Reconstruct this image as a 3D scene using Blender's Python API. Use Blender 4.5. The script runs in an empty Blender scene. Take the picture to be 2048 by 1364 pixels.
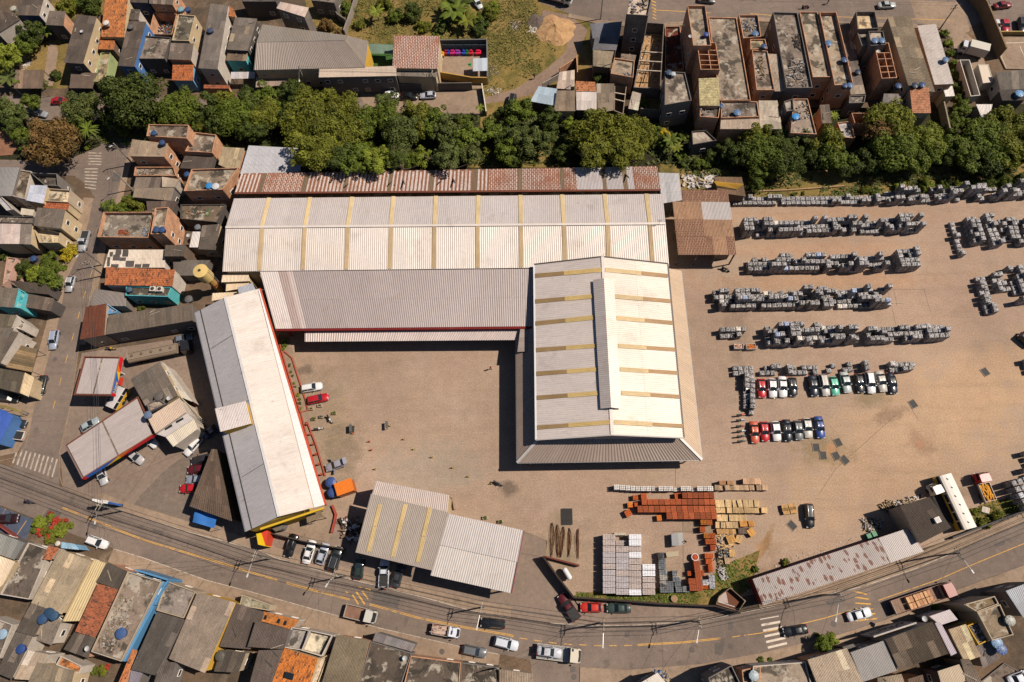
import bpy,math,random
import numpy as np
from mathutils import Vector,Matrix
random.seed(7)
R_=random.Random(11)
SC=bpy.context.scene
COL=SC.collection
rad=math.radians
FPX,CX,CY,H=1365.0,1024.0,682.0,135.0
NADIR=(1085.0,1200.0)
_d=np.array([(NADIR[0]-CX)/FPX,-(NADIR[1]-CY)/FPX,-1.0]);_d/=np.linalg.norm(_d)
_u=-_d;_x=np.array([1.0,0,0]);_x-=_x.dot(_u)*_u;_x/=np.linalg.norm(_x);_y=np.cross(_u,_x)
RM=np.array([_x,_y,_u])
cam_d=bpy.data.cameras.new('camera');cam=bpy.data.objects.new('camera',cam_d);COL.objects.link(cam)
cam_d.sensor_width=36;cam_d.lens=FPX/2048*36;cam_d.clip_start=1;cam_d.clip_end=6000
cam.matrix_world=Matrix([[RM[0][0],RM[0][1],RM[0][2],0],[RM[1][0],RM[1][1],RM[1][2],0],[RM[2][0],RM[2][1],RM[2][2],H],[0,0,0,1]])
SC.camera=cam
SUN_EL,SHX,SHY=rad(51),-0.982,-0.19
w=bpy.data.worlds.new('World');SC.world=w;w.use_nodes=True
nt=w.node_tree;nt.nodes.clear()
sky=nt.nodes.new('ShaderNodeTexSky');sky.sky_type='NISHITA';sky.sun_disc=False
sky.sun_elevation=SUN_EL;sky.air_density=.75;sky.dust_density=.4;sky.sun_rotation=math.atan2(-SHX,-SHY)
bg=nt.nodes.new('ShaderNodeBackground');bg.inputs[1].default_value=0.05
out=nt.nodes.new('ShaderNodeOutputWorld');nt.links.new(sky.outputs[0],bg.inputs[0]);nt.links.new(bg.outputs[0],out.inputs[0])
sl=bpy.data.lights.new('sun','SUN');sl.energy=5.0;sl.angle=rad(0.5);sl.color=(1,.885,.755)
sun=bpy.data.objects.new('sun',sl);COL.objects.link(sun)
sdir=Vector((SHX*math.cos(SUN_EL),SHY*math.cos(SUN_EL),-math.sin(SUN_EL)))
sun.rotation_euler=sdir.to_track_quat('-Z','Y').to_euler()
SC.view_settings.view_transform='Standard';SC.view_settings.look='None'
SC.view_settings.gamma=1;SC.view_settings.exposure=0.6;SC.view_settings.use_curve_mapping=False
try:
 SC.cycles.max_bounces=5;SC.cycles.diffuse_bounces=2;SC.cycles.glossy_bounces=2;SC.cycles.transparent_max_bounces=6
except Exception:pass
FR={'S':(0,0,1),'A1':(0,0,3.898),'A2':(500,0,3.898),'A3':(1000,0,3.898),'A4':(1500,0,3.737),'B1':(0,330,3.898),'B2':(500,330,3.898),'B3':(1000,330,3.898),'B4':(1500,330,3.737),'C1':(0,670,3.898),'C2':(500,670,3.898),'C3':(1000,670,3.898),'C4':(1500,670,3.737),'D1':(0,1010,3.854),'D2':(500,1010,3.854),'D3':(1000,1010,3.854),'D4':(1500,1010,3.737),'Y':(1200,940,5.053),'V':(1830,920,8.523),'Z':(1440,720,7.577),'W':(140,700,11.37),'G':(180,970,17.05)}
def px(fr,x,y):
 f=FR[fr];return(f[0]+x/f[2],f[1]+y/f[2])
def P(x,y,h=0.0,fr='S'):
 x,y=px(fr,x,y)
 r=RM@np.array([(x-CX)/FPX,-(y-CY)/FPX,-1.0]);t=(H-h)/-r[2]
 return Vector((r[0]*t,r[1]*t,h))
def onplane(x,y,pl,fr='S',off=0.0):
 """the point where the sight line of a pixel meets the plane through three points"""
 x,y=px(fr,x,y)
 r=Vector(RM@np.array([(x-CX)/FPX,-(y-CY)/FPX,-1.0]));o=Vector((0,0,H))
 n=(pl[1]-pl[0]).cross(pl[2]-pl[0]).normalized()
 if n.z<0:n=-n
 t=(pl[0]-o).dot(n)/r.dot(n)
 return o+r*t+n*off
def cl(r,g,b,k=1.0):
 """albedo of a thing that reads as this colour in full sun"""
 L=(1.0,.93,.84);o=[]
 for v,l in zip((r,g,b),L):
  v/=255;v=v/12.92 if v<=.04045 else((v+.055)/1.055)**2.4
  o.append(min(.88,k*v/(1.85*l)))
 return(o[0]*1.03,o[1],o[2]*.97,1)
def vary(c,a,rnd=R_):
 k=1+rnd.uniform(-a,a);d=rnd.uniform(-a,a)*.15
 return(max(0,c[0]*(k+d)),max(0,c[1]*k),max(0,c[2]*(k-d)),1)
def new_mat(name):
 m=bpy.data.materials.new(name);m.use_nodes=True;n=m.node_tree
 b=n.nodes['Principled BSDF'];return m,n,b
def N(n,t,**k):
 o=n.nodes.new(t)
 for a,v in k.items():
  if a.startswith('i_'):
   key=a[2:];key=int(key)if key.isdigit()else key.replace('_',' ')
   o.inputs[key].default_value=v
  else:setattr(o,a,v)
 return o
def coords(n,kind,scale=(1,1,1),rotz=0):
 if kind=='pos':s=N(n,'ShaderNodeNewGeometry').outputs['Position']
 else:s=N(n,'ShaderNodeTexCoord').outputs['UV' if kind=='uv' else 'Object']
 mp=N(n,'ShaderNodeMapping');mp.inputs['Scale'].default_value=scale;mp.inputs['Rotation'].default_value=(0,0,rotz)
 n.links.new(s,mp.inputs[0]);return mp.outputs[0]
def noise(n,vec,scale,detail=3,rough=.6,dist=0):
 o=N(n,'ShaderNodeTexNoise',i_Scale=scale,i_Detail=detail,i_Roughness=rough,i_Distortion=dist);n.links.new(vec,o.inputs['Vector']);return o.outputs[0]
def ramp(n,f,a,b,va=0.0,vb=1.0):
 o=N(n,'ShaderNodeMapRange');o.inputs[1].default_value=a;o.inputs[2].default_value=b;o.inputs[3].default_value=va;o.inputs[4].default_value=vb
 n.links.new(f,o.inputs[0]);return o.outputs[0]
def mix(n,f,a,b,mode='MIX'):
 o=N(n,'ShaderNodeMix',data_type='RGBA',blend_type=mode)
 for s,v in((o.inputs[0],f),(o.inputs[6],a),(o.inputs[7],b)):
  if hasattr(v,'links'):n.links.new(v,s)
  else:s.default_value=v
 return o.outputs[2]
def math_(n,op,a,b=None):
 o=N(n,'ShaderNodeMath',operation=op)
 for s,v in zip(o.inputs,(a,b)):
  if v is None:continue
  if hasattr(v,'links'):n.links.new(v,s)
  else:s.default_value=v
 return o.outputs[0]
def gray(n,f):
 o=N(n,'ShaderNodeCombineColor')
 for i in range(3):n.links.new(f,o.inputs[i])
 return o.outputs[0]
def surf(name,col=None,rough=.85,metal=0,big=(.12,.35),fine=(3,.25),stains=(),kind='pos',bump=0,streak=0,rnd=0,coat=0,spec=.3,bscale=8):
 """base colour (object colour when col is None) x large and fine noise; stains = (scale, lo, hi, colour, amount)"""
 m,n,b=new_mat(name);v=coords(n,kind)
 if col is None:c=N(n,'ShaderNodeObjectInfo').outputs['Color']
 else:
  c=N(n,'ShaderNodeRGB');c.outputs[0].default_value=col;c=c.outputs[0]
 if big:c=mix(n,1.0,c,gray(n,ramp(n,noise(n,v,big[0],4),.25,.75,1-big[1],1+big[1])),'MULTIPLY')
 if fine:c=mix(n,1.0,c,gray(n,ramp(n,noise(n,v,fine[0],5,.7),.3,.7,1-fine[1],1+fine[1])),'MULTIPLY')
 if streak:
  u=coords(n,'uv',(6,.25,1));c=mix(n,1.0,c,gray(n,ramp(n,noise(n,u,1.3,3),.3,.7,1-streak,1+streak)),'MULTIPLY')
 for s,lo,hi,sc,amt in stains:
  f=math_(n,'MULTIPLY',ramp(n,noise(n,v,s,6,.65,.4),lo,hi),amt);c=mix(n,f,c,sc)
 n.links.new(c,b.inputs['Base Color'])
 b.inputs['Roughness'].default_value=rough;b.inputs['Metallic'].default_value=metal
 b.inputs['Specular IOR Level'].default_value=spec
 if coat:b.inputs['Coat Weight'].default_value=coat;b.inputs['Coat Roughness'].default_value=.08
 if bump:
  bp=N(n,'ShaderNodeBump',i_Strength=bump,i_Distance=.05);n.links.new(noise(n,v,bscale,5,.7),bp.inputs['Height']);n.links.new(bp.outputs[0],b.inputs['Normal'])
 return m
DK=(.012,.011,.010,1)
M={}
M['sheet']=surf('weathered_fibre_cement',rough=.9,big=(.35,.22),fine=(4,.22),streak=.22,stains=((1.2,.56,.72,(.03,.026,.022,1),.45),(2.5,.64,.74,(.42,.38,.32,1),.3)))
M['metal']=surf('galvanised_sheet',rough=.5,metal=.12,big=(.05,.09),fine=(1.5,.06),streak=.12,spec=.5,stains=((.22,.56,.75,cl(150,128,108),.35),(.9,.66,.72,cl(120,100,84),.5)))
M['oldmetal']=surf('old_zinc_sheet',rough=.55,metal=.2,big=(.2,.15),fine=(2,.15),streak=.15,stains=((.9,.62,.72,cl(120,60,40),.7),))
M['translucent']=surf('yellowed_skylight_sheet',rough=.6,big=(.2,.15),fine=(5,.15),streak=.2)
M['slab']=surf('bare_concrete_slab',rough=.92,big=(.18,.3),fine=(2.2,.2),bump=.15,stains=((.3,.5,.58,(.02,.017,.013,1),.8),(.45,.54,.6,(.36,.32,.26,1),.6),(1.4,.58,.64,(.04,.034,.026,1),.5),(.16,.55,.7,(.07,.055,.04,1),.6),(3,.62,.7,(.03,.025,.02,1),.5)))
M['wall']=surf('painted_render',rough=.9,big=(.3,.18),fine=(3,.15),stains=((.8,.55,.8,(.06,.05,.045,1),.45),))
M['plain']=surf('painted_surface',rough=.6,big=(.4,.08),fine=(4,.08))
M['clean']=surf('smooth_painted_surface',rough=.5,big=None,fine=(2,.05))
M['wood']=surf('bare_timber',rough=.85,big=(.6,.25),fine=(9,.3),streak=.25)
M['paint']=surf('car_paint',rough=.38,metal=0,big=None,fine=None,coat=.5,spec=.35)
M['plastic']=surf('tank_plastic',rough=.45,big=None,fine=(4,.1))
M['rock']=surf('broken_rubble',rough=.95,big=(.8,.3),fine=(6,.35))
def flat(name,col,rough=.5,metal=0,spec=.5):
 m,n,b=new_mat(name);b.inputs['Base Color'].default_value=col;b.inputs['Roughness'].default_value=rough;b.inputs['Metallic'].default_value=metal;b.inputs['Specular IOR Level'].default_value=spec;return m
M['glass']=flat('dark_glass',(.012,.016,.02,1),.06)
M['pane']=flat('window_glass',(.02,.025,.03,1),.12)
M['rubber']=flat('tyre_rubber',(.012,.012,.012,1),.8)
M['steel']=flat('dull_steel',(.25,.25,.25,1),.45,.8)
M['cable']=flat('black_cable',(.02,.02,.02,1),.7)
M['lampglass']=flat('lamp_glass',(.3,.3,.29,1),.2)
M['redglass']=flat('red_lamp_glass',(.35,.01,.01,1),.25)
m,n,b=new_mat('hollow_clay_brick');v=coords(n,'uv');br=N(n,'ShaderNodeTexBrick',i_Scale=1.0)
br.inputs['Color1'].default_value=cl(226,162,116);br.inputs['Color2'].default_value=cl(196,132,90);br.inputs['Mortar'].default_value=cl(190,164,138)
br.inputs['Brick Width'].default_value=.3;br.inputs['Row Height'].default_value=.2;br.inputs['Mortar Size'].default_value=.018;n.links.new(v,br.inputs['Vector'])
c=mix(n,1.0,br.outputs[0],gray(n,ramp(n,noise(n,v,.5,5),.3,.7,.65,1.3)),'MULTIPLY');n.links.new(c,b.inputs['Base Color']);b.inputs['Roughness'].default_value=.95
bp=N(n,'ShaderNodeBump',i_Strength=.5,i_Distance=.02);n.links.new(math_(n,'SUBTRACT',1.0,br.outputs['Fac']),bp.inputs['Height']);n.links.new(bp.outputs[0],b.inputs['Normal']);M['brick']=m
m,n,b=new_mat('grey_block_masonry');v=coords(n,'uv');br=N(n,'ShaderNodeTexBrick',i_Scale=1.0)
br.inputs['Color1'].default_value=cl(140,126,112);br.inputs['Color2'].default_value=cl(116,104,94);br.inputs['Mortar'].default_value=cl(92,82,74)
br.inputs['Brick Width'].default_value=.4;br.inputs['Row Height'].default_value=.2;br.inputs['Mortar Size'].default_value=.015;n.links.new(v,br.inputs['Vector'])
c=mix(n,1.0,br.outputs[0],gray(n,ramp(n,noise(n,v,.4,5),.3,.7,.6,1.3)),'MULTIPLY');n.links.new(c,b.inputs['Base Color']);b.inputs['Roughness'].default_value=.95;M['block']=m
def tilemat(name,spots):
 m,n,b=new_mat(name);c=N(n,'ShaderNodeObjectInfo').outputs['Color'];v=coords(n,'uv')
 vo=N(n,'ShaderNodeTexVoronoi',i_Scale=1.0,distance='CHEBYCHEV');vo.inputs['Randomness'].default_value=.25
 mp=coords(n,'uv',(3.8,2.4,1));n.links.new(mp,vo.inputs['Vector'])
 sep=N(n,'ShaderNodeSeparateColor');n.links.new(vo.outputs['Color'],sep.inputs[0])
 c=mix(n,1.0,c,gray(n,ramp(n,sep.outputs[0],0,1,.72,1.28)),'MULTIPLY')
 c=mix(n,1.0,c,gray(n,ramp(n,noise(n,v,.5,5),.3,.7,.7,1.25)),'MULTIPLY')
 f=math_(n,'MULTIPLY',math_(n,'GREATER_THAN',sep.outputs[1],spots),ramp(n,noise(n,v,.6,3),.42,.6));c=mix(n,f,c,(.035,.02,.014,1))
 n.links.new(c,b.inputs['Base Color']);b.inputs['Roughness'].default_value=.85;return m
M['tile']=tilemat('clay_roof_tiles',.72);M['tileclean']=tilemat('new_clay_roof_tiles',.985)
def rustmat(name,lo,hi,sx,sy,basec,rust,stag=.5):
 m,n,b=new_mat(name)
 br=N(n,'ShaderNodeTexBrick',i_Scale=1.0,offset=stag);br.inputs['Brick Width'].default_value=sy;br.inputs['Row Height'].default_value=sx;br.inputs['Mortar Size'].default_value=sx*.28
 br.inputs['Mortar Smooth'].default_value=.3
 v=coords(n,'uv',(1,1,1),rad(90));dv=N(n,'ShaderNodeVectorMath',operation='ADD');nn=N(n,'ShaderNodeTexNoise',i_Scale=2.2,i_Detail=4);n.links.new(v,nn.inputs['Vector'])
 sc=N(n,'ShaderNodeVectorMath',operation='SCALE');sc.inputs[3].default_value=.22;n.links.new(nn.outputs[1],sc.inputs[0]);n.links.new(v,dv.inputs[0]);n.links.new(sc.outputs[0],dv.inputs[1]);n.links.new(dv.outputs[0],br.inputs['Vector'])
 f=ramp(n,noise(n,coords(n,'pos'),.16,4,.6),lo,hi)
 f2=math_(n,'MULTIPLY',math_(n,'ADD',br.outputs['Fac'],f),.72);f2=ramp(n,f2,.35,.62)
 c=mix(n,f2,basec,rust);c=mix(n,1.0,c,gray(n,ramp(n,noise(n,coords(n,'pos'),2,5,.7),.3,.7,.75,1.25)),'MULTIPLY')
 n.links.new(c,b.inputs['Base Color']);b.inputs['Roughness'].default_value=.7;return m
M['rustdash']=rustmat('rust_banded_zinc',.3,.75,.42,.9,cl(206,186,172),cl(150,88,54))
M['ruststripe']=rustmat('rust_striped_zinc',.2,.9,.85,30,cl(212,194,182),cl(146,90,58))
M['rusttan']=rustmat('rust_flecked_brown_sheet',.4,.8,.35,1.1,cl(170,130,98),cl(120,70,42))
m,n,b=new_mat('rust_spotted_sheet');v=coords(n,'uv',(1.0,.5,1));vo=N(n,'ShaderNodeTexVoronoi',i_Scale=1.25);vo.inputs['Randomness'].default_value=.6;n.links.new(v,vo.inputs['Vector'])
f=math_(n,'ADD',vo.outputs['Distance'],ramp(n,noise(n,coords(n,'uv'),2.5,5,.7),.3,.7,-.18,.18));f=ramp(n,f,.34,.41,1,0)
c=mix(n,f,cl(176,162,152),cl(120,66,46));c=mix(n,1.0,c,gray(n,ramp(n,noise(n,v,.3,4),.3,.7,.85,1.15)),'MULTIPLY');n.links.new(c,b.inputs['Base Color']);b.inputs['Roughness'].default_value=.6;M['rustspot']=m
m,n,b=new_mat('crinkled_grey_film');oi=N(n,'ShaderNodeObjectInfo');v=coords(n,'pos')
wv=N(n,'ShaderNodeTexNoise',i_Scale=1.9,i_Detail=1,i_Distortion=2.0);n.links.new(v,wv.inputs['Vector'])
f=math_(n,'ABSOLUTE',math_(n,'SUBTRACT',wv.outputs[0],.5));f=ramp(n,f,.01,.07,.85,0)
c=mix(n,f,oi.outputs['Color'],cl(240,228,218));c=mix(n,ramp(n,noise(n,v,4,3),.55,.62,0,.75),c,DK)
n.links.new(c,b.inputs['Base Color']);b.inputs['Roughness'].default_value=.6;M['film']=m
def leafmat(name):
 m,n,b=new_mat(name);oi=N(n,'ShaderNodeObjectInfo');v=coords(n,'pos')
 c=mix(n,1.0,oi.outputs['Color'],gray(n,ramp(n,noise(n,v,.5,3),.3,.7,.6,1.4)),'MULTIPLY')
 c=mix(n,ramp(n,noise(n,v,1.6,4,.7),.5,.8,0,.5),c,(.17,.16,.03,1))
 n.links.new(c,b.inputs['Base Color']);b.inputs['Roughness'].default_value=.7;b.inputs['Specular IOR Level'].default_value=.25
 tr=N(n,'ShaderNodeBsdfTranslucent');n.links.new(c,tr.inputs[0]);ms=N(n,'ShaderNodeMixShader');ms.inputs[0].default_value=.22
 o=n.nodes['Material Output'];n.links.new(b.outputs[0],ms.inputs[1]);n.links.new(tr.outputs[0],ms.inputs[2]);n.links.new(ms.outputs[0],o.inputs[0]);return m
M['leaf']=leafmat('foliage');M['bark']=surf('bark',cl(96,80,62),rough=.95)
def ground(name,col,rough,layers,patches=(),big=(.03,.15),fine=(1.2,.15),grain=(6,.3),bump=.2,spec=.2,track=None,speck=0):
 m,n,b=new_mat(name);v=coords(n,'pos');c=N(n,'ShaderNodeRGB');c.outputs[0].default_value=col;c=c.outputs[0]
 for s,lo,hi,sc,amt in layers:c=mix(n,math_(n,'MULTIPLY',ramp(n,noise(n,v,s,6,.6,.3),lo,hi),amt),c,sc)
 nz=noise(n,v,.25,5,.65)
 for(cx_,cy_,rx,ry,ang,pc,amt)in patches:
  q=P(cx_,cy_)
  mp=N(n,'ShaderNodeMapping',vector_type='TEXTURE');mp.inputs['Location'].default_value=(q.x,q.y,0);mp.inputs['Rotation'].default_value=(0,0,rad(ang));mp.inputs['Scale'].default_value=(rx,ry,1e4)
  n.links.new(v,mp.inputs[0]);ln=N(n,'ShaderNodeVectorMath',operation='LENGTH');n.links.new(mp.outputs[0],ln.inputs[0])
  f=math_(n,'ADD',ln.outputs['Value'],ramp(n,nz,.3,.7,-.45,.45));f=ramp(n,f,.45,1.05,amt,0);c=mix(n,f,c,pc)
 if track:c=mix(n,math_(n,'MULTIPLY',ramp(n,noise(n,coords(n,'pos',(.03,.5,1),rad(track[0])),1.0,4,.6,.5),.5,.72),track[1]),c,track[2])
 if speck:c=mix(n,math_(n,'MULTIPLY',ramp(n,noise(n,v,2.6,2,.8),.6,.68),speck),c,cl(214,194,172));c=mix(n,math_(n,'MULTIPLY',ramp(n,noise(n,v,3.3,2,.8),.62,.7),speck),c,cl(104,84,70))
 for s,a in(big,fine):c=mix(n,1.0,c,gray(n,ramp(n,noise(n,v,s,4),.3,.7,1-a,1+a)),'MULTIPLY')
 g=noise(n,v,grain[0],4,.8);c=mix(n,1.0,c,gray(n,ramp(n,g,.35,.65,1-grain[1],1+grain[1])),'MULTIPLY')
 n.links.new(c,b.inputs['Base Color']);b.inputs['Roughness'].default_value=rough;b.inputs['Specular IOR Level'].default_value=spec
 bp=N(n,'ShaderNodeBump',i_Strength=bump,i_Distance=.1);n.links.new(g,bp.inputs['Height']);n.links.new(bp.outputs[0],b.inputs['Normal']);return m
OIL=(.02,.017,.014,1)
M['gravel']=ground('yard_gravel',cl(176,149,124),.95,[(.05,.4,.7,cl(174,142,122),.7),(.07,.5,.7,cl(186,162,140),.5),(.2,.6,.75,cl(160,132,110),.3)],[(1840,860,34,13,28,cl(206,168,128),.6),(1740,960,26,9,25,cl(192,158,126),.5),(1960,780,14,10,40,cl(204,166,128),.6),(1860,560,14,24,0,cl(190,156,130),.4),(1640,560,30,3,0,cl(186,146,112),.7),(1640,500,26,3,0,cl(190,150,118),.7),(1640,430,28,2.5,0,cl(186,148,116),.7),(640,860,7,18,12,cl(152,134,108),.6),(690,900,5,7,0,cl(138,120,96),.7),(860,940,14,6,0,cl(168,152,132),.6),(1018,976,2.2,1.6,0,OIL,.55),(607,740,2.4,1.3,0,OIL,.45),(1845,885,3.0,2.4,0,cl(160,124,98),.6),(1840,890,.7,1.3,0,cl(190,130,94),.6),(1530,1088,.8,5,-30,cl(150,108,62),.8),(1515,1110,.9,3,-25,cl(184,140,98),.7),(1745,795,4,2.8,0,cl(110,100,62),.45),(1640,895,6,4,0,cl(130,112,72),.5),(1662,897,1.2,1.6,0,cl(196,146,104),.8),(1560,1170,10,6,0,cl(150,122,96),.7),(1300,1000,12,3,0,cl(176,146,120),.5),(1780,830,4,1.6,20,cl(118,92,76),.5),(1900,985,4,1.3,0,cl(120,98,84),.5),(1125,1085,4.5,5.5,0,cl(146,130,98),.6),(1470,640,3,12,0,cl(150,124,104),.5),(1400,1150,8,3,0,cl(150,126,102),.5)],track=(24,.28,cl(150,124,102)),speck=.3,bump=.04,grain=(3.5,.22),fine=(.5,.08))
M['asphalt']=ground('worn_asphalt',cl(136,118,104),.9,[(.08,.45,.7,cl(114,100,90),.8),(.35,.6,.68,cl(98,88,80),.55),(.9,.62,.66,cl(150,134,118),.5)],grain=(5,.2),bump=.08,fine=(.8,.1),track=(14,.4,cl(106,94,84)))
M['concrete_ground']=ground('forecourt_concrete',cl(150,129,112),.9,[(.1,.4,.7,cl(132,112,96),.7),(.5,.6,.75,cl(108,94,82),.5)],grain=(7,.14),bump=.06)
M['pavement']=ground('pavement_concrete',cl(165,140,116),.92,[(.15,.4,.7,cl(140,117,96),.7),(.6,.58,.7,cl(110,92,74),.6)],grain=(7,.16),bump=.06)
M['town']=ground('town_ground',cl(122,98,76),.95,[(.1,.4,.6,cl(86,74,60),.9),(.3,.55,.7,cl(140,120,98),.6)],grain=(4,.25))
M['grass']=ground('rough_grass',cl(136,114,60),.95,[(.09,.42,.6,cl(150,122,72),.85),(.2,.5,.65,cl(74,78,30),.8),(.6,.55,.7,cl(60,66,24),.6)],grain=(3.5,.45),bump=.6)
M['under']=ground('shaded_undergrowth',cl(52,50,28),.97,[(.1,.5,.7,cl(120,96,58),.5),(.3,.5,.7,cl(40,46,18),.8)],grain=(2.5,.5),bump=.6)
M['dirt']=ground('dirt_track',cl(150,124,104),.95,[(.15,.45,.7,cl(126,104,88),.8)],grain=(6,.25))
M['plaza']=ground('brick_plaza',cl(150,106,80),.95,[(.3,.5,.7,cl(120,84,62),.6)],grain=(7,.3))
M['courtblue']=ground('blue_painted_ground',cl(84,92,108),.9,[(.4,.5,.7,cl(66,74,90),.6)],grain=(7,.15))
M['roadpaint']=ground('yellow_road_paint',cl(222,168,84),.85,[(.8,.55,.66,cl(128,113,102),.85)],grain=(9,.15))
M['whitepaint']=ground('worn_white_road_paint',cl(196,178,158),.85,[(.9,.5,.66,cl(128,113,102),.9)],grain=(9,.15))
M['whitepaint2']=ground('fresh_white_road_paint',cl(226,208,186),.85,[(.9,.6,.72,cl(128,113,102),.8)],grain=(9,.12))
M['fadedyellow']=ground('faded_yellow_line',cl(196,152,96),.9,[(1.2,.42,.58,cl(164,138,118),.95)],grain=(9,.2))
M['soil']=ground('sandy_mound',cl(196,154,108),.97,[(.5,.5,.7,cl(160,112,78),.7)],grain=(6,.3))
class MB:
 def __init__(s):s.v=[];s.f=[];s.uv=[];s.mi=[];s.sm=[]
 def face(s,pts,uv=None,mi=0,smooth=False):
  i=len(s.v);s.v.extend([Vector(p)for p in pts]);s.f.append(tuple(range(i,i+len(pts))));s.mi.append(mi);s.sm.append(smooth)
  if uv is None:
   a,b_,c_=Vector(pts[0]),Vector(pts[1]),Vector(pts[2]);nn=(b_-a).cross(c_-a)
   nn=nn.normalized()if nn.length>1e-9 else Vector((0,0,1))
   if abs(nn.z)>.7:uv=[(p[0],p[1])for p in pts]
   else:
    t=Vector((-nn.y,nn.x,0)).normalized();uv=[(Vector(p).dot(t),p[2])for p in pts]
  s.uv.extend(uv)
 def prism(s,poly,z0,z1,bottom=False,mi=0,top=True):
  """poly: list of (x,y[,z]) counter-clockwise or not; z1 None = use own z"""
  pl=[Vector((p[0],p[1],0))for p in poly]
  tz=[z1 if z1 is not None else p[2]for p in poly];bz=[z0]*len(pl)if not isinstance(z0,list)else z0
  A=sum(pl[i].x*pl[(i+1)%len(pl)].y-pl[(i+1)%len(pl)].x*pl[i].y for i in range(len(pl)))
  idx=list(range(len(pl)))
  if A<0:idx.reverse()
  T=[Vector((pl[i].x,pl[i].y,tz[i]))for i in idx];B=[Vector((pl[i].x,pl[i].y,bz[i]))for i in idx]
  if top:s.face(T,mi=mi)
  for k in range(len(T)):
   j=(k+1)%len(T);s.face([B[k],B[j],T[j],T[k]],mi=mi)
  if bottom:s.face(B[::-1],mi=mi)
 def box(s,c,size,ang=0,mi=0,tilt=None):
  ca,sa=math.cos(ang),math.sin(ang);hx,hy,hz=size[0]/2,size[1]/2,size[2]/2
  P8=[]
  for z in(-hz,hz):
   for(x,y)in((-hx,-hy),(hx,-hy),(hx,hy),(-hx,hy)):
    q=Vector((x,y,z))
    if tilt:q=tilt@q
    P8.append(Vector((c[0]+q.x*ca-q.y*sa,c[1]+q.x*sa+q.y*ca,c[2]+q.z)))
  for f in((4,5,6,7),(0,3,2,1),(0,1,5,4),(1,2,6,5),(2,3,7,6),(3,0,4,7)):s.face([P8[i]for i in f],mi=mi)
 def tube(s,pts,r,n=6,mi=0,r2=None,smooth=True,caps=True):
  pts=[Vector(p)for p in pts];rings=[]
  for i,p in enumerate(pts):
   d=(pts[min(i+1,len(pts)-1)]-pts[max(i-1,0)]).normalized()
   a=d.cross(Vector((0,0,1)));
   if a.length<.01:a=Vector((1,0,0))
   a.normalize();b_=d.cross(a).normalized();rr=r if r2 is None else r+(r2-r)*i/(len(pts)-1)
   rings.append([p+(a*math.cos(2*math.pi*k/n)+b_*math.sin(2*math.pi*k/n))*rr for k in range(n)])
  for i in range(len(rings)-1):
   for k in range(n):
    j=(k+1)%n;s.face([rings[i][k],rings[i+1][k],rings[i+1][j],rings[i][j]][::-1],mi=mi,smooth=smooth)
  if caps:
   s.face(rings[0],mi=mi);s.face(rings[-1][::-1],mi=mi)
 def lathe(s,c,prof,n=16,mi=0,smooth=True):
  rings=[[Vector((c[0]+r*math.cos(2*math.pi*k/n),c[1]+r*math.sin(2*math.pi*k/n),c[2]+z))for k in range(n)]for r,z in prof]
  for i in range(len(rings)-1):
   for k in range(n):
    j=(k+1)%n;s.face([rings[i][k],rings[i][j],rings[i+1][j],rings[i+1][k]],mi=mi,smooth=smooth)
  s.face(rings[-1],mi=mi);s.face(rings[0][::-1],mi=mi)
 def mesh(s,name,mats,org=Vector((0,0,0)),weld=False):
  me=bpy.data.meshes.new(name);me.from_pydata([tuple(p-org)for p in s.v],[],s.f)
  ul=me.uv_layers.new(name='UVMap');ul.data.foreach_set('uv',[c for t in s.uv for c in t])
  for mt in(mats if isinstance(mats,(list,tuple))else[mats]):me.materials.append(mt)
  me.polygons.foreach_set('material_index',s.mi);me.polygons.foreach_set('use_smooth',s.sm)
  if weld:
   import bmesh
   bm=bmesh.new();bm.from_mesh(me);bmesh.ops.remove_doubles(bm,verts=bm.verts,dist=1e-4);bm.to_mesh(me);bm.free()
  me.update();return me
 def build(s,name,mats,parent=None,col=None,kind=None,weld=False,origin=None):
  org=origin if origin is not None else org_of(parent)
  me=s.mesh(name,mats,org,weld);o=bpy.data.objects.new(name,me);COL.objects.link(o)
  if parent is not None:
   o.parent=parent
   if origin is not None:o.location=origin-org_of(parent)
  elif origin is not None:o.location=origin
  if col is not None:o.color=col
  if kind:o['kind']=kind
  return o
def org_of(o):
 v=Vector((0,0,0))
 while o is not None:v=v+o.location;o=o.parent
 return v
THINGS=[]
def tag(o,label,cat,group=None,kind=None):
 o['label']=label;o['category']=cat
 if group:o['group']=group
 if kind:o['kind']=kind
 THINGS.append(o);return o
def thing(name,label,cat,loc,rot=0,group=None):
 o=bpy.data.objects.new(name,None);COL.objects.link(o);o.location=loc;o.rotation_euler=(0,0,rot);o.empty_display_size=.3
 return tag(o,label,cat,group)
def struct(name,mb,mat):
 o=mb.build(name,mat);o['kind']='structure';return o
KEEP={}
def copy_tree(o,parent=None,paint=None):
 c_=o.copy();COL.objects.link(c_)
 if parent is not None:c_.parent=parent
 if paint is not None and o.get('_p'):c_.color=paint
 for ch in o.children:copy_tree(ch,c_,paint)
 return c_
ONE=['','first','second','third','fourth','fifth','sixth','seventh','eighth','ninth','tenth','eleventh','twelfth','thirteenth','fourteenth','fifteenth','sixteenth','seventeenth','eighteenth','nineteenth']
def nth(k):
 if k<20:return ONE[k]
 t={2:'twent',3:'thirt',4:'fort'}[k//10]
 return t+'ieth' if k%10==0 else t+'y-'+ONE[k%10]
def lerp(a,b,t):return a+(b-a)*t
def bil(A,B,C,D,u,v):return lerp(lerp(A,B,u),lerp(D,C,u),v)
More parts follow.
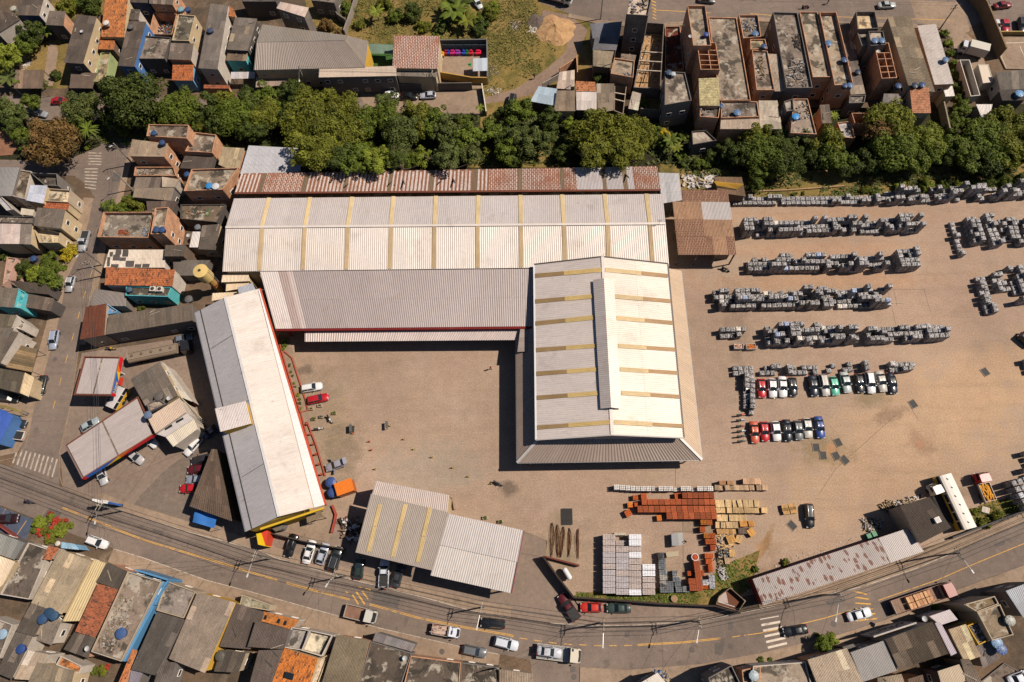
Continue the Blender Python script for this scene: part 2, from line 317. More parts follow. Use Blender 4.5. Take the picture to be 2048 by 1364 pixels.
def sheet_mesh(A,B,C,D,u0,u1,v0,v1,ribs,depth,lift,name,mat,org,Lu,Lv,th=.012):
 mb=MB();prof=((0,0),(.3,0),(.5,1),(.8,1));us=[]
 for k in range(ribs):
  for a,z in prof:us.append(((k+a)/ribs,z))
 us.append((1,0));rows=[]
 for v,l in((v0,lift),(v1,lift+.02)):
  rows.append([bil(A,B,C,D,u0+(u1-u0)*u,v)+Vector((0,0,z*depth+l))for u,z in us])
 for k in range(len(us)-1):
  ua,ub=(u0+(u1-u0)*us[k][0])*Lu,(u0+(u1-u0)*us[k+1][0])*Lu
  q=[rows[0][k],rows[0][k+1],rows[1][k+1],rows[1][k]];uv=[(ua,v0*Lv),(ub,v0*Lv),(ub,v1*Lv),(ua,v1*Lv)]
  if(q[1]-q[0]).cross(q[2]-q[0]).z<0:q=q[::-1];uv=uv[::-1]
  mb.face(q,uv)
 return mb.mesh(name,mat,org)
def sheets(root,A,B,C,D,mat,col,pitch=.26,sw=1.1,sl=2.6,var=.16,patch=None,pp=0,depth=.05,name='roof_sheet'):
 """corrugated sheets between four corners, ribs running from AB to DC"""
 Lu=((B-A).length+(C-D).length)/2;Lv=((D-A).length+(C-B).length)/2
 nu=max(1,round(Lu/sw));nv=max(1,round(Lv/sl))
 while nu*nv>280:sw*=1.15;sl*=1.15;nu=max(1,round(Lu/sw));nv=max(1,round(Lv/sl))
 org=org_of(root);rb=max(1,round(Lu/nu/pitch))
 band=[R_.uniform(-var*.5,var*.5)for _ in range(nv)]
 for i in range(nu):
  for j in range(nv):
   me=sheet_mesh(A,B,C,D,i/nu,(i+1)/nu,j/nv,(j+1)/nv+.004,rb,depth,R_.uniform(0,.012)+.004,name,M[mat]if isinstance(mat,str)else mat,org,Lu,Lv)
   o=bpy.data.objects.new(name,me);COL.objects.link(o);o.parent=root
   c_=col
   if patch is not None and R_.random()<pp:c_=patch
   c_=vary(c_,var);k=1+band[j];o.color=(c_[0]*k,c_[1]*k,c_[2]*k,1)
def tiles(root,A,B,C,D,mat,col,pw=.26,pl=.42,name='roof_tiles'):
 """courses of curved clay tiles, stepped, as one piece of real relief"""
 Lu=((B-A).length+(C-D).length)/2;Lv=((D-A).length+(C-B).length)/2
 nu=max(2,int(Lu/pw));nv=max(2,int(Lv/pl));mb=MB();prof=((0,0),(.25,.8),(.5,1),(.75,.8))
 for j in range(nv):
  rows=[]
  for v,l in((j/nv,0.0),((j+1)/nv,.05)):
   rows.append([bil(A,B,C,D,(k+a)/nu if k<nu else 1,v)+Vector((0,0,z*.06+l))for k in range(nu)for a,z in prof]+[bil(A,B,C,D,1,v)+Vector((0,0,l))])
  for k in range(len(rows[0])-1):
   q=[rows[0][k],rows[0][k+1],rows[1][k+1],rows[1][k]]
   ua,ub=k/4*Lu/nu,(k+1)/4*Lu/nu;uv=[(ua,j*Lv/nv),(ub,j*Lv/nv),(ub,(j+1)*Lv/nv),(ua,(j+1)*Lv/nv)]
   if(q[1]-q[0]).cross(q[2]-q[0]).z<0:q=q[::-1];uv=uv[::-1]
   mb.face(q,uv)
 o=mb.build(name,M[mat],root,col,'stuff');return o
def ring(mb,pts,t,z0,z1):
 """a wall of thickness t standing inside the edge of a polygon"""
 c=sum((Vector((p[0],p[1],0))for p in pts),Vector())/len(pts);n_=len(pts)
 for i in range(n_):
  a,b=Vector((pts[i][0],pts[i][1],0)),Vector((pts[(i+1)%n_][0],pts[(i+1)%n_][1],0));d=(b-a)
  if d.length<.3:continue
  d.normalize();nn=Vector((-d.y,d.x,0))
  if nn.dot(c-a)<0:nn=-nn
  e0=a+d*(0 if i%2==0 else t);e1=b-d*(0 if i%2==0 else t)
  mb.prism([e0,e1,e1+nn*t,e0+nn*t],z0,z1)
def inset(pts,t):
 out_=[];n_=len(pts);c=sum((Vector((p[0],p[1],0))for p in pts),Vector())/n_
 for p in pts:
  d=Vector((p[0],p[1],0))-c;k=max(.3,(d.length-t*1.4)/max(d.length,.01));q=c+d*k;out_.append(Vector((q.x,q.y,p[2]if len(p)>2 else 0)))
 return out_
def windows(root,foot,h,framec=(.6,.55,.5,1),prob=.75,w0=1.1,wh=1.0,step=3.0):
 c=sum((Vector((p[0],p[1],0))for p in foot),Vector())/len(foot)
 for i in range(len(foot)):
  a,b=Vector((foot[i][0],foot[i][1],0)),Vector((foot[(i+1)%len(foot)][0],foot[(i+1)%len(foot)][1],0));d=b-a;L=d.length
  if L<2.6:continue
  d.normalize();nn=Vector((d.y,-d.x,0))
  if nn.dot(c-a)>0:nn=-nn
  mid=(a+b)/2
  if nn.dot(-mid)<mid.length*.12:continue
  ang=math.atan2(d.y,d.x)
  for s_ in range(max(1,int(h/2.9))):
   z=1.6+2.9*s_
   if z+wh/2>h-.25:break
   for k in range(max(1,int(L/step))):
    if R_.random()>prob:continue
    p=a+d*(L*(k+.5)/max(1,int(L/step)))
    mb=MB();ww=w0
    for(dx,dz,sx,sz)in((-ww/2,0,.09,wh+.09),(ww/2,0,.09,wh+.09),(0,wh/2,ww-.092,.09),(0,-wh/2,ww-.092,.09)):
     q=p+d*dx+nn*.03;mb.box((q.x,q.y,z+dz),(sx,.1,sz),ang)
    f=mb.build('window',M['plain'],root,framec)  # frame takes one plain colour
    mb=MB();q=p+nn*.018;mb.box((q.x,q.y,z),(ww-.1,.05,wh-.1),ang);mb.build('pane',M['pane'],f)
WALLC={'white':cl(205,190,172),'cream':cl(206,180,140),'grey':cl(124,114,106),'dark':cl(92,84,78),'blue':cl(78,120,170),'teal':cl(96,190,190),'lblue':cl(130,175,205),'pink':cl(205,160,138),'yellow':cl(222,172,60),'navy':cl(60,74,104),'green':cl(170,180,120),'beige':cl(190,168,140),'red':cl(150,50,40),'brown':cl(120,98,80)}
def house(fr,pts,h,label,roof='fib',wall='grey',col=(120,108,98),rise=.5,name='house',cat='house',group='houses of the neighbourhood',par=None,parc=None,ribs='v',win=True,pitch=.27,patch=None,pp=.0,var=.16,base=0.0,over=.18,sw=1.1,sl=2.6,mat=None,wallmats=None):
 """roof corners in the photograph (A left-top, B right-top, C right-bottom, D left-bottom) at their height"""
 hs=[h+rise,h+rise,h,h]if ribs=='v' else[h+rise,h,h,h+rise]
 if roof in('slab','open','none'):hs=[h]*4
 Q=[P(x,y,z,fr)for(x,y),z in zip(pts,hs)]
 ctr=sum(Q,Vector())/4;root=thing(name,label,cat,Vector((ctr.x,ctr.y,base)),group=group)
 root['_h']=h
 foot=inset(Q,over if roof not in('slab','open')else 0)
 wm=M['brick']if wall=='brick' else M['block']if wall=='block' else M['wall'];wc=WALLC.get(wall)
 if wall=='none':
  for p in foot:mb=MB();mb.box((p.x,p.y,(base+p.z-.1)/2),(.12,.12,max(.1,p.z-.1-base)));mb.build('post',M['steel'],root)
 for i in range(4 if wall!='none' else 0):
  a,b=foot[i],foot[(i+1)%4];cc=Vector((ctr.x,ctr.y,0));za=min(a.z,Q[i].z)-.07;zb=min(b.z,Q[(i+1)%4].z)-.07
  t=.16;d=Vector((b.x-a.x,b.y-a.y,0)).normalized();nn=Vector((-d.y,d.x,0))
  if nn.dot(cc-Vector((a.x,a.y,0)))<0:nn=-nn
  e0,e1=(Vector((a.x,a.y,0)),Vector((b.x,b.y,0)))if i%2==0 else(Vector((a.x,a.y,0))+d*t,Vector((b.x,b.y,0))-d*t)
  mb=MB();poly=[(e0.x,e0.y,za),(e1.x,e1.y,zb),(e1.x+nn.x*t,e1.y+nn.y*t,zb),(e0.x+nn.x*t,e0.y+nn.y*t,za)]
  mb.prism(poly,base,None)
  wmi,wci=wm,wc
  if wallmats and wallmats[i]:wn=wallmats[i];wmi=M['brick']if wn=='brick' else M['block']if wn=='block' else M['wall'];wci=WALLC.get(wn)
  mb.build('wall',wmi,root,wci)
 if win:windows(root,foot,h-base)
 c_=cl(*col);A,B,C,D=Q
 if roof=='fib' and patch is None:patch,pp=(min(230,col[0]*1.28),min(220,col[1]*1.27),min(210,col[2]*1.26)),.07
 if roof in('fib','metal','oldmetal','custom'):
  mt={'fib':'sheet','metal':'metal','oldmetal':'oldmetal','custom':mat}[roof]
  if ribs=='v':sheets(root,A,B,C,D,mt,c_,pitch,sw,sl,var,cl(*patch)if patch else None,pp)
  else:sheets(root,B,C,D,A,mt,c_,pitch,sw,sl,var,cl(*patch)if patch else None,pp)
  if roof=='fib' and name=='house':
   for _ in range(R_.choice((0,0,1,2))):
    p=bil(A,B,C,D,R_.uniform(.12,.88),R_.uniform(.1,.9));mb=MB();mb.box((p.x,p.y,p.z+.12),(R_.uniform(.6,2.4),R_.uniform(.08,.22),.05),R_.uniform(0,3.1));mb.build('loose_plank',M['wood'],root,vary(cl(*R_.choice(((170,156,138),(80,72,64),(150,134,116)))),.1))
 elif roof in('tile','tileclean'):
  c_=(c_[0]*.85,c_[1]*1.02,c_[2]*1.15,1)
  if ribs=='v':tiles(root,A,B,C,D,roof,c_)
  else:tiles(root,B,C,D,A,roof,c_)
 elif roof=='slab':
  mb=MB();mb.prism([(p.x,p.y)for p in inset(Q,.17)],h-.28,h-.06);mb.build('roof_slab',M['slab'],root,c_)
 elif roof=='open':
  mb=MB();mb.prism([(p.x,p.y)for p in inset(Q,.17)],base,base+.15);mb.build('floor',M['slab'],root,c_)
 if roof=='slab' and par is None:par=.35
 if par:
  mb=MB();ring(mb,Q,.14 if roof!='slab' else .15,h-.069,h+par)
  pw=parc or wall;mb.build('parapet',M['brick']if pw=='brick' else M['block']if pw=='block' else M['wall'],root,WALLC.get(pw))
 return root
def flatpoly(name,fr,pts,z,mat,th=None):
 mb=MB();q=[P(x,y,0,fr)for x,y in pts]
 if th:mb.prism([(p.x,p.y)for p in q],z-th,z)
 else:
  A_=sum(q[i].x*q[(i+1)%len(q)].y-q[(i+1)%len(q)].x*q[i].y for i in range(len(q)))
  if A_<0:q=q[::-1]
  mb.face([(p.x,p.y,z)for p in q])
 return struct(name,mb,M[mat])
def offs(line,d):
 o=[]
 for i,p in enumerate(line):
  t=(line[min(i+1,len(line)-1)]-line[max(i-1,0)]);t.z=0;t.normalize();o.append(p+Vector((-t.y,t.x,0))*d)
 return o
def strip(name,line,d0,d1,z,mat,th=0,kind='structure'):
 a,b=offs(line,d0),offs(line,d1);mb=MB()
 for i in range(len(line)-1):
  q=[a[i],a[i+1],b[i+1],b[i]]
  if(q[1]-q[0]).cross(q[2]-q[0]).z<0:q=q[::-1]
  mb.face([(p.x,p.y,z)for p in q])
  if th:
   for e in(a,b):
    p0,p1=e[i],e[i+1];mb.face([(p0.x,p0.y,z-th),(p1.x,p1.y,z-th),(p1.x,p1.y,z),(p0.x,p0.y,z)])
 o=mb.build(name,M[mat]);o['kind']=kind;return o
def L(fr,pts,h=0):return[P(x,y,h,fr)for x,y in pts]
# =============== GROUND
mb=MB();mb.face([(-1500,-1500,-.02),(1500,-1500,-.02),(1500,1500,-.02),(-1500,1500,-.02)]);struct('ground',mb,M['town'])
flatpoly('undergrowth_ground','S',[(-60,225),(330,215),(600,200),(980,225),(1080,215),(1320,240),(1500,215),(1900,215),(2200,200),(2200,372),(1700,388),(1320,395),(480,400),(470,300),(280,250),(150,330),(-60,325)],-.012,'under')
flatpoly('grass_lot','S',[(600,-60),(1085,-60),(1085,5),(1200,40),(1180,130),(1150,180),(1060,215),(960,265),(960,150),(965,85),(735,100),(620,55)],-.008,'grass')
flatpoly('ditch_grass','S',[(1316,325),(1500,345),(2120,325),(2120,372),(1900,382),(1520,395),(1330,392)],-.004,'grass')
flatpoly('clearing_grass','S',[(955,288),(1140,285),(1140,335),(930,335)],-.004,'grass')
flatpoly('yard_grass_patch','A1',[(180,420),(330,330),(520,300),(560,560),(520,690),(180,690)],-.006,'grass')
flatpoly('garden_ground','S',[(105,-40),(215,-40),(205,30),(145,40),(100,25)],-.006,'grass')
flatpoly('yard_gravel','S',[(430,400),(1320,392),(1520,396),(1900,384),(2160,370),(2260,1040),(2060,1030),(1850,1095),(1500,1190),(1440,1205),(1290,1196),(1145,1192),(1090,1112),(1095,1082),(1048,1062),(900,1060),(640,1040),(560,1000)],0.0,'gravel')
flatpoly('verge_grass','S',[(1152,1186),(1320,1176),(1400,1180),(1445,1130),(1520,1100),(1500,1180),(1440,1212),(1290,1202),(1150,1196)],.004,'grass')
flatpoly('corner_grass','S',[(1925,1068),(1960,1010),(1990,1000),(2130,985),(2130,1010),(2048,1030)],.004,'grass')
flatpoly('side_road','S',[(262,285),(246,343),(231,407),(205,470),(193,530),(177,607),(156,690),(140,814),(119,905),(119,975),(0,1000),(40,900),(59,865),(69,814),(101,703),(115,653),(133,561),(164,494),(179,438),(185,407),(190,396),(176,372),(150,352),(60,345),(-60,340),(-60,318),(130,322),(205,290)],.004,'asphalt')
flatpoly('upper_street','S',[(-60,192),(330,195),(500,205),(968,180),(968,228),(800,226),(560,232),(330,238),(262,292),(200,292),(225,240),(-60,240)],0.0,'asphalt')
NORTH=[(-60,905),(0,927),(60,948),(126,975),(190,1003),(252,1026),(381,1066),(520,1102),(549,1116),(682,1155),(845,1195),(941,1222),(1020,1236),(1100,1247),(1181,1252),(1259,1252),(1400,1243),(1520,1219),(1725,1174),(1834,1137),(1944,1090),(2048,1046),(2160,990)]
SOUTH=[(-60,985),(0,1010),(70,1037),(150,1070),(228,1097),(288,1115),(415,1160),(500,1182),(583,1205),(676,1231),(759,1255),(925,1293),(1000,1308),(1060,1320),(1160,1334),(1254,1340),(1322,1334),(1400,1328),(1520,1306),(1674,1270),(1768,1240),(1901,1184),(2048,1130),(2160,1080)]
flatpoly('main_road','S',NORTH+SOUTH[::-1],.008,'asphalt')
flatpoly('lane','S',[(1060,1318),(1170,1334),(1225,1340),(1300,1450),(1050,1450),(1064,1364)],.004,'asphalt')
flatpoly('top_road','S',[(1060,-80),(2200,-80),(2200,48),(1965,42),(1930,60),(1834,48),(1676,43),(1500,34),(1290,48),(1200,40),(1138,27),(1080,5)],.004,'asphalt')
flatpoly('parking_strip','S',[(1965,40),(2200,44),(2200,72),(1976,70)],.008,'asphalt')
flatpoly('bay_road','S',[(1820,0),(1925,5),(1940,62),(1905,78),(1880,55),(1834,44)],.008,'pavement')
flatpoly('dead_end_street','A2',[(850,735),(1800,702),(1818,885),(925,872)],.012,'pavement')
flatpoly('dirt_track','S',[(1085,20),(1140,30),(1175,60),(1160,100),(1140,140),(1100,160),(1060,190),(1000,204),(968,208),(968,196),(1030,178),(1090,140),(1130,105),(1138,75),(1085,50)],0.0,'dirt')
flatpoly('plaza','S',[(-40,262),(28,262),(38,290),(25,310),(-40,315)],.1,'plaza')
flatpoly('forecourt','S',[(164,706),(395,672),(470,880),(492,1075),(520,1100),(381,1064),(252,1024),(190,1001),(126,973),(120,900),(140,814)],.012,'concrete_ground')
M['grey_gravel']=ground('dark_grey_gravel',cl(128,112,98),.95,[(.2,.5,.7,cl(146,124,106),.5)],grain=(6,.25))
flatpoly('forecourt_gravel','S',[(280,992),(330,940),(385,900),(425,900),(400,1075),(381,1062),(258,1024)],.018,'grey_gravel')
flatpoly('front_parking','S',[(505,1068),(640,1040),(720,1060),(880,1060),(1048,1062),(1092,1082),(1092,1115),(1148,1196),(1180,1250),(1100,1245),(1020,1234),(941,1220),(845,1193),(682,1153),(549,1114),(520,1100)],.012,'concrete_ground')
flatpoly('entrance_terrace','S',[(565,1040),(650,1010),(672,1020),(668,1060),(655,1085),(560,1062)],.13,'pavement',.12)
flatpoly('verge_strip','S',[(1146,1198),(1290,1204),(1440,1214),(1475,1222),(1400,1241),(1259,1250),(1181,1250)],.012,'concrete_ground')
flatpoly('yard_slab','S',[(1363,1043),(1430,1043),(1432,1066),(1370,1066)],.008,'pavement')
flatpoly('walkway','S',[(553,675),(578,672),(606,785),(668,1018),(648,1012)],.12,'pavement',.11)
flatpoly('blue_parking_floor','S',[(-60,992),(0,1014),(70,1040),(50,1082),(-60,1040)],.02,'courtblue')
flatpoly('left_lot','S',[(-60,780),(50,790),(62,800),(58,868),(35,905),(-60,925)],.02,'pavement')
nl,sln=L('S',NORTH),L('S',SOUTH)
strip('pavement',nl[4:13],.15,1.9,.12,'pavement',.12);strip('pavement',nl[17:],.15,2.4,.12,'pavement',.12)
strip('kerb',nl[4:13],0,.15,.14,'whitepaint',.14);strip('kerb',nl[13:],0,.15,.14,'whitepaint',.14)
strip('pavement',sln[4:13],-3.3,-.15,.12,'pavement',.12);strip('kerb',sln[4:13],-.15,0,.14,'whitepaint',.14)
strip('pavement',sln[14:],-3.0,-.15,.12,'pavement',.12);strip('kerb',sln[14:],-.15,0,.14,'pavement',.14)
LW=L('S',[(189,397),(185,407),(179,438),(164,494),(133,561),(115,653),(101,703),(69,814),(59,865)])
strip('pavement',LW,-2.6,-.12,.12,'pavement',.12);strip('kerb',LW,-.12,0,.13,'pavement',.13)
LE=L('S',[(262,290),(246,343),(231,407),(205,470),(193,530),(177,607),(158,690)])
strip('pavement',LE,.12,1.5,.12,'pavement',.12);strip('kerb',LE,0,.12,.13,'pavement',.13)
strip('kerb',L('S',[(158,690),(140,814),(119,905),(119,952),(126,975),(190,1003)]),0,.15,.14,'pavement',.14)
strip('kerb',L('S',[(59,865),(50,895),(30,915),(0,922),(-60,915)]),0,.15,.14,'pavement',.14)
strip('pavement',L('S',[(1138,27),(1200,40),(1290,48),(1500,34),(1676,43),(1834,48)]),-1.4,-.1,.12,'pavement',.12)
strip('pavement',L('S',[(700,190),(800,187),(965,178)]),.1,1.8,.12,'pavement',.12)
def dash(line,d,w_,z,mat,on=None,off=None,name='road_marking'):
 if on is None:return strip(name,line,d-w_/2,d+w_/2,z,mat)
 mb=MB();a,b=offs(line,d-w_/2),offs(line,d+w_/2);pos=0
 for i in range(len(line)-1):
  Ln=(line[i+1]-line[i]).length;t=0
  while t<Ln:
   s_=(pos+t)%(on+off)
   if s_<on:
    e=min(Ln,t+on-s_);q=[lerp(a[i],a[i+1],t/Ln),lerp(a[i],a[i+1],e/Ln),lerp(b[i],b[i+1],e/Ln),lerp(b[i],b[i+1],t/Ln)]
    if(q[1]-q[0]).cross(q[2]-q[0]).z<0:q=q[::-1]
    mb.face([(p.x,p.y,z)for p in q]);t=e+.001
   else:t+=on+off-s_
  pos+=Ln
 return struct(name,mb,M[mat])
ZM=.013
c1=L('D1',[(480,20),(620,75),(1120,275),(1600,415),(2004,540)])+L('D2',[(210,580)])
for d in(-.11,.11):dash(c1,d,.12,ZM,'roadpaint')
c2=L('D2',[(280,600),(500,660),(770,728)])
for d in(-.11,.11):dash(c2,d,.12,ZM,'roadpaint')
c3=L('D2',[(920,765),(1300,870),(1640,940),(2004,1003)])+L('D3',[(105,1013)])
for d in(-.11,.11):dash(c3,d,.12,ZM,'roadpaint')
dash(L('D3',[(150,1025),(460,1070),(780,1085),(1020,1082)]),0,.13,ZM,'roadpaint',1.4,1.3)
c4=L('D3',[(1060,1078),(1400,1060),(1700,1028)])
for d in(-.1,.1):dash(c4,d,.12,ZM,'roadpaint')
dash(L('D3',[(1790,1018),(1850,1008)]),0,.12,ZM,'roadpaint');dash(L('D3',[(1880,1005),(2004,988)])+L('D4',[(230,925),(560,845),(760,785)]),0,.13,ZM,'roadpaint')
dash(L('D4',[(960,712),(1400,560),(1700,430),(2048,288),(2300,180)]),0,.13,ZM,'roadpaint')
SR=L('B1',[(960,80),(905,300),(700,880),(640,1070),(590,1260)])+L('C1',[(490,290),(435,490),(385,690)])
dash(SR,0,.14,.009,'roadpaint',1.7,3.4)
def quads(name,fr,qs,z,mat):
 mb=MB()
 for q in qs:
  p=[P(x,y,0,fr)for x,y in q]
  if(p[1]-p[0]).cross(p[2]-p[0]).z<0:p=p[::-1]
  mb.face([(a.x,a.y,z)for a in p])
 return struct(name,mb,M[mat])
def bar(x0,y0,x1,y1,w_):
 dx,dy=x1-x0,y1-y0;l=math.hypot(dx,dy);nx,ny=-dy/l*w_/2,dx/l*w_/2
 return[(x0+nx,y0+ny),(x1+nx,y1+ny),(x1-nx,y1-ny),(x0-nx,y0-ny)]
quads('crosswalk','C1',[bar(310+34*k-34*5,930+9*k-45,270+34*k-34*5,1060+12*k-60,13)for k in range(0,10)],ZM,'whitepaint')
quads('crosswalk','B1',[bar(660,30+24*k,765-3*k,30+26*k,9)for k in range(7)]+[bar(690,-95+22*k,790,-92+22*k,8)for k in range(5)],.009,'whitepaint')
quads('crosswalk','D4',[bar(85+12*k,898+42*k,228+12*k,872+40*k,17)for k in range(0,5)]+[bar(75,855,215,830,7)],ZM,'whitepaint2')
quads('hatched_marking','D4',[bar(780+k*3,645+44*k,872+k*16,668+36*k,10)for k in range(6)],ZM,'roadpaint')
quads('hatched_marking','D2',[bar(790,690,835,765,12),bar(820,670,885,765,12),bar(865,665,910,725,11),bar(890,642,930,655,12),bar(740,668,755,680,8),bar(835,628,860,640,8)],ZM,'roadpaint')
quads('hatched_marking','A3',[bar(1180+k*2,5+26*k,1215+k,20+26*k,7)for k in range(6)],.009,'roadpaint')
quads('road_line','A3',[bar(1200,78,1640,100,5)],.009,'roadpaint');quads('road_line','A4',[bar(640,125,1500,150,4),bar(0,100,160,115,4)],.009,'roadpaint')
quads('parking_line','C4',[bar(50,468,420,470,3),bar(420,470,560,465,3),bar(0,475,50,470,3)],.004,'fadedyellow')
quads('parking_line','C2',[bar(455,585,770,490,5),bar(550,590,580,560,4),bar(570,610,625,545,4),bar(600,625,690,535,4),bar(630,640,720,530,4),bar(660,650,790,560,4),bar(580,725,820,645,5),bar(560,825,690,785,4),bar(880,690,935,830,4),bar(935,850,975,990,3),bar(360,150,385,260,6),bar(470,150,535,250,5),bar(590,250,640,380,4),bar(1080,710,1190,810,3)],.004,'fadedyellow')
quads('parking_line','D1',[bar(0,100,45,30,4),bar(120,245,205,120,4)],.024,'roadpaint')
quads('parking_line','C4',[bar(0,10,0,11,1)],.004,'fadedyellow')
quads('court_line','A4',[bar(1830,330,2048,325,4),bar(1830,330,1910,515,4),bar(2010,350,2048,440,4)],.3,'whitepaint2')
M['patch']=ground('fresh_asphalt_patch',cl(108,98,90),.9,[],grain=(9,.12),bump=.06)
quads('road_patch','D3',[[(960,975),(1000,975),(998,1020),(958,1020)],[(1655,1065),(1730,1060),(1715,1150),(1655,1150)],[(1760,900),(1800,900),(1795,965),(1755,965)]],.010,'patch')
quads('road_patch','D2',[[(960,660),(1160,715),(1140,790),(930,745)]],.010,'patch')
quads('road_patch','D1',[[(690,120),(760,145),(740,190),(670,165)],[(1180,180),(1260,205),(1250,225),(1172,200)],[(1290,480),(1350,500),(1340,540),(1280,520)],[(380,20),(480,60),(420,120),(330,90)]],.010,'patch');quads('road_patch','B1',[[(880,60),(950,62),(930,130),(870,125)],[(740,560),(790,565),(770,640),(720,630)]],.0085,'patch');quads('road_patch','D4',[[(560,720),(700,680),(715,715),(590,760)],[(1820,290),(1900,262),(1910,290),(1830,320)]],.010,'patch');quads('road_patch','D3',[[(540,1240),(580,1250),(585,1285),(540,1290)]],.010,'patch')
M['joint']=flat('dark_joint',cl(104,88,76),.95)
J=[('C1',(880,235,1300,1000)),]
quads('concrete_joint','C1',[bar(700,240,1000,245,3),bar(700,470,1010,478,3),bar(1130,870,870,1170,3),bar(1000,1100,1500,880,3),bar(1250,900,1010,1240,3),bar(940,200,1000,440,3)],.016,'joint')
quads('concrete_joint','C3',[bar(1368,985,1368,1180,3),bar(720,1050,1370,1060,2)],.004,'joint')
quads('concrete_joint','D3',[bar(160,370,350,405,4),bar(1410,120,1412,520,3),bar(1330,205,1660,210,3)],.016,'joint')
quads('concrete_joint','B4',[bar(990,930,1310,930,2),bar(1025,930,1060,1060,2),bar(1300,930,1350,1100,2),bar(1075,930,1100,1060,2),bar(1050,1035,1140,1035,2),bar(1060,1060,1100,1240,2)],.004,'joint')
quads('concrete_joint','C4',[bar(640,1000,1100,590,2.5),bar(520,1180,640,1000,2.5),bar(1200,540,1260,640,2.5)],.004,'joint')
quads('pavement_joint','D1',[bar(1170+i*210,435+i*62,1110+i*210,520+i*60,4)for i in range(5)],.125,'joint')
def drain(x,y,fr='S',w_=1.3,l_=1.6,ang=0,lab='dark steel drain grate set in the gravel yard'):
 p=P(x,y,0,fr);r=thing('drain_cover',lab,'drain cover',p,rad(ang),'drain covers of the yard')
 def ad(m_,nm,mt):o=m_.build(nm,M[mt],origin=Vector((0,0,0)));o.parent=r
 mb=MB()
 for a,b_,sx,sy in((0,l_/2,w_+.2,.12),(0,-l_/2,w_+.2,.12),(w_/2,0,.12,l_-.122),(-w_/2,0,.12,l_-.122)):mb.box((a,b_,.04),(sx,sy,.08))
 ad(mb,'frame','pavement')
 mb=MB()
 for k in range(6):mb.box((-w_/2+.12+k*(w_-.24)/5,0,.03),(.07,l_-.13,.04))
 ad(mb,'grate','cable');mb=MB();mb.box((0,0,.0075),(w_-.1,l_-.14,.005));ad(mb,'pit','cable')
for x,y,a in((1826,808,25),(1970,744,25),(1632,895,0),(1646,911,0),(1676,885,20),(1672,912,20),(1689,920,35),(1584,1051,40),(703,859,0)):drain(x,y,ang=a)
for x,y,fr in((1480,1115,'D3'),(1695,1135,'D3'),(1780,1090,'D3'),(570,1325,'D3'),(1480,1130,'D2'),(480,830,'D2'),(625,890,'D4'),(430,190,'C1')):
 p=P(x,y,0,fr);mb=MB();mb.lathe((p.x,p.y,.10 if(x,fr)==(1480,'D2')else .0),[(.5,.009),(.5,.022),(.38,.03),(.1,.032)],16);mb2=mb.build('manhole_cover',M['patch'],origin=p);tag(mb2,'round worn manhole cover in the %s'%('pavement' if fr=='D2' else 'asphalt road'),'manhole cover','manhole covers')
def mound(fr,x,y,r,h,mat,lab,name='sand_mound',cat='heap'):
 p=P(x,y,0,fr);mb=MB();prof=[];n_=28
 rr=random.Random(int(x));rings=[]
 for i in range(9):
  t=i/8;rings.append([Vector((p.x+r*(1-t)*(1+.14*math.sin(k*1.3+i)+rr.uniform(-.05,.05))*math.cos(2*math.pi*k/n_),p.y+r*(1-t)*(1+.14*math.sin(k*.9)+rr.uniform(-.05,.05))*math.sin(2*math.pi*k/n_),h*(t**.8)*(1-.15*rr.random()*(i>0))-(.05 if i==0 else 0)))for k in range(n_)])
 for i in range(8):
  for k in range(n_):j=(k+1)%n_;mb.face([rings[i][k],rings[i][j],rings[i+1][j],rings[i+1][k]],smooth=True)
 o=mb.build(name,M[mat],origin=p);tag(o,lab,cat,kind='stuff')
mound('A3',430,235,5.0,1.7,'soil','large ochre sand mound beside the gravel track')
mound('A3',290,170,2.6,1.0,'joint','small grey gravel heap next to the ochre sand mound','gravel_heap')
def rubble(fr,poly,h,label,cols,n=80,s=(.15,.7),name='rubble_pile',cat='rubble',mat='rock',th=(.06,.22),z=0):
 """a scatter of broken pieces inside a polygon"""
 q=[P(x,y,h,fr)for x,y in poly];c_=sum(q,Vector())/len(q);rr=random.Random(int(c_.x*7+c_.y))
 byc={i:MB()for i in range(len(cols))}
 if h>2:n=int(n*.7);cols=[tuple(int(v*.8)for v in c)for c in cols]
 for _ in range(n):
  a,b=rr.randrange(len(q)),rr.random();e=lerp(q[a],q[(a+1)%len(q)],b);p=lerp(c_,e,math.sqrt(rr.random())*.95)
  t=rr.uniform(*th)*.7;l,w_=rr.uniform(*s),rr.uniform(s[0]*.6,s[1]*.45)
  if s[1]>.8:l*=.6;w_*=.45
  if rr.random()<.25:l*=2.2;w_*=.4
  byc[rr.randrange(len(cols))].box((p.x,p.y,h+t/2+z+rr.uniform(0,t*.8)),(l,w_,t),rr.uniform(0,3.14),tilt=Matrix.Rotation(rr.uniform(-.25,.25),3,'X'))
 mb=MB()
 for i,m_ in byc.items():
  for f,sm in zip(m_.f,m_.sm):mb.face([m_.v[k]for k in f],mi=i)
 mats=[]
 for c in cols:
  key=('rub',)+tuple(c)
  if key not in M:M[key]=surf('rubble_%d'%len(M),cl(*c),rough=.9,big=None,fine=(3,.25))
  mats.append(M[key])
 o=mb.build(name,mats,origin=Vector((c_.x,c_.y,h)));tag(o,label,cat,kind='stuff');return o
WHITE,BRN,GRY,DRK,ORG,BLU,TAN=(220,210,200),(140,110,84),(150,140,132),(60,54,50),(200,110,60),(60,100,160),(196,170,132)
rubble('A3',[(85,160),(180,165),(150,240),(90,235)],0,'scattered white and brown rubbish on the dry grass',[WHITE,BRN,GRY,DRK],70)
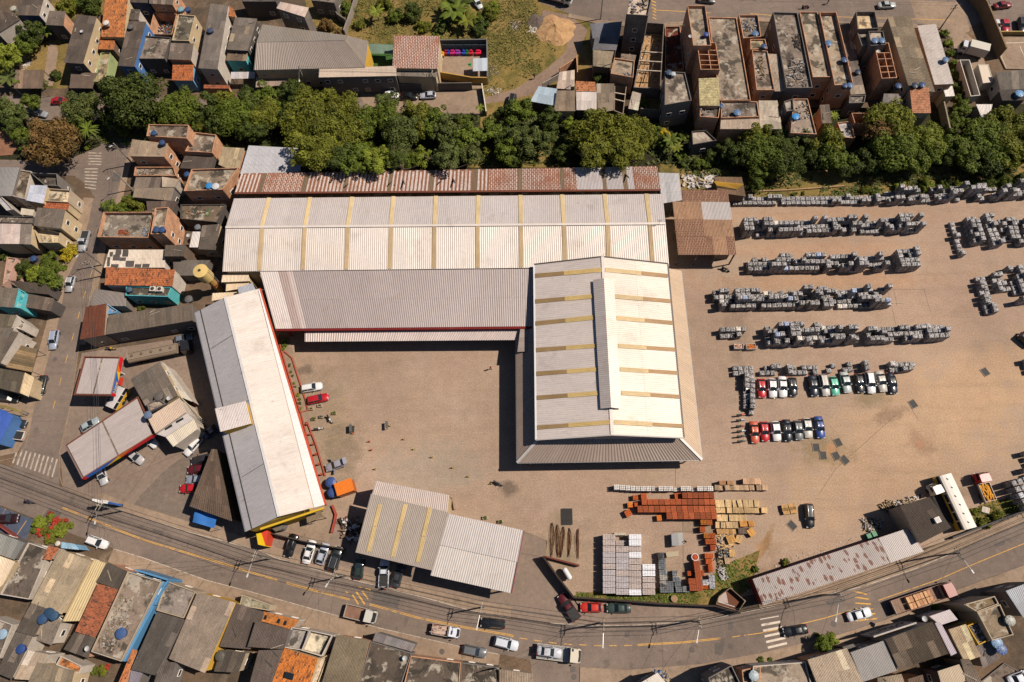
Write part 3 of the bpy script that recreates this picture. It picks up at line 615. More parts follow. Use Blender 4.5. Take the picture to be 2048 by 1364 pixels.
rubble('A3',[(215,190),(315,215),(290,270),(220,255)],0,'white broken boards heaped beside the ochre mound',[WHITE,WHITE,TAN],50,(.5,1.8))
rubble('A2',[(1845,690),(1900,680),(1960,700),(1930,745),(1850,740)],0,'pile of rubble and planks outside the walled court corner',[WHITE,TAN,GRY],60)
rubble('A2',[(1865,490),(1930,480),(1940,590),(1870,590)],0,'grey stones scattered along the court wall',[GRY,TAN],60,(.1,.4))
rubble('D4',[(830,85),(990,100),(1000,180),(900,215),(840,170)],0,'worn tyres and parts on crates beside the long rusty shed',[TAN,DRK,GRY,WHITE],120,(.3,1.0),th=(.2,.5))
rubble('D4',[(950,0),(1040,-40),(1090,20),(1010,60)],0,'broken crates and scrap beside the dark roofed workshop',[TAN,DRK,BRN],90,(.3,1.0),th=(.2,.5))
rubble('C4',[(1010,1260),(1300,1190),(1310,1210),(1040,1300)],0,'line of scrap wood along the workshop edge',[TAN,WHITE,DRK],90,(.3,1.2))
rubble('S',[(1480,1190),(1560,1120),(1680,1080),(1760,1060),(1500,1180)],0,'stones scattered along the foot of the long rusty shed',[TAN,WHITE,GRY],120,(.08,.35),th=(.04,.12))
# =============== HALLS
def part_quad(root,pts,mat,col,name,**k):return sheets(root,*pts,mat,col,name=name,**k)
def wallsof(root,foot,z0,tops,mat,col,t=.2,name='wall'):
 ctr=sum(foot,Vector())/len(foot)
 for i in range(len(foot)):
  a,b=foot[i],foot[(i+1)%len(foot)];za,zb=tops[i],tops[(i+1)%len(foot)]
  d=Vector((b.x-a.x,b.y-a.y,0)).normalized();nn=Vector((-d.y,d.x,0))
  if nn.dot(ctr-a)<0:nn=-nn
  a2,b2=(a,b)if i%2==0 else(a+d*t,b-d*t)
  mb=MB();mb.prism([(a2.x,a2.y,za),(b2.x,b2.y,zb),(b2.x+nn.x*t,b2.y+nn.y*t,zb),(a2.x+nn.x*t,a2.y+nn.y*t,za)],z0,None);mb.build(name,mat,root,col)
def strips_on(root,pl,quads_,fr,col,name='skylight',var=.1,pitch=.4,off=.12):
 off=.12
 for q in quads_:
  A,B,C,D=[onplane(x,y,pl,fr,off)for x,y in q]
  Lu,Lv=(B-A).length,(D-A).length
  me=sheet_mesh(A,B,C,D,0,1,0,1,max(2,round(Lu/.25)),.05,.0,name,M['translucent'],org_of(root),Lu,Lv)
  o=bpy.data.objects.new(name,me);COL.objects.link(o);o.parent=root;o.color=vary(col,var)
def trim(root,a,b,w_,h_,mat,col,name,dz=0):
 """a straight box from a to b"""
 a,b=Vector(a),Vector(b);d=b-a;d2=Vector((d.x,d.y,0)).normalized();nn=Vector((-d2.y,d2.x,0))*w_/2
 mb=MB();up=Vector((0,0,h_));z=Vector((0,0,dz));lo=[a-nn+z,b-nn+z,b+nn+z,a+nn+z];hi=[p+up for p in lo]
 mb.face(hi);mb.face(lo[::-1])
 for i in range(4):j=(i+1)%4;mb.face([lo[i],lo[j],hi[j],hi[i]])
 return mb.build(name,mat,root,col)
def base_of(pts,z=0):c=sum(pts,Vector())/len(pts);return Vector((c.x,c.y,z))
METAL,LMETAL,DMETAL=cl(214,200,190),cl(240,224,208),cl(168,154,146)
SKYL=cl(214,176,108);SKYD=cl(168,134,84)
nw,ne,rw,re_,sw_,se=P(468,397,7.6),P(1325,388,7.6),P(451.5,455,9.8),P(1331,447.5,9.8),P(445,543,7),P(1338,532,7)
sw_=onplane(445,543,(rw,re_,se));nw=onplane(468,397,(ne,re_,rw))
hall=thing('warehouse','very long pale metal warehouse with cross strips of yellow skylights','warehouse',base_of([nw,ne,sw_,se]),group='metal warehouses of the depot')
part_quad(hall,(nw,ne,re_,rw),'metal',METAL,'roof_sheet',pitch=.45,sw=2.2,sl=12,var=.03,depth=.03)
part_quad(hall,(rw,re_,se,sw_),'metal',LMETAL,'roof_sheet',pitch=.45,sw=2.2,sl=9,var=.05,depth=.035)  # sun on this slope is painted in: lighter colour than the upper slope
trim(hall,rw,re_,.5,.06,M['metal'],LMETAL,'ridge_cap',.12)
tops=[538.5,620.6,704,787,872,957,1041,1124,1209,1292.5];rid=[524,610,696,782,869,955,1042,1128,1215,1300];bot=[518.5,606,693,780,868,955,1042,1130,1217.5,1305]
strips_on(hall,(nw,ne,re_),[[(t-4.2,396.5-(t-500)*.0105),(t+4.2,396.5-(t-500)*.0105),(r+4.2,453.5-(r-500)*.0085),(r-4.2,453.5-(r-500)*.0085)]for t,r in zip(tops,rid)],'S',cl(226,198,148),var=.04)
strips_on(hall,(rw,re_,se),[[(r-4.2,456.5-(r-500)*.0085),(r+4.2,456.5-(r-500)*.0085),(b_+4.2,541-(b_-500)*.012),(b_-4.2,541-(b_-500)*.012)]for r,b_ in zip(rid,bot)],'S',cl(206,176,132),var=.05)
fo=inset([nw,ne,se,sw_],.5);wallsof(hall,[Vector((p.x,p.y,0))for p in fo],0,[7.3,7.3,6.8,6.8],M['wall'],WALLC['cream'])
an=P(1000+1235/3.898,330+470/3.898,9.5);mb=MB();mb.tube([an,an+Vector((0,0,2.2))],.03,5)
for k in range(4):mb.tube([an+Vector((-.7+.1*k,0,2.2-.25*k)),an+Vector((.7-.1*k,0,2.2-.25*k))],.02,4)
tag(mb.build('antenna',M['cable'],origin=an),'thin television antenna on the ridge of the long pale warehouse','antenna')
a_,b_,c_,d_=P(482,347,8.4),P(1314,332.5,8.4),P(1321,378,7.6),P(469.5,384.5,7.6)
ann=thing('warehouse','narrow rust striped lean-to roof running behind the pale warehouse','warehouse',base_of([a_,b_,c_,d_]),group='metal warehouses of the depot')
def u_of(x):return(x-475)/(1318-475)
segs=[(475,522,'ruststripe'),(530,609,'rustdash'),(618,692,'ruststripe'),(700,781,'ruststripe'),(789,864,'ruststripe'),(873,950,'ruststripe'),(960,984,'ruststripe'),(984,1041,'rustdash'),(1050,1124,'rustdash'),(1133,1157,'rustdash'),(1157,1207,'metal'),(1215,1247,'metal'),(1256,1268,'metal'),(1268,1318,'rustdash')]
for x0,x1,mt in segs:
 u0,u1=u_of(x0),u_of(x1);q=(lerp(a_,b_,u0),lerp(a_,b_,u1),lerp(d_,c_,u1),lerp(d_,c_,u0))
 sheets(ann,*q,mt,cl(196,184,178),pitch=.3,sw=2.0,sl=9,var=.06,depth=.07)
for x0,x1 in((522,530),(609,618),(692,700),(781,789),(864,873),(950,960),(1041,1050),(1124,1133),(1207,1215),(1247,1256)):
 u0,u1=u_of(x0),u_of(x1);q=(lerp(a_,b_,u0),lerp(a_,b_,u1),lerp(d_,c_,u1),lerp(d_,c_,u0))
 sheets(ann,*q,'translucent',cl(128,104,78),pitch=.3,sw=2.0,sl=9,var=.08,depth=.05,name='skylight')
trim(ann,d_+Vector((0,-.25,0)),c_+Vector((0,-.25,0)),.45,.22,M['wall'],cl(120,66,46),'gutter',-.16)
wallsof(ann,[Vector((p.x,p.y,0))for p in inset([a_,b_,c_,d_],.35)],0,[8.2,8.2,7.4,7.4],M['slab'],cl(128,100,78))
house('B3',[(1235,60),(1395,65),(1420,275),(1262,300)],5.2,'small pale grey metal roof filling the gap at the rusty annex end','metal','grey',(190,184,180),group=None,name='shed',cat='shed',win=False)
house('S',[(497,291),(607,297),(600,352),(480,348)],6.6,'pale zinc roof half shaded by the big tree at the annex left end','metal','grey',(188,184,184),group=None,name='shed',cat='shed',win=False,var=.04)
a_,b_,c_,d_=P(1345,285,5.6,'B3'),P(1790,290,5.6,'B3'),P(1845,700,4.9,'B3'),P(1390,700,4.9,'B3')
shd=thing('open_shed','open sided shed with a rusty brown corrugated roof beside the gravel yard','shed',base_of([a_,b_,c_,d_]))
def sub(A,B,C,D,u0,u1,v0,v1):return(bil(A,B,C,D,u0,v0),bil(A,B,C,D,u1,v0),bil(A,B,C,D,u1,v1),bil(A,B,C,D,u0,v1))
TANM=surf('brown_weathered_sheet',rough=.75,big=(.3,.12),fine=(2,.15),streak=.2,stains=((.8,.58,.7,cl(120,74,48),.6),));M['tanm']=TANM
for u0,u1,v0,v1,mt in((0,.5,0,.34,'tanm'),(.5,1,.34,.66,'tanm'),(0,.5,.34,.66,'rusttan'),(0,.62,.66,1,'rusttan'),(.62,.85,.66,1,'tanm'),(.85,1,.66,1,'rusttan')):sheets(shd,*sub(a_,b_,c_,d_,u0,u1,v0,v1),mt,cl(172,132,100),sw=2,sl=5,pitch=.3,var=.08)
sheets(shd,*sub(a_,b_,c_,d_,.5,1,0,.34),'metal',cl(196,184,176),sw=2,sl=5,pitch=.3,var=.04)
for u,v in((.02,.98),(.34,.98),(.66,.98),(.97,.98),(.02,.5),(.97,.5),(.02,.03),(.97,.03)):
 p=bil(a_,b_,c_,d_,u,v);mb=MB();mb.box((p.x,p.y,(p.z-.1)/2),(.25,.25,p.z-.12));mb.build('post',M['slab'],shd,cl(120,110,100))
for v in(.03,.5,.98):p,q=bil(a_,b_,c_,d_,.02,v),bil(a_,b_,c_,d_,.97,v);trim(shd,p,q,.2,.2,M['steel'],None,'beam',-.3)
p=[bil(a_,b_,c_,d_,u,v)for u,v in((.7,.55),(.95,.55),(.95,.88),(.7,.88))];mb=MB();mb.prism([(q.x,q.y)for q in p],0,3.2);mb.build('store_room',M['wall'],shd,cl(150,130,108))
house('B3',[(1415,195),(1775,195),(1787,298),(1425,292)],4.6,'rust speckled low roof behind the open brown shed','custom','grey',(172,132,100),group=None,name='shed',cat='shed',win=False,mat='rusttan')
s_=house('B3',[(1668,92),(1885,95),(1915,245),(1700,215)],3.6,'small brown shed roof with yellow pipes lying on it','fib','brown',(140,112,84),group=None,name='shed',cat='shed',win=False)
for k in range(7):
 p0,p1=P(1665+k*4,128+k*5,4.4,'B3'),P(1900-k*8,150+k*6,4.2,'B3');mb=MB();mb.tube([p0,p1],.06,6);tag(mb.build('pipe',M['clean'],origin=p0,col=cl(226,170,40)),'yellow pipe lying across the small brown shed roof','pipe','yellow pipes on the brown shed')
rubble('B3',[(1410,85),(1690,90),(1690,185),(1420,185)],0,'white scrap panels and frames stored behind the open brown shed',[WHITE,WHITE,GRY,TAN],110,(.6,2.6),th=(.1,.5))
a_,b_,c_,d_=P(520,543.5,6.9),P(1070,537.5,6.9),P(1070,652,5.9),P(551,657,5.9)
mid=thing('warehouse','plain grey lean-to roof with a dark red gutter facing the yard','warehouse',base_of([a_,b_,c_,d_]),group='metal warehouses of the depot')
sheets(mid,*sub(a_,b_,c_,d_,0,.066,0,1),'metal',cl(236,220,208),sw=1.5,sl=16,pitch=.45,var=.03,depth=.03)
sheets(mid,*sub(a_,b_,c_,d_,.066,.1,0,1),'metal',cl(188,164,152),sw=1.5,sl=16,pitch=.45,var=.02,depth=.03)
sheets(mid,*sub(a_,b_,c_,d_,.1,.12,0,1),'metal',cl(216,194,182),sw=1.5,sl=16,pitch=.45,var=.02,depth=.03)
sheets(mid,*sub(a_,b_,c_,d_,.12,1,0,1),'metal',cl(176,160,152),sw=2.2,sl=8,pitch=.45,var=.03,depth=.03)
trim(mid,d_+Vector((0,-.3,0)),c_+Vector((0,-.3,0)),.5,.7,M['wall'],cl(118,24,22),'gutter',-.7)
for k in range(12):
 p=lerp(d_,c_,(k+.3)/12);mb=MB();mb.box((p.x,p.y+.6,2.6),(.35,.35,5.2));mb.build('post',M['wall'],mid,cl(140,40,34))
fo=[a_+Vector((0,-.6,0)),b_+Vector((0,-.6,0)),lerp(b_,c_,.6),lerp(a_,d_,.6)];wallsof(mid,[Vector((p.x,p.y,0))for p in fo],0,[6.7,6.7,5.7,5.7],M['wall'],WALLC['cream'])
a_,b_,c_,d_=P(609.5,662.8,4.9),P(1052,658.5,4.9),P(1036,680,4.4),P(609.5,683.5,4.4)
aw=thing('awning','narrow pale awning hanging below the dark red gutter','awning',base_of([a_,b_,c_,d_]))
sheets(aw,a_,b_,c_,d_,'metal',cl(216,196,184),sw=2,sl=4,pitch=.45,var=.03,depth=.07)
for k in range(10):p,q=lerp(a_,b_,(k+.5)/10),lerp(d_,c_,(k+.5)/10);trim(aw,p,q,.12,.12,M['steel'],None,'bracket',-.16)
W0,R0,E0,W1,R1,E1=P(1068,529,8.0),P(1205,513.4,10.2),P(1335.6,527.5,8.0),P(1072,880,8.0),P(1224.5,870,10.2),P(1368,876,8.0)
W0=onplane(1068,529,(W1,R1,R0));E0=onplane(1335.6,527.5,(E1,R1,R0))
bh=thing('warehouse','tall gabled warehouse with a raised ridge vent and skirt canopy','warehouse',base_of([W0,E0,W1,E1]),group='metal warehouses of the depot')
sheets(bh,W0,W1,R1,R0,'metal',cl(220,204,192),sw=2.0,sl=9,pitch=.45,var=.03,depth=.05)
sheets(bh,E0,E1,R1,R0,'metal',cl(236,220,200),sw=2.0,sl=9,pitch=.45,var=.05,depth=.05)  # sunward slope gets its brightness from a lighter colour, same metal as the left
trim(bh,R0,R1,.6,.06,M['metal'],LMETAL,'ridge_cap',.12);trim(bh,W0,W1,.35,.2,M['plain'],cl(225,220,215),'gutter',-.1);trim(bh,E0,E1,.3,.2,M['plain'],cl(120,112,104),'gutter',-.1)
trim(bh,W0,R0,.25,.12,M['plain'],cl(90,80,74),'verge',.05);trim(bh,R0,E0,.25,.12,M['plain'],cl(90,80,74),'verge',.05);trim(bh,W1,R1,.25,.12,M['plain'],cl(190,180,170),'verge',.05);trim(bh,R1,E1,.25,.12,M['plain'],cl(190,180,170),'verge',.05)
def Sx(fr,x,y):return px(fr,x,y)
wl=[('B3',275,865),('B3',275,1065),('B3',277,1237),('C3',283,118),('C3',285,303),('C3',288,490),('C3',291,722)]
wi=[('B3',800,818),('B3',725,1025),('B3',735,1190),('C3',745,85),('C3',755,268),('C3',765,455),('C3',868,680)]
ri=[('B3',820,818),('B3',895,1025),('B3',905,1193),('C3',920,85),('C3',935,268),('C3',945,452),('C3',888,680)]
ro=[('B3',1308,865),('B3',1328,1062),('B3',1345,1232),('C3',1365,115),('C3',1385,297),('C3',1400,482),('C3',1425,710)]
T=4.4
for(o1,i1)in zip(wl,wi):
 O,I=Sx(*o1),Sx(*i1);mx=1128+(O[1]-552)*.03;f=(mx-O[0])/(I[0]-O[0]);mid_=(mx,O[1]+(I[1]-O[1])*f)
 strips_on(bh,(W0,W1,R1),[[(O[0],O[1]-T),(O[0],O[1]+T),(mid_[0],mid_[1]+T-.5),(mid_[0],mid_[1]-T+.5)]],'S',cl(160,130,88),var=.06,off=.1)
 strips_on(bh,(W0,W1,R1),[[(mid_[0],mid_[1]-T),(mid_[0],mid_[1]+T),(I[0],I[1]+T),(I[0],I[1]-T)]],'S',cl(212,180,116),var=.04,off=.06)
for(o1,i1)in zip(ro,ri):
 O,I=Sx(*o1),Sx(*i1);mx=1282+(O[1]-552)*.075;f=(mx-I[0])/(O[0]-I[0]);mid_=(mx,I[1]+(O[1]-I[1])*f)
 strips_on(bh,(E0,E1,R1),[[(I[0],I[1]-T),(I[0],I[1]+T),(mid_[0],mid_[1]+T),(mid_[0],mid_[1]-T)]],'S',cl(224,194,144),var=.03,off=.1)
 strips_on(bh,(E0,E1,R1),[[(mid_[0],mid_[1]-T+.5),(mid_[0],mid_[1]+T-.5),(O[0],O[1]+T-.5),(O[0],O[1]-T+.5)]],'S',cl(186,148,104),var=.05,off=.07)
zz=.95
v=[P(1186,559.6,9.5+zz),P(1228,559.6,9.5+zz),P(1242,817.5,9.5+zz),P(1201,817.5,9.5+zz)];m0,m1=(v[0]+v[1])/2+Vector((0,0,.75)),(v[3]+v[2])/2+Vector((0,0,.75))
sheets(bh,v[0],v[3],m1,m0,'metal',cl(206,192,182),sw=2,sl=4,pitch=.45,var=.03,depth=.07,name='vent_roof');sheets(bh,v[1],v[2],m1,m0,'metal',cl(236,220,200),sw=2,sl=4,pitch=.45,var=.02,depth=.07,name='vent_roof')  # vent halves likewise: sun side lighter and far side darker by colour
mb=MB()
for k in range(15):
 for e0,e1 in((v[0],v[3]),(v[1],v[2])):
  p=lerp(e0,e1,(k+.5)/15);c2=lerp(m0,m1,(k+.5)/15);q=lerp(p,c2,.25);mb.box((q.x,q.y,9.5),(.12,.12,1.8))
mb.build('vent_posts',M['steel'],bh)
ft=[Vector((p.x,p.y,0))for p in inset([W0,E0,E1,W1],.35)]
wallsof(bh,ft,0,[7.8,7.8,7.8,7.8],M['wall'],cl(170,160,150),name='wall')
for s0,s1,r_ in((ft[0],ft[1],R0),(ft[3],ft[2],R1)):
 mm=(s0+s1)/2;q=[Vector((s0.x,s0.y,7.8)),Vector((s1.x,s1.y,7.8)),Vector((mm.x,mm.y,9.95))];mb=MB();d=Vector((0,.1 if r_ is R0 else-.1,0))
 mb.face([p+d*0 for p in q]);mb.face([p-d for p in q][::-1]);mb.build('gable',M['wall'],bh,cl(170,160,150))
o=[P(1032,655,4.6),P(1034,925.5,4.6),P(1404,919.5,4.6),P(1363,541.6,4.6)]
i_=[Vector((ft[0].x,o[0].y,6.2)),Vector((ft[3].x,ft[3].y,6.2)),Vector((ft[2].x,ft[2].y,6.2)),Vector((ft[1].x,o[3].y,6.2))]
cn=thing('canopy','brown grey skirt canopy wrapping three sides of the gabled warehouse','canopy',base_of(o))
sheets(cn,o[0],o[1],i_[1],i_[0],'metal',cl(158,136,120),sw=2,sl=9,pitch=.5,var=.06,depth=.05)
sheets(cn,i_[1],i_[2],o[2],o[1],'metal',cl(160,140,124),sw=1.6,sl=9,pitch=.5,var=.06,depth=.06)
sheets(cn,i_[3],i_[3]+(i_[2]-i_[3])*.995,o[2]+(o[3]-o[2])*.005,o[3],'metal',cl(196,164,132),sw=2,sl=9,pitch=.5,var=.06,depth=.05)if False else sheets(cn,o[3],o[2],i_[2],i_[3],'metal',cl(190,160,128),sw=2,sl=9,pitch=.5,var=.06,depth=.05)
for a,b_ in((i_[1],o[1]),(i_[2],o[2])):trim(cn,a,b_,.5,.08,M['metal'],cl(206,198,188),'hip_flashing',.1)
for e0,e1,n_ in((o[0],o[1],6),(o[1],o[2],8),(o[2],o[3],8)):
 trim(cn,e0,e1,.25,.25,M['steel'],None,'beam',-.3)
 for k in range(n_):
  p=lerp(e0,e1,(k+.5)/n_);c0=(o[0]+o[2])/2;d=(Vector((c0.x,c0.y,0))-Vector((p.x,p.y,0))).normalized()*.5;mb=MB();mb.box((p.x+d.x,p.y+d.y,2.1),(.25,.25,4.2));mb.build('post',M['steel'],cn)
house('S',[(1041,655),(1069,655),(1069,702),(1035,704)],5.4,'short piece of grey roof between the awning and the skirt canopy','metal','grey',(160,142,130),rise=.3,group=None,name='canopy',cat='canopy',win=False,ribs='h')
A0,B0,C0=P(389,626,8.4),P(450,594.5,10.2),P(520,577,8.6)
A1_,B1_,C1_=P(491,1063.5,8.4),P(558,1033,10.2),P(651,1009,8.6)
of=thing('office_building','slanting office wing with sunlit right roof slope and red eaves','office building',base_of([A0,C0,A1_,C1_]))
S0,S1=lerp(B0,C0,.93),lerp(B1_,C1_,.74)
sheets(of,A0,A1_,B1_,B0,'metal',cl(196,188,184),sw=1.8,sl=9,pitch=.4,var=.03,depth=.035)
sheets(of,B0,B1_,S1,S0,'metal',cl(238,222,206),sw=1.8,sl=9,pitch=.4,var=.04,depth=.035)  # right of the ridge the sunlight is put into a paler sheet colour
S0b,S1b=S0+Vector((.12,.02,0)),S1+Vector((.12,.02,0))
sheets(of,S0b,S1b,C1_,C0,'clean',cl(244,234,224),sw=2.5,sl=5,pitch=.8,var=.03,depth=.03,name='apron_sheet')
trim(of,B0,B1_,.5,.06,M['metal'],cl(235,228,220),'ridge_cap',.1);trim(of,C0,C1_,.28,.4,M['plain'],cl(216,88,58),'fascia',-.3)
q0,q1=lerp(A0,B0,.2),lerp(A1_,B1_,.2);trim(of,q0,q1,.16,.03,M['cable'],None,'gutter',.11);trim(of,A0,A1_,.2,.3,M['plain'],cl(120,120,126),'fascia',-.2)
for y0,f0 in((.2,.62),(.51,.5),(.79,.45)):
 a,b_=bil(A0,A1_,B1_,B0,y0,.25),bil(A0,A1_,B1_,B0,y0-.012,.95);trim(of,a,b_,.07,.03,M['cable'],None,'cable',.12)
E_=inset([A0,C0,C1_,A1_],.3);ea=(Vector((E_[3].x,E_[3].y,0))-Vector((E_[2].x,E_[2].y,0))).normalized()*4.6;E_[1]=E_[1]+ea;E_[2]=E_[2]+ea
wallsof(of,[Vector((p.x,p.y,0))for p in E_],0,[8.1,8.6,8.6,8.1],M['wall'],cl(210,170,60))
tb=house('C1',[(1675,575),(1915,515),(1958,690),(1718,755)],11.6,'small raised box roof with yellow walls on the grey office slope','metal','yellow',(225,210,200),rise=.2,group=None,name='roof_box',cat='roof structure',win=False,base=8.9,var=.03)
mb=MB();a,b_=P(520,1056,7.0),P(647,1014,7.0);d=(b_-a);d.z=0;d.normalize();nn=Vector((d.y,-d.x,0))
mb.prism([(a.x,a.y),(b_.x,b_.y),(b_.x+nn.x*.35,b_.y+nn.y*.35),(a.x+nn.x*.35,a.y+nn.y*.35)],6.5,7.0,bottom=True);tag(mb.build('sign_band',M['clean'],origin=a,col=cl(226,182,48)),'yellow fascia band across the street end of the office wing','fascia')
for pts,hh,cc,lab in(([(48,222),(85,215),(118,318),(62,305)],3.4,(236,196,30),'yellow gate pier at the street corner of the office'),([(85,215),(130,195),(140,205),(118,318),(95,312)],3.2,(214,70,44),'red gate pier beside the yellow one')):
 q=[P(x,y,hh,'D2')for x,y in pts];mb=MB();mb.prism([(p.x,p.y)for p in q],0,hh);tag(mb.build('gate_pier',M['clean'],origin=base_of(q),col=cl(*cc)),lab,'gate pier')
def wallrun(fr,pts,h,t,mat,col,label,name='boundary_wall',cat='wall',hp=0,group=None):
 p=[P(x,y,hp,fr)for x,y in pts];mb=MB()
 for i in range(len(p)-1):
  d=(p[i+1]-p[i]);d.z=0;d.normalize();nn=Vector((-d.y,d.x,0))*t/2;e=d*(t/2-.003 if i else 0)
  mb.prism([p[i]-nn-e,p[i+1]-nn-e*.0,p[i+1]+nn,p[i]+nn-e],0,h+.0*i-.003*(i%2))
 o=mb.build(name,mat,origin=Vector((p[0].x,p[0].y,0)),col=col);tag(o,label,cat,group);return o
wallrun('C2',[(222,0),(250,130),(395,605),(455,590),(440,520),(330,180),(270,130)],.4,.2,M['clean'],cl(186,88,66),'red planter kerb along the office wing upper half','planter_kerb','planter')
wallrun('C2',[(400,605),(475,905),(560,1210),(600,1330)],.4,.2,M['clean'],cl(186,88,66),'red kerb under the office eaves lower half','planter_kerb','planter')
wallrun('C2',[(450,680),(520,860),(590,1100)],.5,.2,M['clean'],cl(182,96,74),'outer red kerb beside the parked cars','planter_kerb','planter')
wallrun('D2',[(248,190),(275,125),(350,100),(480,15)],.8,.3,M['clean'],cl(182,82,62),'red wall stepping round the entrance terrace','terrace_wall','wall')
wallrun('D2',[(640,5),(668,75),(655,140),(635,215)],.8,.3,M['clean'],cl(176,78,62),'red curved wall on the right of the entrance terrace','terrace_wall','wall')
for k in range(6):
 p=P(455+k*22,700+k*78,0,'C2');mb=MB();mb.box((p.x,p.y,.5),(.3,.3,1.0),.3);mb.box((p.x,p.y,1.04),(.38,.38,.08),.3);tag(mb.build('bollard',M['clean'],origin=p,col=cl(190,80,60)),'short red post on the walkway beside the office wing','post','red posts along the office walkway')
house('D2',[(430,75),(535,25),(568,90),(440,140)],3.0,'brown canvas-like flat roof over the entrance terrace','metal','none',(150,126,96),rise=.1,group=None,name='canopy',cat='canopy',win=False)
house('D2',[(160,175),(265,120),(248,188),(200,205)],3.0,'thin grey lean-to roof beside the yellow gate pier','fib','grey',(120,108,92),rise=.1,group=None,name='canopy',cat='canopy',win=False)
house('B1',[(1735,852),(1935,845),(1950,905),(1725,915)],5.4,'cream flat roof right of the yellow water tower','metal','cream',(238,214,180),rise=.1,group=None,cat='annex',name='annex',win=False,var=.04)
house('B1',[(1765,905),(1935,895),(1950,950),(1760,985)],4.6,'lower cream roof step below the flat cream roof','metal','cream',(236,208,170),rise=.1,group=None,cat='annex',name='annex',win=False,var=.04)
house('B1',[(1655,1000),(1850,990),(1800,1035),(1650,1060)],4.2,'narrow cream roof at the foot of the yellow water tower','metal','cream',(236,208,170),rise=.1,group=None,cat='annex',name='annex',win=False,var=.04)
house('B1',[(1850,955),(1970,920),(1995,985),(1862,1000)],6.4,'small grey zinc box roof above the office wing head','metal','grey',(186,186,190),rise=.1,group=None,cat='annex',name='annex',win=False,var=.04)
b0=P(1722,978,0,'B1');wt=thing('water_tower','yellow cylindrical water tower on a narrower shaft','water tower',b0)
TH=9.6;mb=MB();mb.lathe(b0,[(.75,0),(.75,5.9)],20);mb.build('shaft',M['plain'],wt,cl(216,168,90))
mb=MB();mb.lathe(b0,[(.72,5.9),(1.45,6.6),(1.5,6.7),(1.5,TH),(1.42,TH+.05)],24);mb.build('tank',M['plain'],wt,cl(222,188,118))
mb=MB();mb.lathe(b0,[(1.55,TH+.0505),(1.55,TH+.15),(.3,TH+.32)],24,smooth=False);mb.build('lid',M['plain'],wt,cl(228,194,120))
mb=MB();mb.lathe(b0+Vector((-.1,0,0)),[(.28,TH+.33),(.28,TH+.5)],12);mb.build('hatch',M['cable'],wt)
mb=MB()
for s_ in(-.2,.2):mb.tube([b0+Vector((1.55,s_,.1)),b0+Vector((1.55,s_,TH))],.03,4)
for k in range(20):mb.tube([b0+Vector((1.55,-.2,.4+k*.46)),b0+Vector((1.55,.2,.4+k*.46))],.02,4)
mb.build('ladder',M['steel'],wt);mb=MB();mb.lathe(b0,[(.78,3.2),(.8,3.4),(.78,3.6)],20);mb.build('band',M['plain'],wt,cl(170,60,44))
def canopy(fr,pts,h,label,stripe,text=False):
 q=[P(x,y,h,fr)for x,y in pts];r=thing('station_canopy',label,'canopy',base_of(q),group='canopies of the filling station')
 I=inset(q,.35)
 sheets(r,*[Vector((p.x,p.y,h-.1))for p in I],'metal',cl(200,184,174),sw=1.0,sl=20,pitch=.33,var=.03,depth=.012)
 m0,m1=((I[0]+I[1])/2,(I[3]+I[2])/2)if not stripe else((I[1]+I[2])/2,(I[0]+I[3])/2)
 mb=MB();d=(m1-m0);d.z=0;d.normalize();nn=Vector((-d.y,d.x,0))*.14;z=h-.04
 mb.prism([m0-nn,m1-nn,m1+nn,m0+nn],z-.03,z+.02);mb.build('centre_gutter',M['slab'],r,cl(128,110,96))
 for i in range(4):
  a,b_=q[i],q[(i+1)%4];d=(b_-a).normalized();nn=Vector((-d.y,d.x,0));c0=base_of(q)
  if nn.dot(c0-a)<0:nn=-nn
  if i%2:a=a+d*.2;b_=b_-d*.2
  mb=MB();mb.prism([(a.x,a.y),(b_.x,b_.y),(b_.x+nn.x*.2,b_.y+nn.y*.2),(a.x+nn.x*.2,a.y+nn.y*.2)],h-.9,h+.08,bottom=True);mb.build('fascia',M['oldmetal'],r,cl(140,84,64)if i!=(1 if not stripe else 2)else cl(150,120,110))
 for u,v_ in((.25,.25),(.25,.75),(.75,.25),(.75,.75)):
  p=bil(*q,u,v_);mb=MB();mb.box((p.x,p.y,(h-.3)/2),(.3,.3,h-.3));mb.build('column',M['plain'],r,cl(200,200,200))
 for u in(.3,.7):
  p=bil(*q,u,.5);mb=MB();mb.box((p.x,p.y,.1),(1.0,2.6,.2));mb.box((p.x,p.y,.95),(.5,.9,1.5));mb.build('fuel_pump',M['clean'],r,cl(200,60,40))
 return r,q
cn1,q1_=canopy('C1',[(658,166),(938,170),(872,472),(576,468)],5.4,'smaller square station canopy with a multicoloured fascia on its right',False)
cn2,q2_=canopy('C1',[(1078,478),(1203,772),(640,1120),(505,862)],5.4,'long slanted station canopy with rusted edges',True)
def band(root,a,b_,z0,z1,segs,out_):
 """coloured panels along a fascia from a to b; segs = (u0,u1,v0a,v0b,v1a,v1b,colour): lower/upper share of the height at each end"""
 d=(b_-a);Ln=d.length
 for(u0,u1,la,lb,ha,hb,c_)in segs:
  mb=MB();pa,pb=a+d*u0+out_,a+d*u1+out_
  f=lambda p,t:Vector((p.x,p.y,z0+(z1-z0)*t));q=[f(pa,la),f(pb,lb),f(pb,hb),f(pa,ha)];nn=out_.normalized()*.02
  mb.face(q if(q[1]-q[0]).cross(q[2]-q[0]).dot(out_)>0 else q[::-1])
  bk=[p-nn for p in q]
  for i in range(4):j=(i+1)%4;mb.face([bk[i],bk[j],q[j],q[i]])
  mb.build('fascia_panel',M['clean'],root,cl(*c_))
RED,ORA,YEL,BLUE=(226,30,40),(240,120,20),(250,196,10),(20,110,200)
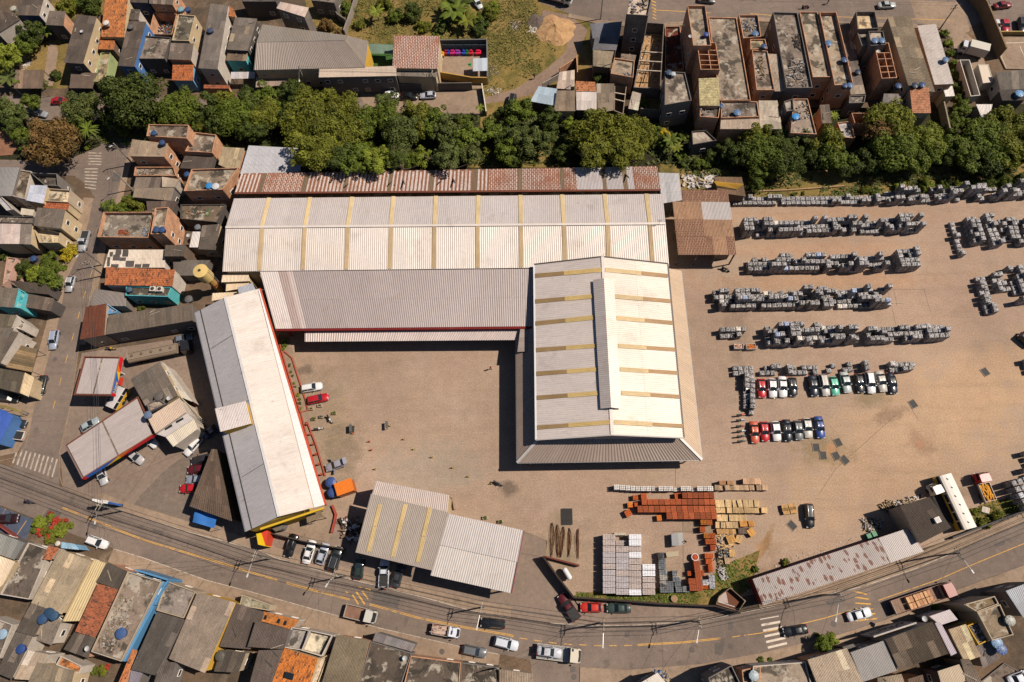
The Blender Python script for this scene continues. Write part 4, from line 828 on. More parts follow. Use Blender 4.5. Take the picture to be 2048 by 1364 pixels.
A_,B_=q1_[1],q1_[2];d=(B_-A_).normalized();on=Vector((-d.y,d.x,0));on=on if on.dot(A_-q1_[0])>0 else-on
hm=P(958,172,5.4,'C1')
bd=[(0,.18,0,0,1,1,RED),(.18,.42,0,0,.55,.02,RED),(.06,.3,.99,.7,1,1,YEL),(.18,.42,.55,.02,1,.55,ORA),(.3,.6,.8,.02,1,.98,YEL),(.42,.6,.0,0,.6,.02,ORA),(.42,.93,0,.0,.05,1,BLUE),(.93,1,0,0,1,1,RED)]
bd=[(0,.2,0,0,1,1,RED),(.2,.38,0,0,1,.0,RED),(.2,.38,1,.01,1,1,ORA),(.38,.6,0,0,1,.01,YEL),(.38,.6,1,.01,1,1,BLUE),(.6,.93,0,0,1,1,BLUE),(.93,1,0,0,1,1,RED)]
band(cn1,A_,B_,4.35,5.5,bd,on*.06)
band(cn2,q2_[1],q2_[2],4.45,5.5,[(0,.3,0,0,1,1,RED),(.3,.5,0,0,1,.0,RED),(.3,.5,1,.01,1,1,ORA),(.5,.72,0,0,1,.01,YEL),(.5,.72,1,.01,1,1,BLUE),(.72,.95,0,0,1,1,BLUE),(.95,1,0,0,1,1,RED)],(q2_[1]-q2_[0]).normalized()*.06)
def text(body,size,loc,rot,mat,parent=None,name='lettering'):
 cu=bpy.data.curves.new(name,'FONT');cu.body=body;cu.size=size;cu.extrude=.02;cu.align_x='CENTER';cu.align_y='CENTER';cu.materials.append(mat)
 o0=bpy.data.objects.new('tmp',cu);COL.objects.link(o0);bpy.context.view_layer.update();me=bpy.data.meshes.new_from_object(o0.evaluated_get(bpy.context.evaluated_depsgraph_get()));bpy.data.objects.remove(o0);bpy.data.curves.remove(cu);o=bpy.data.objects.new(name,me);COL.objects.link(o);o.parent=parent;o.location=Vector(loc)-org_of(parent);o.rotation_mode='QUATERNION';o.rotation_quaternion=rot;return o
tp=lerp(A_,B_,.78)+on*.1;xd=(A_-B_).normalized();zd=on;yd=zd.cross(xd);rot=Matrix((xd,yd,zd)).transposed().to_quaternion()
if yd.z<0:xd=-xd;yd=zd.cross(xd);rot=Matrix((xd,yd,zd)).transposed().to_quaternion()
lt=text('Now',1.25,(tp.x,tp.y,4.9),rot,flat('yellow_letter',cl(250,200,30),.5),cn1)
house('C1',[(1015,345),(1245,208),(1388,470),(1160,600)],6.0,'grey roofed station building with a water tank cluster','fib','cream',(112,100,88),rise=.2,group=None,name='station_building',cat='building')
house('C1',[(1150,645),(1400,490),(1452,600),(1212,768)],6.6,'cream roofed block of the station building','metal','white',(222,194,168),rise=.2,group=None,name='station_building',cat='building',ribs='v',win=False,var=.04)
house('C1',[(1212,770),(1452,602),(1510,655),(1290,795)],5.6,'white flat strip of the station building with two dark slots','metal','white',(224,212,202),rise=.1,group=None,name='station_building',cat='building',win=False,var=.03)
for x,y in((1315,720),(1403,665)):p=P(x,y,5.75,'C1');mb=MB();mb.box((p.x,p.y,5.8),(1.5,.42,.12),rad(32));tag(mb.build('skylight',M['glass'],origin=p),'narrow dark roof light on the white strip','roof light','two roof lights on the white strip')
house('C1',[(1292,797),(1512,657),(1542,732),(1352,872)],5.0,'small cream ribbed roof at the station building foot','metal','white',(232,216,190),rise=.3,group=None,name='station_building',cat='building',win=False)
house('C1',[(1250,205),(1290,225),(1500,520),(1400,480)],4.0,'narrow whitewashed strip beside the grey station roof','metal','white',(222,210,192),rise=.1,group=None,name='annex',cat='annex',win=False)
house('C1',[(1150,540),(1240,500),(1300,540),(1170,600)],6.6,'soot stained slab corner on the station building','slab','grey',(160,140,122),group=None,name='roof_platform',cat='roof structure',win=False,base=6.1)
st0,st1=P(1395,500,5.2,'C1'),P(1580,690,.4,'C1');stt=thing('outdoor_stair','open steel stair beside the white station building','stair',Vector((st1.x,st1.y,0)))
for s_ in(-.5,.5):
 d=(st1-st0);nn=Vector((-d.y,d.x,0)).normalized()*s_;mb=MB();mb.tube([st0+nn,st1+nn],.09,4);mb.build('stringer',M['wall'],stt,cl(200,180,140))
for k in range(18):
 p=lerp(st0,st1,(k+.5)/18);mb=MB();mb.box((p.x,p.y,p.z),(.2,.95,.04),math.atan2(d.y,d.x));mb.build('step',M['steel'],stt)
house('S',[(423,898),(438,899),(464,1042),(379,1012)],4.6,'dark brown tapering roof wedged beside the grey office slope','fib','dark',(98,80,66),rise=.2,group=None,name='shed',cat='shed',win=False)
q=[P(x,y,2.6,'D1')for x,y in((1510,35),(1680,92),(1650,180),(1482,130))];tr=thing('tarpaulin_stall','bright blue tarpaulin awning below the dark pointed roof','tarpaulin',base_of(q));mb=MB()
for i in range(8):
 for j in range(6):
  g=lambda u,v_:bil(*q,u,v_)+Vector((0,0,.25*math.sin(u*7+v_*3)*math.sin(v_*5)+.2*math.sin(math.pi*u)))
  mb.face([g(i/8,j/6),g((i+1)/8,j/6),g((i+1)/8,(j+1)/6),g(i/8,(j+1)/6)],smooth=True)
mb.build('tarpaulin',M['clean'],tr,cl(60,120,190),weld=True)
for p in q:mb=MB();mb.box((p.x,p.y,1.25),(.08,.08,2.5));mb.build('post',M['steel'],tr)
house('S',[(752,961.5),(898,990),(894,1024),(744,988)],6.6,'narrow light grey roof strip at the yard side of the shop','metal','cream',(206,186,172),rise=.2,group=None,name='shop_building',cat='building',win=False,var=.03,pitch=.4)
q=[P(742,987,7.4),P(897,1025,7.4),P(864,1139,6.2),P(711.5,1103,6.2)]
sp=thing('shop_building','shop roof with three yellow skylight strips beside the road','building',base_of(q));sheets(sp,*q,'metal',cl(178,162,146),sw=1.6,sl=7,pitch=.35,var=.03,depth=.035)
pl=q[:3]
for(x0,y0,xm,ym,x1,y1)in((1003,-5,962,165,915,360),(1198,-5,1148,205,1100,400),(1388,20,1338,240,1293,440)):
 strips_on(sp,pl,[[(x0-17,y0),(x0+17,y0),(xm+17,ym),(xm-17,ym)],[(xm-17,ym+3),(xm+17,ym+3),(x1+17,y1),(x1-17,y1)]],'D2',cl(214,184,128),var=.05)
trim(sp,q[3],q[2],.3,.3,M['plain'],cl(170,154,140),'gutter',-.2)
wallsof(sp,[Vector((p.x,p.y,0))for p in inset(q,1.2)],0,[7,7,5.9,5.9],M['wall'],cl(150,140,130));windows(sp,inset(q,1.2),6)
q=[P(897,1027,6.6),P(1048,1061,6.6),P(1023.5,1186.5,5.6),P(861,1150.5,5.6)]
sp2=thing('shop_building','plain pale grey roof projecting toward the road','building',base_of(q));sheets(sp2,*sub(*q,0,1,0,.51),'metal',cl(208,196,186),sw=1.6,sl=10,pitch=.4,var=.025,depth=.035)
q2=[p+Vector((0,0,-.12))for p in sub(*q,0,1,.512,1)];sheets(sp2,*q2,'metal',cl(216,204,192),sw=1.6,sl=10,pitch=.4,var=.025,depth=.035)
trim(sp2,q[1],q[2],.15,.15,M['plain'],cl(150,80,76),'verge',-.05)
for u,v_ in((.05,.95),(.5,.95),(.95,.95),(.95,.05),(.5,.05),(.95,.5)):p=bil(*q,u,v_);mb=MB();mb.box((p.x,p.y,(p.z-.2)/2),(.3,.3,p.z-.2));mb.build('column',M['plain'],sp2,cl(150,140,130))
wallsof(sp2,[Vector((p.x,p.y,0))for p in sub(*q,.03,.97,.03,.62)],0,[6.3,6.3,5.7,5.7],M['wall'],cl(170,150,130))
house('D4',[(20,553),(1172,176),(1300,345),(97,750)],3.6,'long narrow shed with rust spotted zinc roof along the road','custom','red',(190,180,172),rise=.3,group=None,name='long_shed',cat='shed',win=False,mat='rustspot',sw=1.6,sl=20,pitch=.32,var=.03)
sh=THINGS[-1]
q=[P(x,y,z,'D4')for(x,y),z in zip(((960,246),(1172,176),(1300,345),(1050,432)),(3.99,3.99,3.69,3.69))];sheets(sh,*q,'metal',cl(180,168,160),sw=1.6,sl=20,pitch=.32,var=.02)
house('D4',[(1120,6),(1345,-62),(1503,168),(1268,288)],5.0,'dark flat roofed workshop between the bus and the rusty shed','fib','beige',(84,72,62),rise=.5,group=None,name='workshop',cat='building',win=False,var=.03,pitch=.27)
p=P(1397,112,5.5,'D4');mb=MB();mb.box((p.x,p.y,5.6),(1.0,1.0,.5),rad(20))
for k in range(3):mb.box((p.x-.25+k*.25,p.y,5.87),(.1,.7,.04),rad(20))
tag(mb.build('air_conditioner',M['clean'],origin=p,col=cl(220,210,200)),'white slotted cooling box on the dark workshop roof','cooling unit')
rubble('D2',[(700,90),(830,110),(850,300),(720,250)],0,'tangle of brown frames and rods beside the shop',[(150,110,90),DRK,WHITE,BRN],90,(.5,2.6),th=(.2,.8))
# =============== HOUSES
FIB,FIBD,FIBL,CON,CREAM,ORT=(112,98,86),(88,76,66),(150,134,116),(150,130,110),(224,200,160),(206,112,56)
def HS(fr,rows,group='houses of the neighbourhood'):
 for r in rows:
  pts,h,label,roof,wall,col=r[:6];kw=r[6]if len(r)>6 else{}
  house(fr,pts,h,label,roof,wall,col,group=group,**kw)
HS('A1',[([(150,-40),(350,-40),(305,122),(135,118)],6,'dark roofed white house at the top left corner of the view','fib','white',FIBD,dict(wallmats=[None,None,'navy',None])),([(-60,60),(135,120),(158,152),(-20,265)],6,'white walled house with a dark fibre roof at the far left edge','fib','white',FIBD),([(385,85),(512,88),(496,202),(355,194)],5.5,'small house with a grey roof and one orange brick side','fib','dark',FIB,dict(wallmats=[None,'brick',None,None])),([(600,112),(757,130),(647,497),(497,487)],6.5,'long dark roofed house with a cream window side','fib','cream',FIBD,dict(wallmats=[None,None,'dark',None])),([(1160,-100),(1372,-90),(1347,38),(1163,28)],6,'brick house cut off by the top edge beside two roof tanks','fib','brick',FIB),([(985,-80),(1160,-80),(1158,24),(1010,18)],5,'blue shaded house between the orange roof and the brick house','fib','navy',FIBD),([(825,-60),(1003,-60),(968,292),(785,288)],5.4,'long orange clay tiled roof with dark mould spots','tile','cream',(212,118,56),dict(ribs='v',rise=.8)),([(776,290),(900,290),(888,388),(766,385)],4.2,'lower orange tile porch below the long orange roof','tile','brown',(206,112,50),dict(rise=.3)),([(790,420),(868,408),(832,648),(735,642)],3.0,'narrow terrace with pale green parapets','slab','green',(160,138,100),dict(win=False)),([(1003,165),(1140,170),(1048,520),(918,512)],6.5,'blue walled house with a long dark roof','fib','blue',FIBD),([(1022,70),(1095,76),(1080,156),(1005,152)],5,'little dark roof above the blue walled house','fib','white',FIBD),([(1202,100),(1382,112),(1342,272),(1160,270)],3.0,'brick walled yard full of scrap and plants','open','brick',(120,104,88),dict(par=.2,win=False)),([(1122,285),(1337,300),(1287,466),(1080,466)],5.5,'house with a bare concrete roof stained pale in the middle','slab','dark',(140,122,106)),([(1392,120),(1527,130),(1478,326),(1346,322)],6,'house with a dark concrete roof and cream right wall','slab','cream',(104,94,76)),([(1332,335),(1512,340),(1490,470),(1310,462)],5.5,'grey roofed brick house with a whitewashed right side','fib','white',FIB,dict(wallmats=[None,None,'brick',None])),([(1345,506),(1510,506),(1507,630),(1340,627)],4,'small square orange tiled roof near the street trees','tile','lblue',(204,104,48),dict(rise=.4)),([(1640,28),(1782,40),(1696,540),(1546,530)],6.8,'very long grey roof with an orange brick edge on its right','fib','white',(116,104,94)),([(1785,40),(1832,88),(1838,135),(1776,125)],6.4,'tiny orange roof corner beside the very long grey roof','tile','cream',(206,116,60),dict(win=False,rise=.2)),([(1832,135),(2005,146),(1932,396),(1766,386)],6,'house with a patched grey and beige fibre roof','fib','dark',(120,108,96),dict(patch=(170,150,122),pp=.2)),([(1776,400),(1932,406),(1922,476),(1760,472)],4.6,'turquoise walled annex with a low grey hip roof','fib','teal',(120,100,80)),([(1800,562),(1990,560),(1985,612),(1800,615)],3,'strip of dented white metal roof beside the gate','oldmetal','none',(205,195,190),dict(win=False)),([(1590,660),(1792,668),(1790,692),(1585,690)],2.6,'thin terracotta coping over the street wall','tile','brick',(180,90,50),dict(win=False,rise=.1)),([(120,545),(345,545),(332,690),(108,690)],3,'brown slatted carport roof left of the concrete path','fib','none',(112,92,76),dict(win=False,sl=6)),([(555,562),(757,570),(722,690),(540,686)],3,'brown slatted carport roof right of the concrete path','fib','none',(106,88,74),dict(win=False,sl=6)),([(1165,976),(1477,981),(1462,1086),(1147,1066)],8,'tall brick house with a walled concrete roof by the big trees','slab','brick',(126,108,90)),([(1030,1086),(1312,1120),(1282,1222),(1003,1218)],6.8,'brick house under a pale beige roof at the road junction','fib','brick',(158,136,112)),([(1527,1040),(1692,1060),(1662,1200),(1450,1188)],5.4,'low concrete terrace between two brick houses','slab','brick',(136,116,98),dict(par=.5)),([(1735,1146),(1907,1156),(1852,1350),(1702,1282)],6,'beige roof with a glowing brick right wall beside the zinc roof','fib','brick',(170,150,118)),([(1440,1215),(1677,1215),(1642,1322),(1400,1312)],4,'dark sagging roof in the gap behind the brick houses','fib','dark',FIBD),])
flatpoly('concrete_path','A1',[(378,340),(432,330),(455,400),(412,670),(340,670),(360,480)],.02,'pavement');flatpoly('concrete_path','A1',[(150,360),(190,400),(215,460),(190,480)],.02,'pavement')
rubble('A1',[(1200,120),(1360,130),(1330,260),(1170,255)],.3,'heap of junk filling the brick walled yard',[WHITE,BRN,ORG,GRY,BLU,DRK],150,(.2,.9),th=(.1,.5))
rubble('A1',[(180,470),(240,480),(230,530),(170,560)],0,'pale rubble beside the carport and garden',[WHITE,TAN],50)
HS('A2',[([(95,190),(750,275),(745,315),(50,330)],8.0,'north slope of the large grey school roof','metal','cream',(150,138,124),dict(rise=-1.4,sw=2,sl=12,pitch=.4,win=False,var=.04)),([(50,332),(745,317),(893,526),(30,546)],6.4,'long south slope of the large grey school roof','metal','cream',(156,140,126),dict(rise=1.7,sw=2,sl=12,pitch=.4,var=.04)),([(752,276),(922,320),(897,526),(746,318)],6.5,'pointed right end of the large grey school roof','metal','yellow',(156,142,126),dict(rise=.3,sw=2,sl=12,pitch=.4,win=False,var=.04)),([(50,600),(336,598),(331,660),(44,682)],3,'beige awning in front of the school on the left','metal','none',(174,150,130),dict(win=False,rise=.2)),([(540,536),(1140,514),(1142,592),(536,604)],6.0,'long pale awning along the school front','metal','grey',(214,190,166),dict(rise=.3,sw=2,var=.03)),([(1125,278),(1480,280),(1465,536),(1110,530)],6.2,'rust and pink dashed square roof right of the green court','custom','cream',(170,110,90),dict(mat='rustdash',rise=.8,sw=2,sl=9)),([(1142,545),(1462,560),(1456,602),(1142,592)],5.0,'grey awning under the rust dashed roof','fib','cream',(130,118,106),dict(rise=.1,win=False)),([(235,14),(458,60),(427,134),(205,64)],9.0,'tall raw grey building with a small slanted pinkish roof','oldmetal','block',(200,176,160),dict(rise=.4)),([(-80,-60),(200,-60),(205,20),(-60,20)],5,'dark shaded slab roof at the top beside the grey tower','slab','dark',(96,88,82)),([(465,-60),(700,-60),(660,30),(480,10)],4.5,'unfinished grey walls at the top beside the green plot','slab','block',(156,140,128)),([(1738,456),(1850,452),(1850,552),(1738,556)],3.4,'small white table-like roof in the corner of the court','metal','none',(216,220,222),dict(rise=.1,win=False)),],'school buildings')
flatpoly('green_court','A2',[(930,415),(1115,418),(1110,512),(930,512)],.06,'leafcourt')if False else None
M['greenfloor']=ground('green_court_floor',cl(64,96,44),.9,[],grain=(7,.15));flatpoly('court_floor','A2',[(925,340),(1117,345),(1112,515),(925,512)],.03,'greenfloor')
house('A2',[(920,340),(1112,350),(1116,420),(930,418)],2.7,'translucent green canopy of ribbed panels over the green court','translucent' if False else 'custom','none',(120,140,120),rise=.4,group=None,name='court_canopy',cat='canopy',win=False,mat='translucent',sw=1.3,sl=4,var=.05)
flatpoly('court_floor','A2',[(1478,400),(1850,400),(1852,622),(1735,622),(1478,590)],.25,'pavement',.25)
wallrun('A2',[(1482,372),(1852,366),(1856,655)],2.6,.25,M['wall'],cl(120,116,110),'grey wall enclosing the play court',hp=0)
wallrun('A2',[(1480,372),(1480,612),(1735,655),(1856,657)],2.4,.25,M['wall'],cl(206,160,80),'yellow and white low wall along the court front',hp=0)
for k in range(6):
 a,b_=P(1488+k*61,404,0,'A2'),P(1544+k*61,403,0,'A2');mb=MB();mb.prism([a+Vector((0,-.02,0)),b_+Vector((0,-.02,0)),b_+Vector((0,-.1,0)),a+Vector((0,-.1,0))],.3,2.4)
 tag(mb.build('painted_board',M['wall'],origin=a,col=cl(86,104,112)),'faded blue green painted panel on the inside of the court wall','painted panel','painted panels of the court wall')
for k,(x,w_,c_)in enumerate(((1488,28,(236,170,20)),(1516,22,(180,30,40)),(1534,24,(40,70,160)),(1560,40,(196,40,110)),(1602,40,(150,60,150)),(1656,24,(40,70,170)),(1680,26,(30,110,70)),(1706,34,(200,30,50)),(1758,46,(226,30,70)))):
 p=P(x+w_/2,418 if k else 432,.5,'A2');mb=MB();ww=w_/3.898/7.9;mb.box((p.x,p.y,.65),(ww*.92,1.1,.8));mb.box((p.x,p.y+.3,1.2),(ww*.6,.4,.3));tag(mb.build('play_block',M['clean'],origin=p,col=cl(*c_)),'%s play block in the coloured row of the court'%['yellow','dark red','blue','magenta','purple','deep blue','green','red','pink'][k],'play block','coloured play blocks')
p=P(1716,503,.3,'A2');mb=MB();mb.box((p.x,p.y,.3),(.7,.9,.1));mb.box((p.x,p.y,.5),(.5,.2,.3));tag(mb.build('play_block',M['clean'],origin=p,col=cl(40,170,90)),'small green bench block alone on the court floor','play block')
for(x0,y0,x1,y1,c_,lab)in((930,660,1030,700,(120,130,140),'blue grey mural patch on the school street wall'),(1045,650,1245,700,(170,160,150),'pale mural with a brown figure on the street wall')):
 a,b_=P(x0,y1,.0,'A2'),P(x1,y1-4,.0,'A2');mb=MB();mb.prism([a,b_,b_+Vector((0,.16,0)),a+Vector((0,.16,0))],0,2.4);o=mb.build('mural',M['wall'],origin=a,col=cl(*c_));tag(o,lab,'mural')
 for k in range(5 if x0>1000 else 3):
  q=lerp(a,b_,.35+.07*k);m2=MB();m2.lathe((q.x,q.y-.015,.5+.3*(k%3)),[(.3,0),(.3,.01)],7)if False else m2.box((q.x,q.y-.02,1.2),(.12,.02,1.2 if k%2 else .5),0,tilt=Matrix.Rotation(.5*(k-2),3,'Y'));m2.build('painted_mark',M['clean'],o,cl(120,70,30))
wallrun('A2',[(600,722),(900,712),(1250,708),(1735,702)],2.6,.2,M['wall'],cl(120,108,98),'grey street wall in front of the school')
wallrun('A2',[(845,-20),(800,130),(745,280)],2.0,.35,M['wall'],cl(150,136,120),'weathered wall crossing the green plot')
wallrun('A2',[(640,60),(700,160),(760,200)],2.2,.3,M['block'],None,'broken block wall stepping down to the green plot')
wallrun('A2',[(1812,690),(1830,800),(1845,905)],1.8,.25,M['wall'],cl(226,214,190),'low white wall closing the dead end street')
HS('A3',[([(1012,-20),(1182,-10),(1152,134),(982,124)],11.5,'tall grey block tower with an unfinished roof at the top road','slab','block',(206,180,156),dict(par=.5)),([(702,185),(952,168),(930,300),(722,300)],4.4,'bluish shaded metal roof left of the tall grey tower','metal','grey',(120,118,122),dict(win=False)),([(738,292),(930,290),(905,392),(722,390)],4.2,'lower part of the shaded roofs behind the tower','fib','grey',(110,106,106),dict(win=False)),([(725,390),(888,402),(857,528),(725,515)],5,'beige fibre roof left of the shadowed tower foot','fib','brown',(160,142,116)),([(890,458),(1048,482),(1037,612),(862,580)],5.4,'beige slab roofed house with blue cloths hung at its corner','slab','brick',(170,148,122)),([(945,418),(1062,430),(1050,480),(940,468)],4.4,'brick edged patch of roof under the tall tower','fib','brick',(150,128,108),dict(win=False)),([(1456,60),(1597,60),(1642,372),(1502,372)],8.6,'tall brick building with an unfinished stained roof','slab','brick',(172,150,126),dict(par=.7)),([(1547,612),(1702,606),(1712,826),(1556,824)],7.2,'pale yellow tiled roof over the brick building','tileclean','brick',(216,182,124),dict(rise=.4)),([(1557,832),(1716,832),(1702,926),(1556,916)],6,'roof terrace with white chairs and a glass lean-to','slab','brick',(150,132,116)),([(1492,1030),(1602,1022),(1688,1102),(1500,1135)],4,'small pale slab house standing above the ditch','slab','dark',(170,152,134)),([(1622,140),(1842,146),(1952,790),(1712,790)],6,'wide bare concrete roof with black damp stains','slab','brick',(150,132,112)),([(1722,790),(2002,800),(2020,916),(1722,926)],5.6,'grey slab roof with brick edge below the wide stained roof','slab','brick',(134,118,104)),([(1722,932),(2030,926),(2030,1006),(1716,1006)],5,'pale lean-to roof at the brick building foot','fib','brick',(186,164,142),dict(rise=.3)),([(1285,562),(1440,572),(1492,790),(1282,826)],7.8,'grey house with a damp blotched slab roof and windows facing the trees','slab','grey',(140,122,104)),([(1032,712),(1100,730),(1076,862),(1000,846)],4,'narrow whitewashed shed roof left of the overgrown yard','fib','grey',(190,172,152),dict(win=False)),([(300,672),(446,692),(436,826),(236,790)],3.6,'pale blue metal roof at the end of the dirt track','metal','brown',(184,200,208),dict(win=False,rise=.2)),([(462,562),(582,545),(580,700),(440,690)],3.3,'whitish fibre roof under the orange brick wall','fib','grey',(186,164,146),dict(win=False)),([(442,706),(582,706),(586,866),(420,866)],4,'dull brown fibre roof between the blue and white roofs','fib','cream',(146,126,104)),([(590,632),(742,640),(750,714),(592,712)],4.6,'bright orange tile strip above the white metal roof','tile','brick',(222,130,76),dict(rise=.3,win=False)),([(592,716),(752,716),(754,860),(596,858)],4.2,'white ribbed metal roof under the orange tile strip','metal','dark',(216,200,186),dict(rise=.3)),([(750,652),(890,652),(885,860),(762,880)],3.5,'patchwork grey roof of loose sheets and planks','fib','none',(146,128,108),dict(patch=(190,170,148),pp=.25,win=False)),([(1857,130),(2007,130),(2030,300),(1892,312)],6,'brick edged terrace with rubbish and a blue tank','slab','brick',(140,122,104),dict(par=.6)),])
for(fr,pts,hh,par_,lab,cc)in(('A3',[(1520,372),(1668,382),(1700,590),(1550,590)],6.0,2.0,'roofless brick rooms behind the tall brick building',(120,84,60)),('A4',[(900,362),(1010,362),(1072,622),(958,628)],5.4,1.8,'roofless orange brick rooms split by thin walls',(110,76,54)),('A3',[(1285,215),(1402,215),(1432,550),(1285,552)],.4,.5,'deep red brown walled yard beside the brick building',(110,44,24))):
 r_=house(fr,pts,hh,lab,'slab','brick',cc,par=par_,parc='brick',group='unfinished brick houses',win=False)
 Q=[P(x,y,hh,fr)for x,y in pts]
 if hh>3:
  for v_ in(.28,.45,.66,.82):
   a,b_=bil(*Q,.06,v_),bil(*Q,.94,v_);mb=MB();d=(b_-a).normalized();nn=Vector((-d.y,d.x,0))*.07;mb.prism([a-nn,b_-nn,b_+nn,a+nn],hh-.05,hh+par_-.1);mb.build('partition_wall',M['brick'],r_)
  a,b_=bil(*Q,.55,.285),bil(*Q,.55,.97);mb=MB();d=(b_-a).normalized();nn=Vector((-d.y,d.x,0))*.07;mb.prism([a-nn,b_-nn,b_+nn,a+nn],hh-.05,hh+par_-.15);mb.build('partition_wall',M['brick'],r_)
Q=[P(x,y,3.4,'A3')for x,y in((1142,172),(1282,182),(1252,692),(1042,682))];up=thing('unfinished_house','roofless block walled plot crossed by concrete beams','unfinished house',base_of(Q),group='unfinished brick houses')
mb=MB();ring(mb,Q,.2,0,3.4);mb.build('wall',M['block'],up);mb=MB();mb.prism([(p.x,p.y)for p in inset(Q,.2)],.0,.1);mb.build('floor',M['soil'],up)
for v_ in(.46,.6,.74):a,b_=bil(*Q,.0,v_),bil(*Q,1,v_);trim(up,a,b_,.25,.35,M['slab'],cl(206,186,160),'beam',-.3)
for u,v_ in((.5,.3),(.35,.55),(.65,.67),(.5,.8)):a,b_=bil(*Q,u,v_-.12),bil(*Q,u-.1,v_+.1);trim(up,a,b_,.15,.15,M['wood'],cl(110,84,60),'plank',-1.6)
rubble('A3',[(1130,240),(1250,240),(1220,640),(1060,640)],.1,'building rubble on the floor of the roofless beam plot',[WHITE,TAN,BRN,GRY],120)
rubble('A3',[(1010,10),(1150,20),(1130,110),(1000,100)],11.45,'white blocks and rods left on top of the tall tower',[WHITE,WHITE,BRN,DRK],40,(.4,1.8),th=(.1,.5))
rubble('A3',[(1880,150),(1990,145),(2000,240),(1900,260)],5.9,'blue and white rubbish on the brick edged terrace',[BLU,WHITE,BRN,DRK],70)
rubble('A3',[(1560,850),(1640,850),(1630,910),(1565,905)],5.94,'white garden chairs on the small roof terrace',[WHITE,WHITE,TAN],14,(.4,.9),th=(.3,.6))
rubble('A3',[(970,570),(1040,570),(1035,600),(970,595)],5.34,'blue and white cloths heaped on the beige slab corner',[BLU,WHITE,BLU],22,(.3,.9))
Q=[P(x,y,3,'A3')for x,y in((892,662),(988,672),(962,892),(888,862))];of2=thing('unfinished_room','bare beam frame between the patchwork roof and the shed','frame',base_of(Q));mb=MB();ring(mb,Q,.2,0,3);mb.build('wall',M['wall'],of2,cl(150,130,110))
for v_ in(.3,.55):trim(of2,bil(*Q,0,v_),bil(*Q,1,v_),.22,.25,M['wall'],cl(206,186,160),'beam',-.2)
wallrun('A3',[(462,590),(590,510)],2.6,.2,M['brick'],None,'orange brick wall beside the dirt track');wallrun('A3',[(592,510),(600,640)],3.4,.2,M['brick'],None,'tall brick wall left of the orange tile strip')
wallrun('A3',[(330,690),(470,610)],1.8,.2,M['wall'],cl(170,156,140),'grey concrete wall following the dirt track')
wallrun('A3',[(1085,905),(1245,920)],2.8,.2,M['wall'],cl(150,136,120),'grey wall closing the overgrown yard');wallrun('A3',[(1255,700),(1262,930)],2.4,.2,M['block'],None,'block wall on the right of the overgrown yard')
flatpoly('yard_undergrowth','A3',[(1085,712),(1255,704),(1250,915),(1090,900)],.02,'grass')
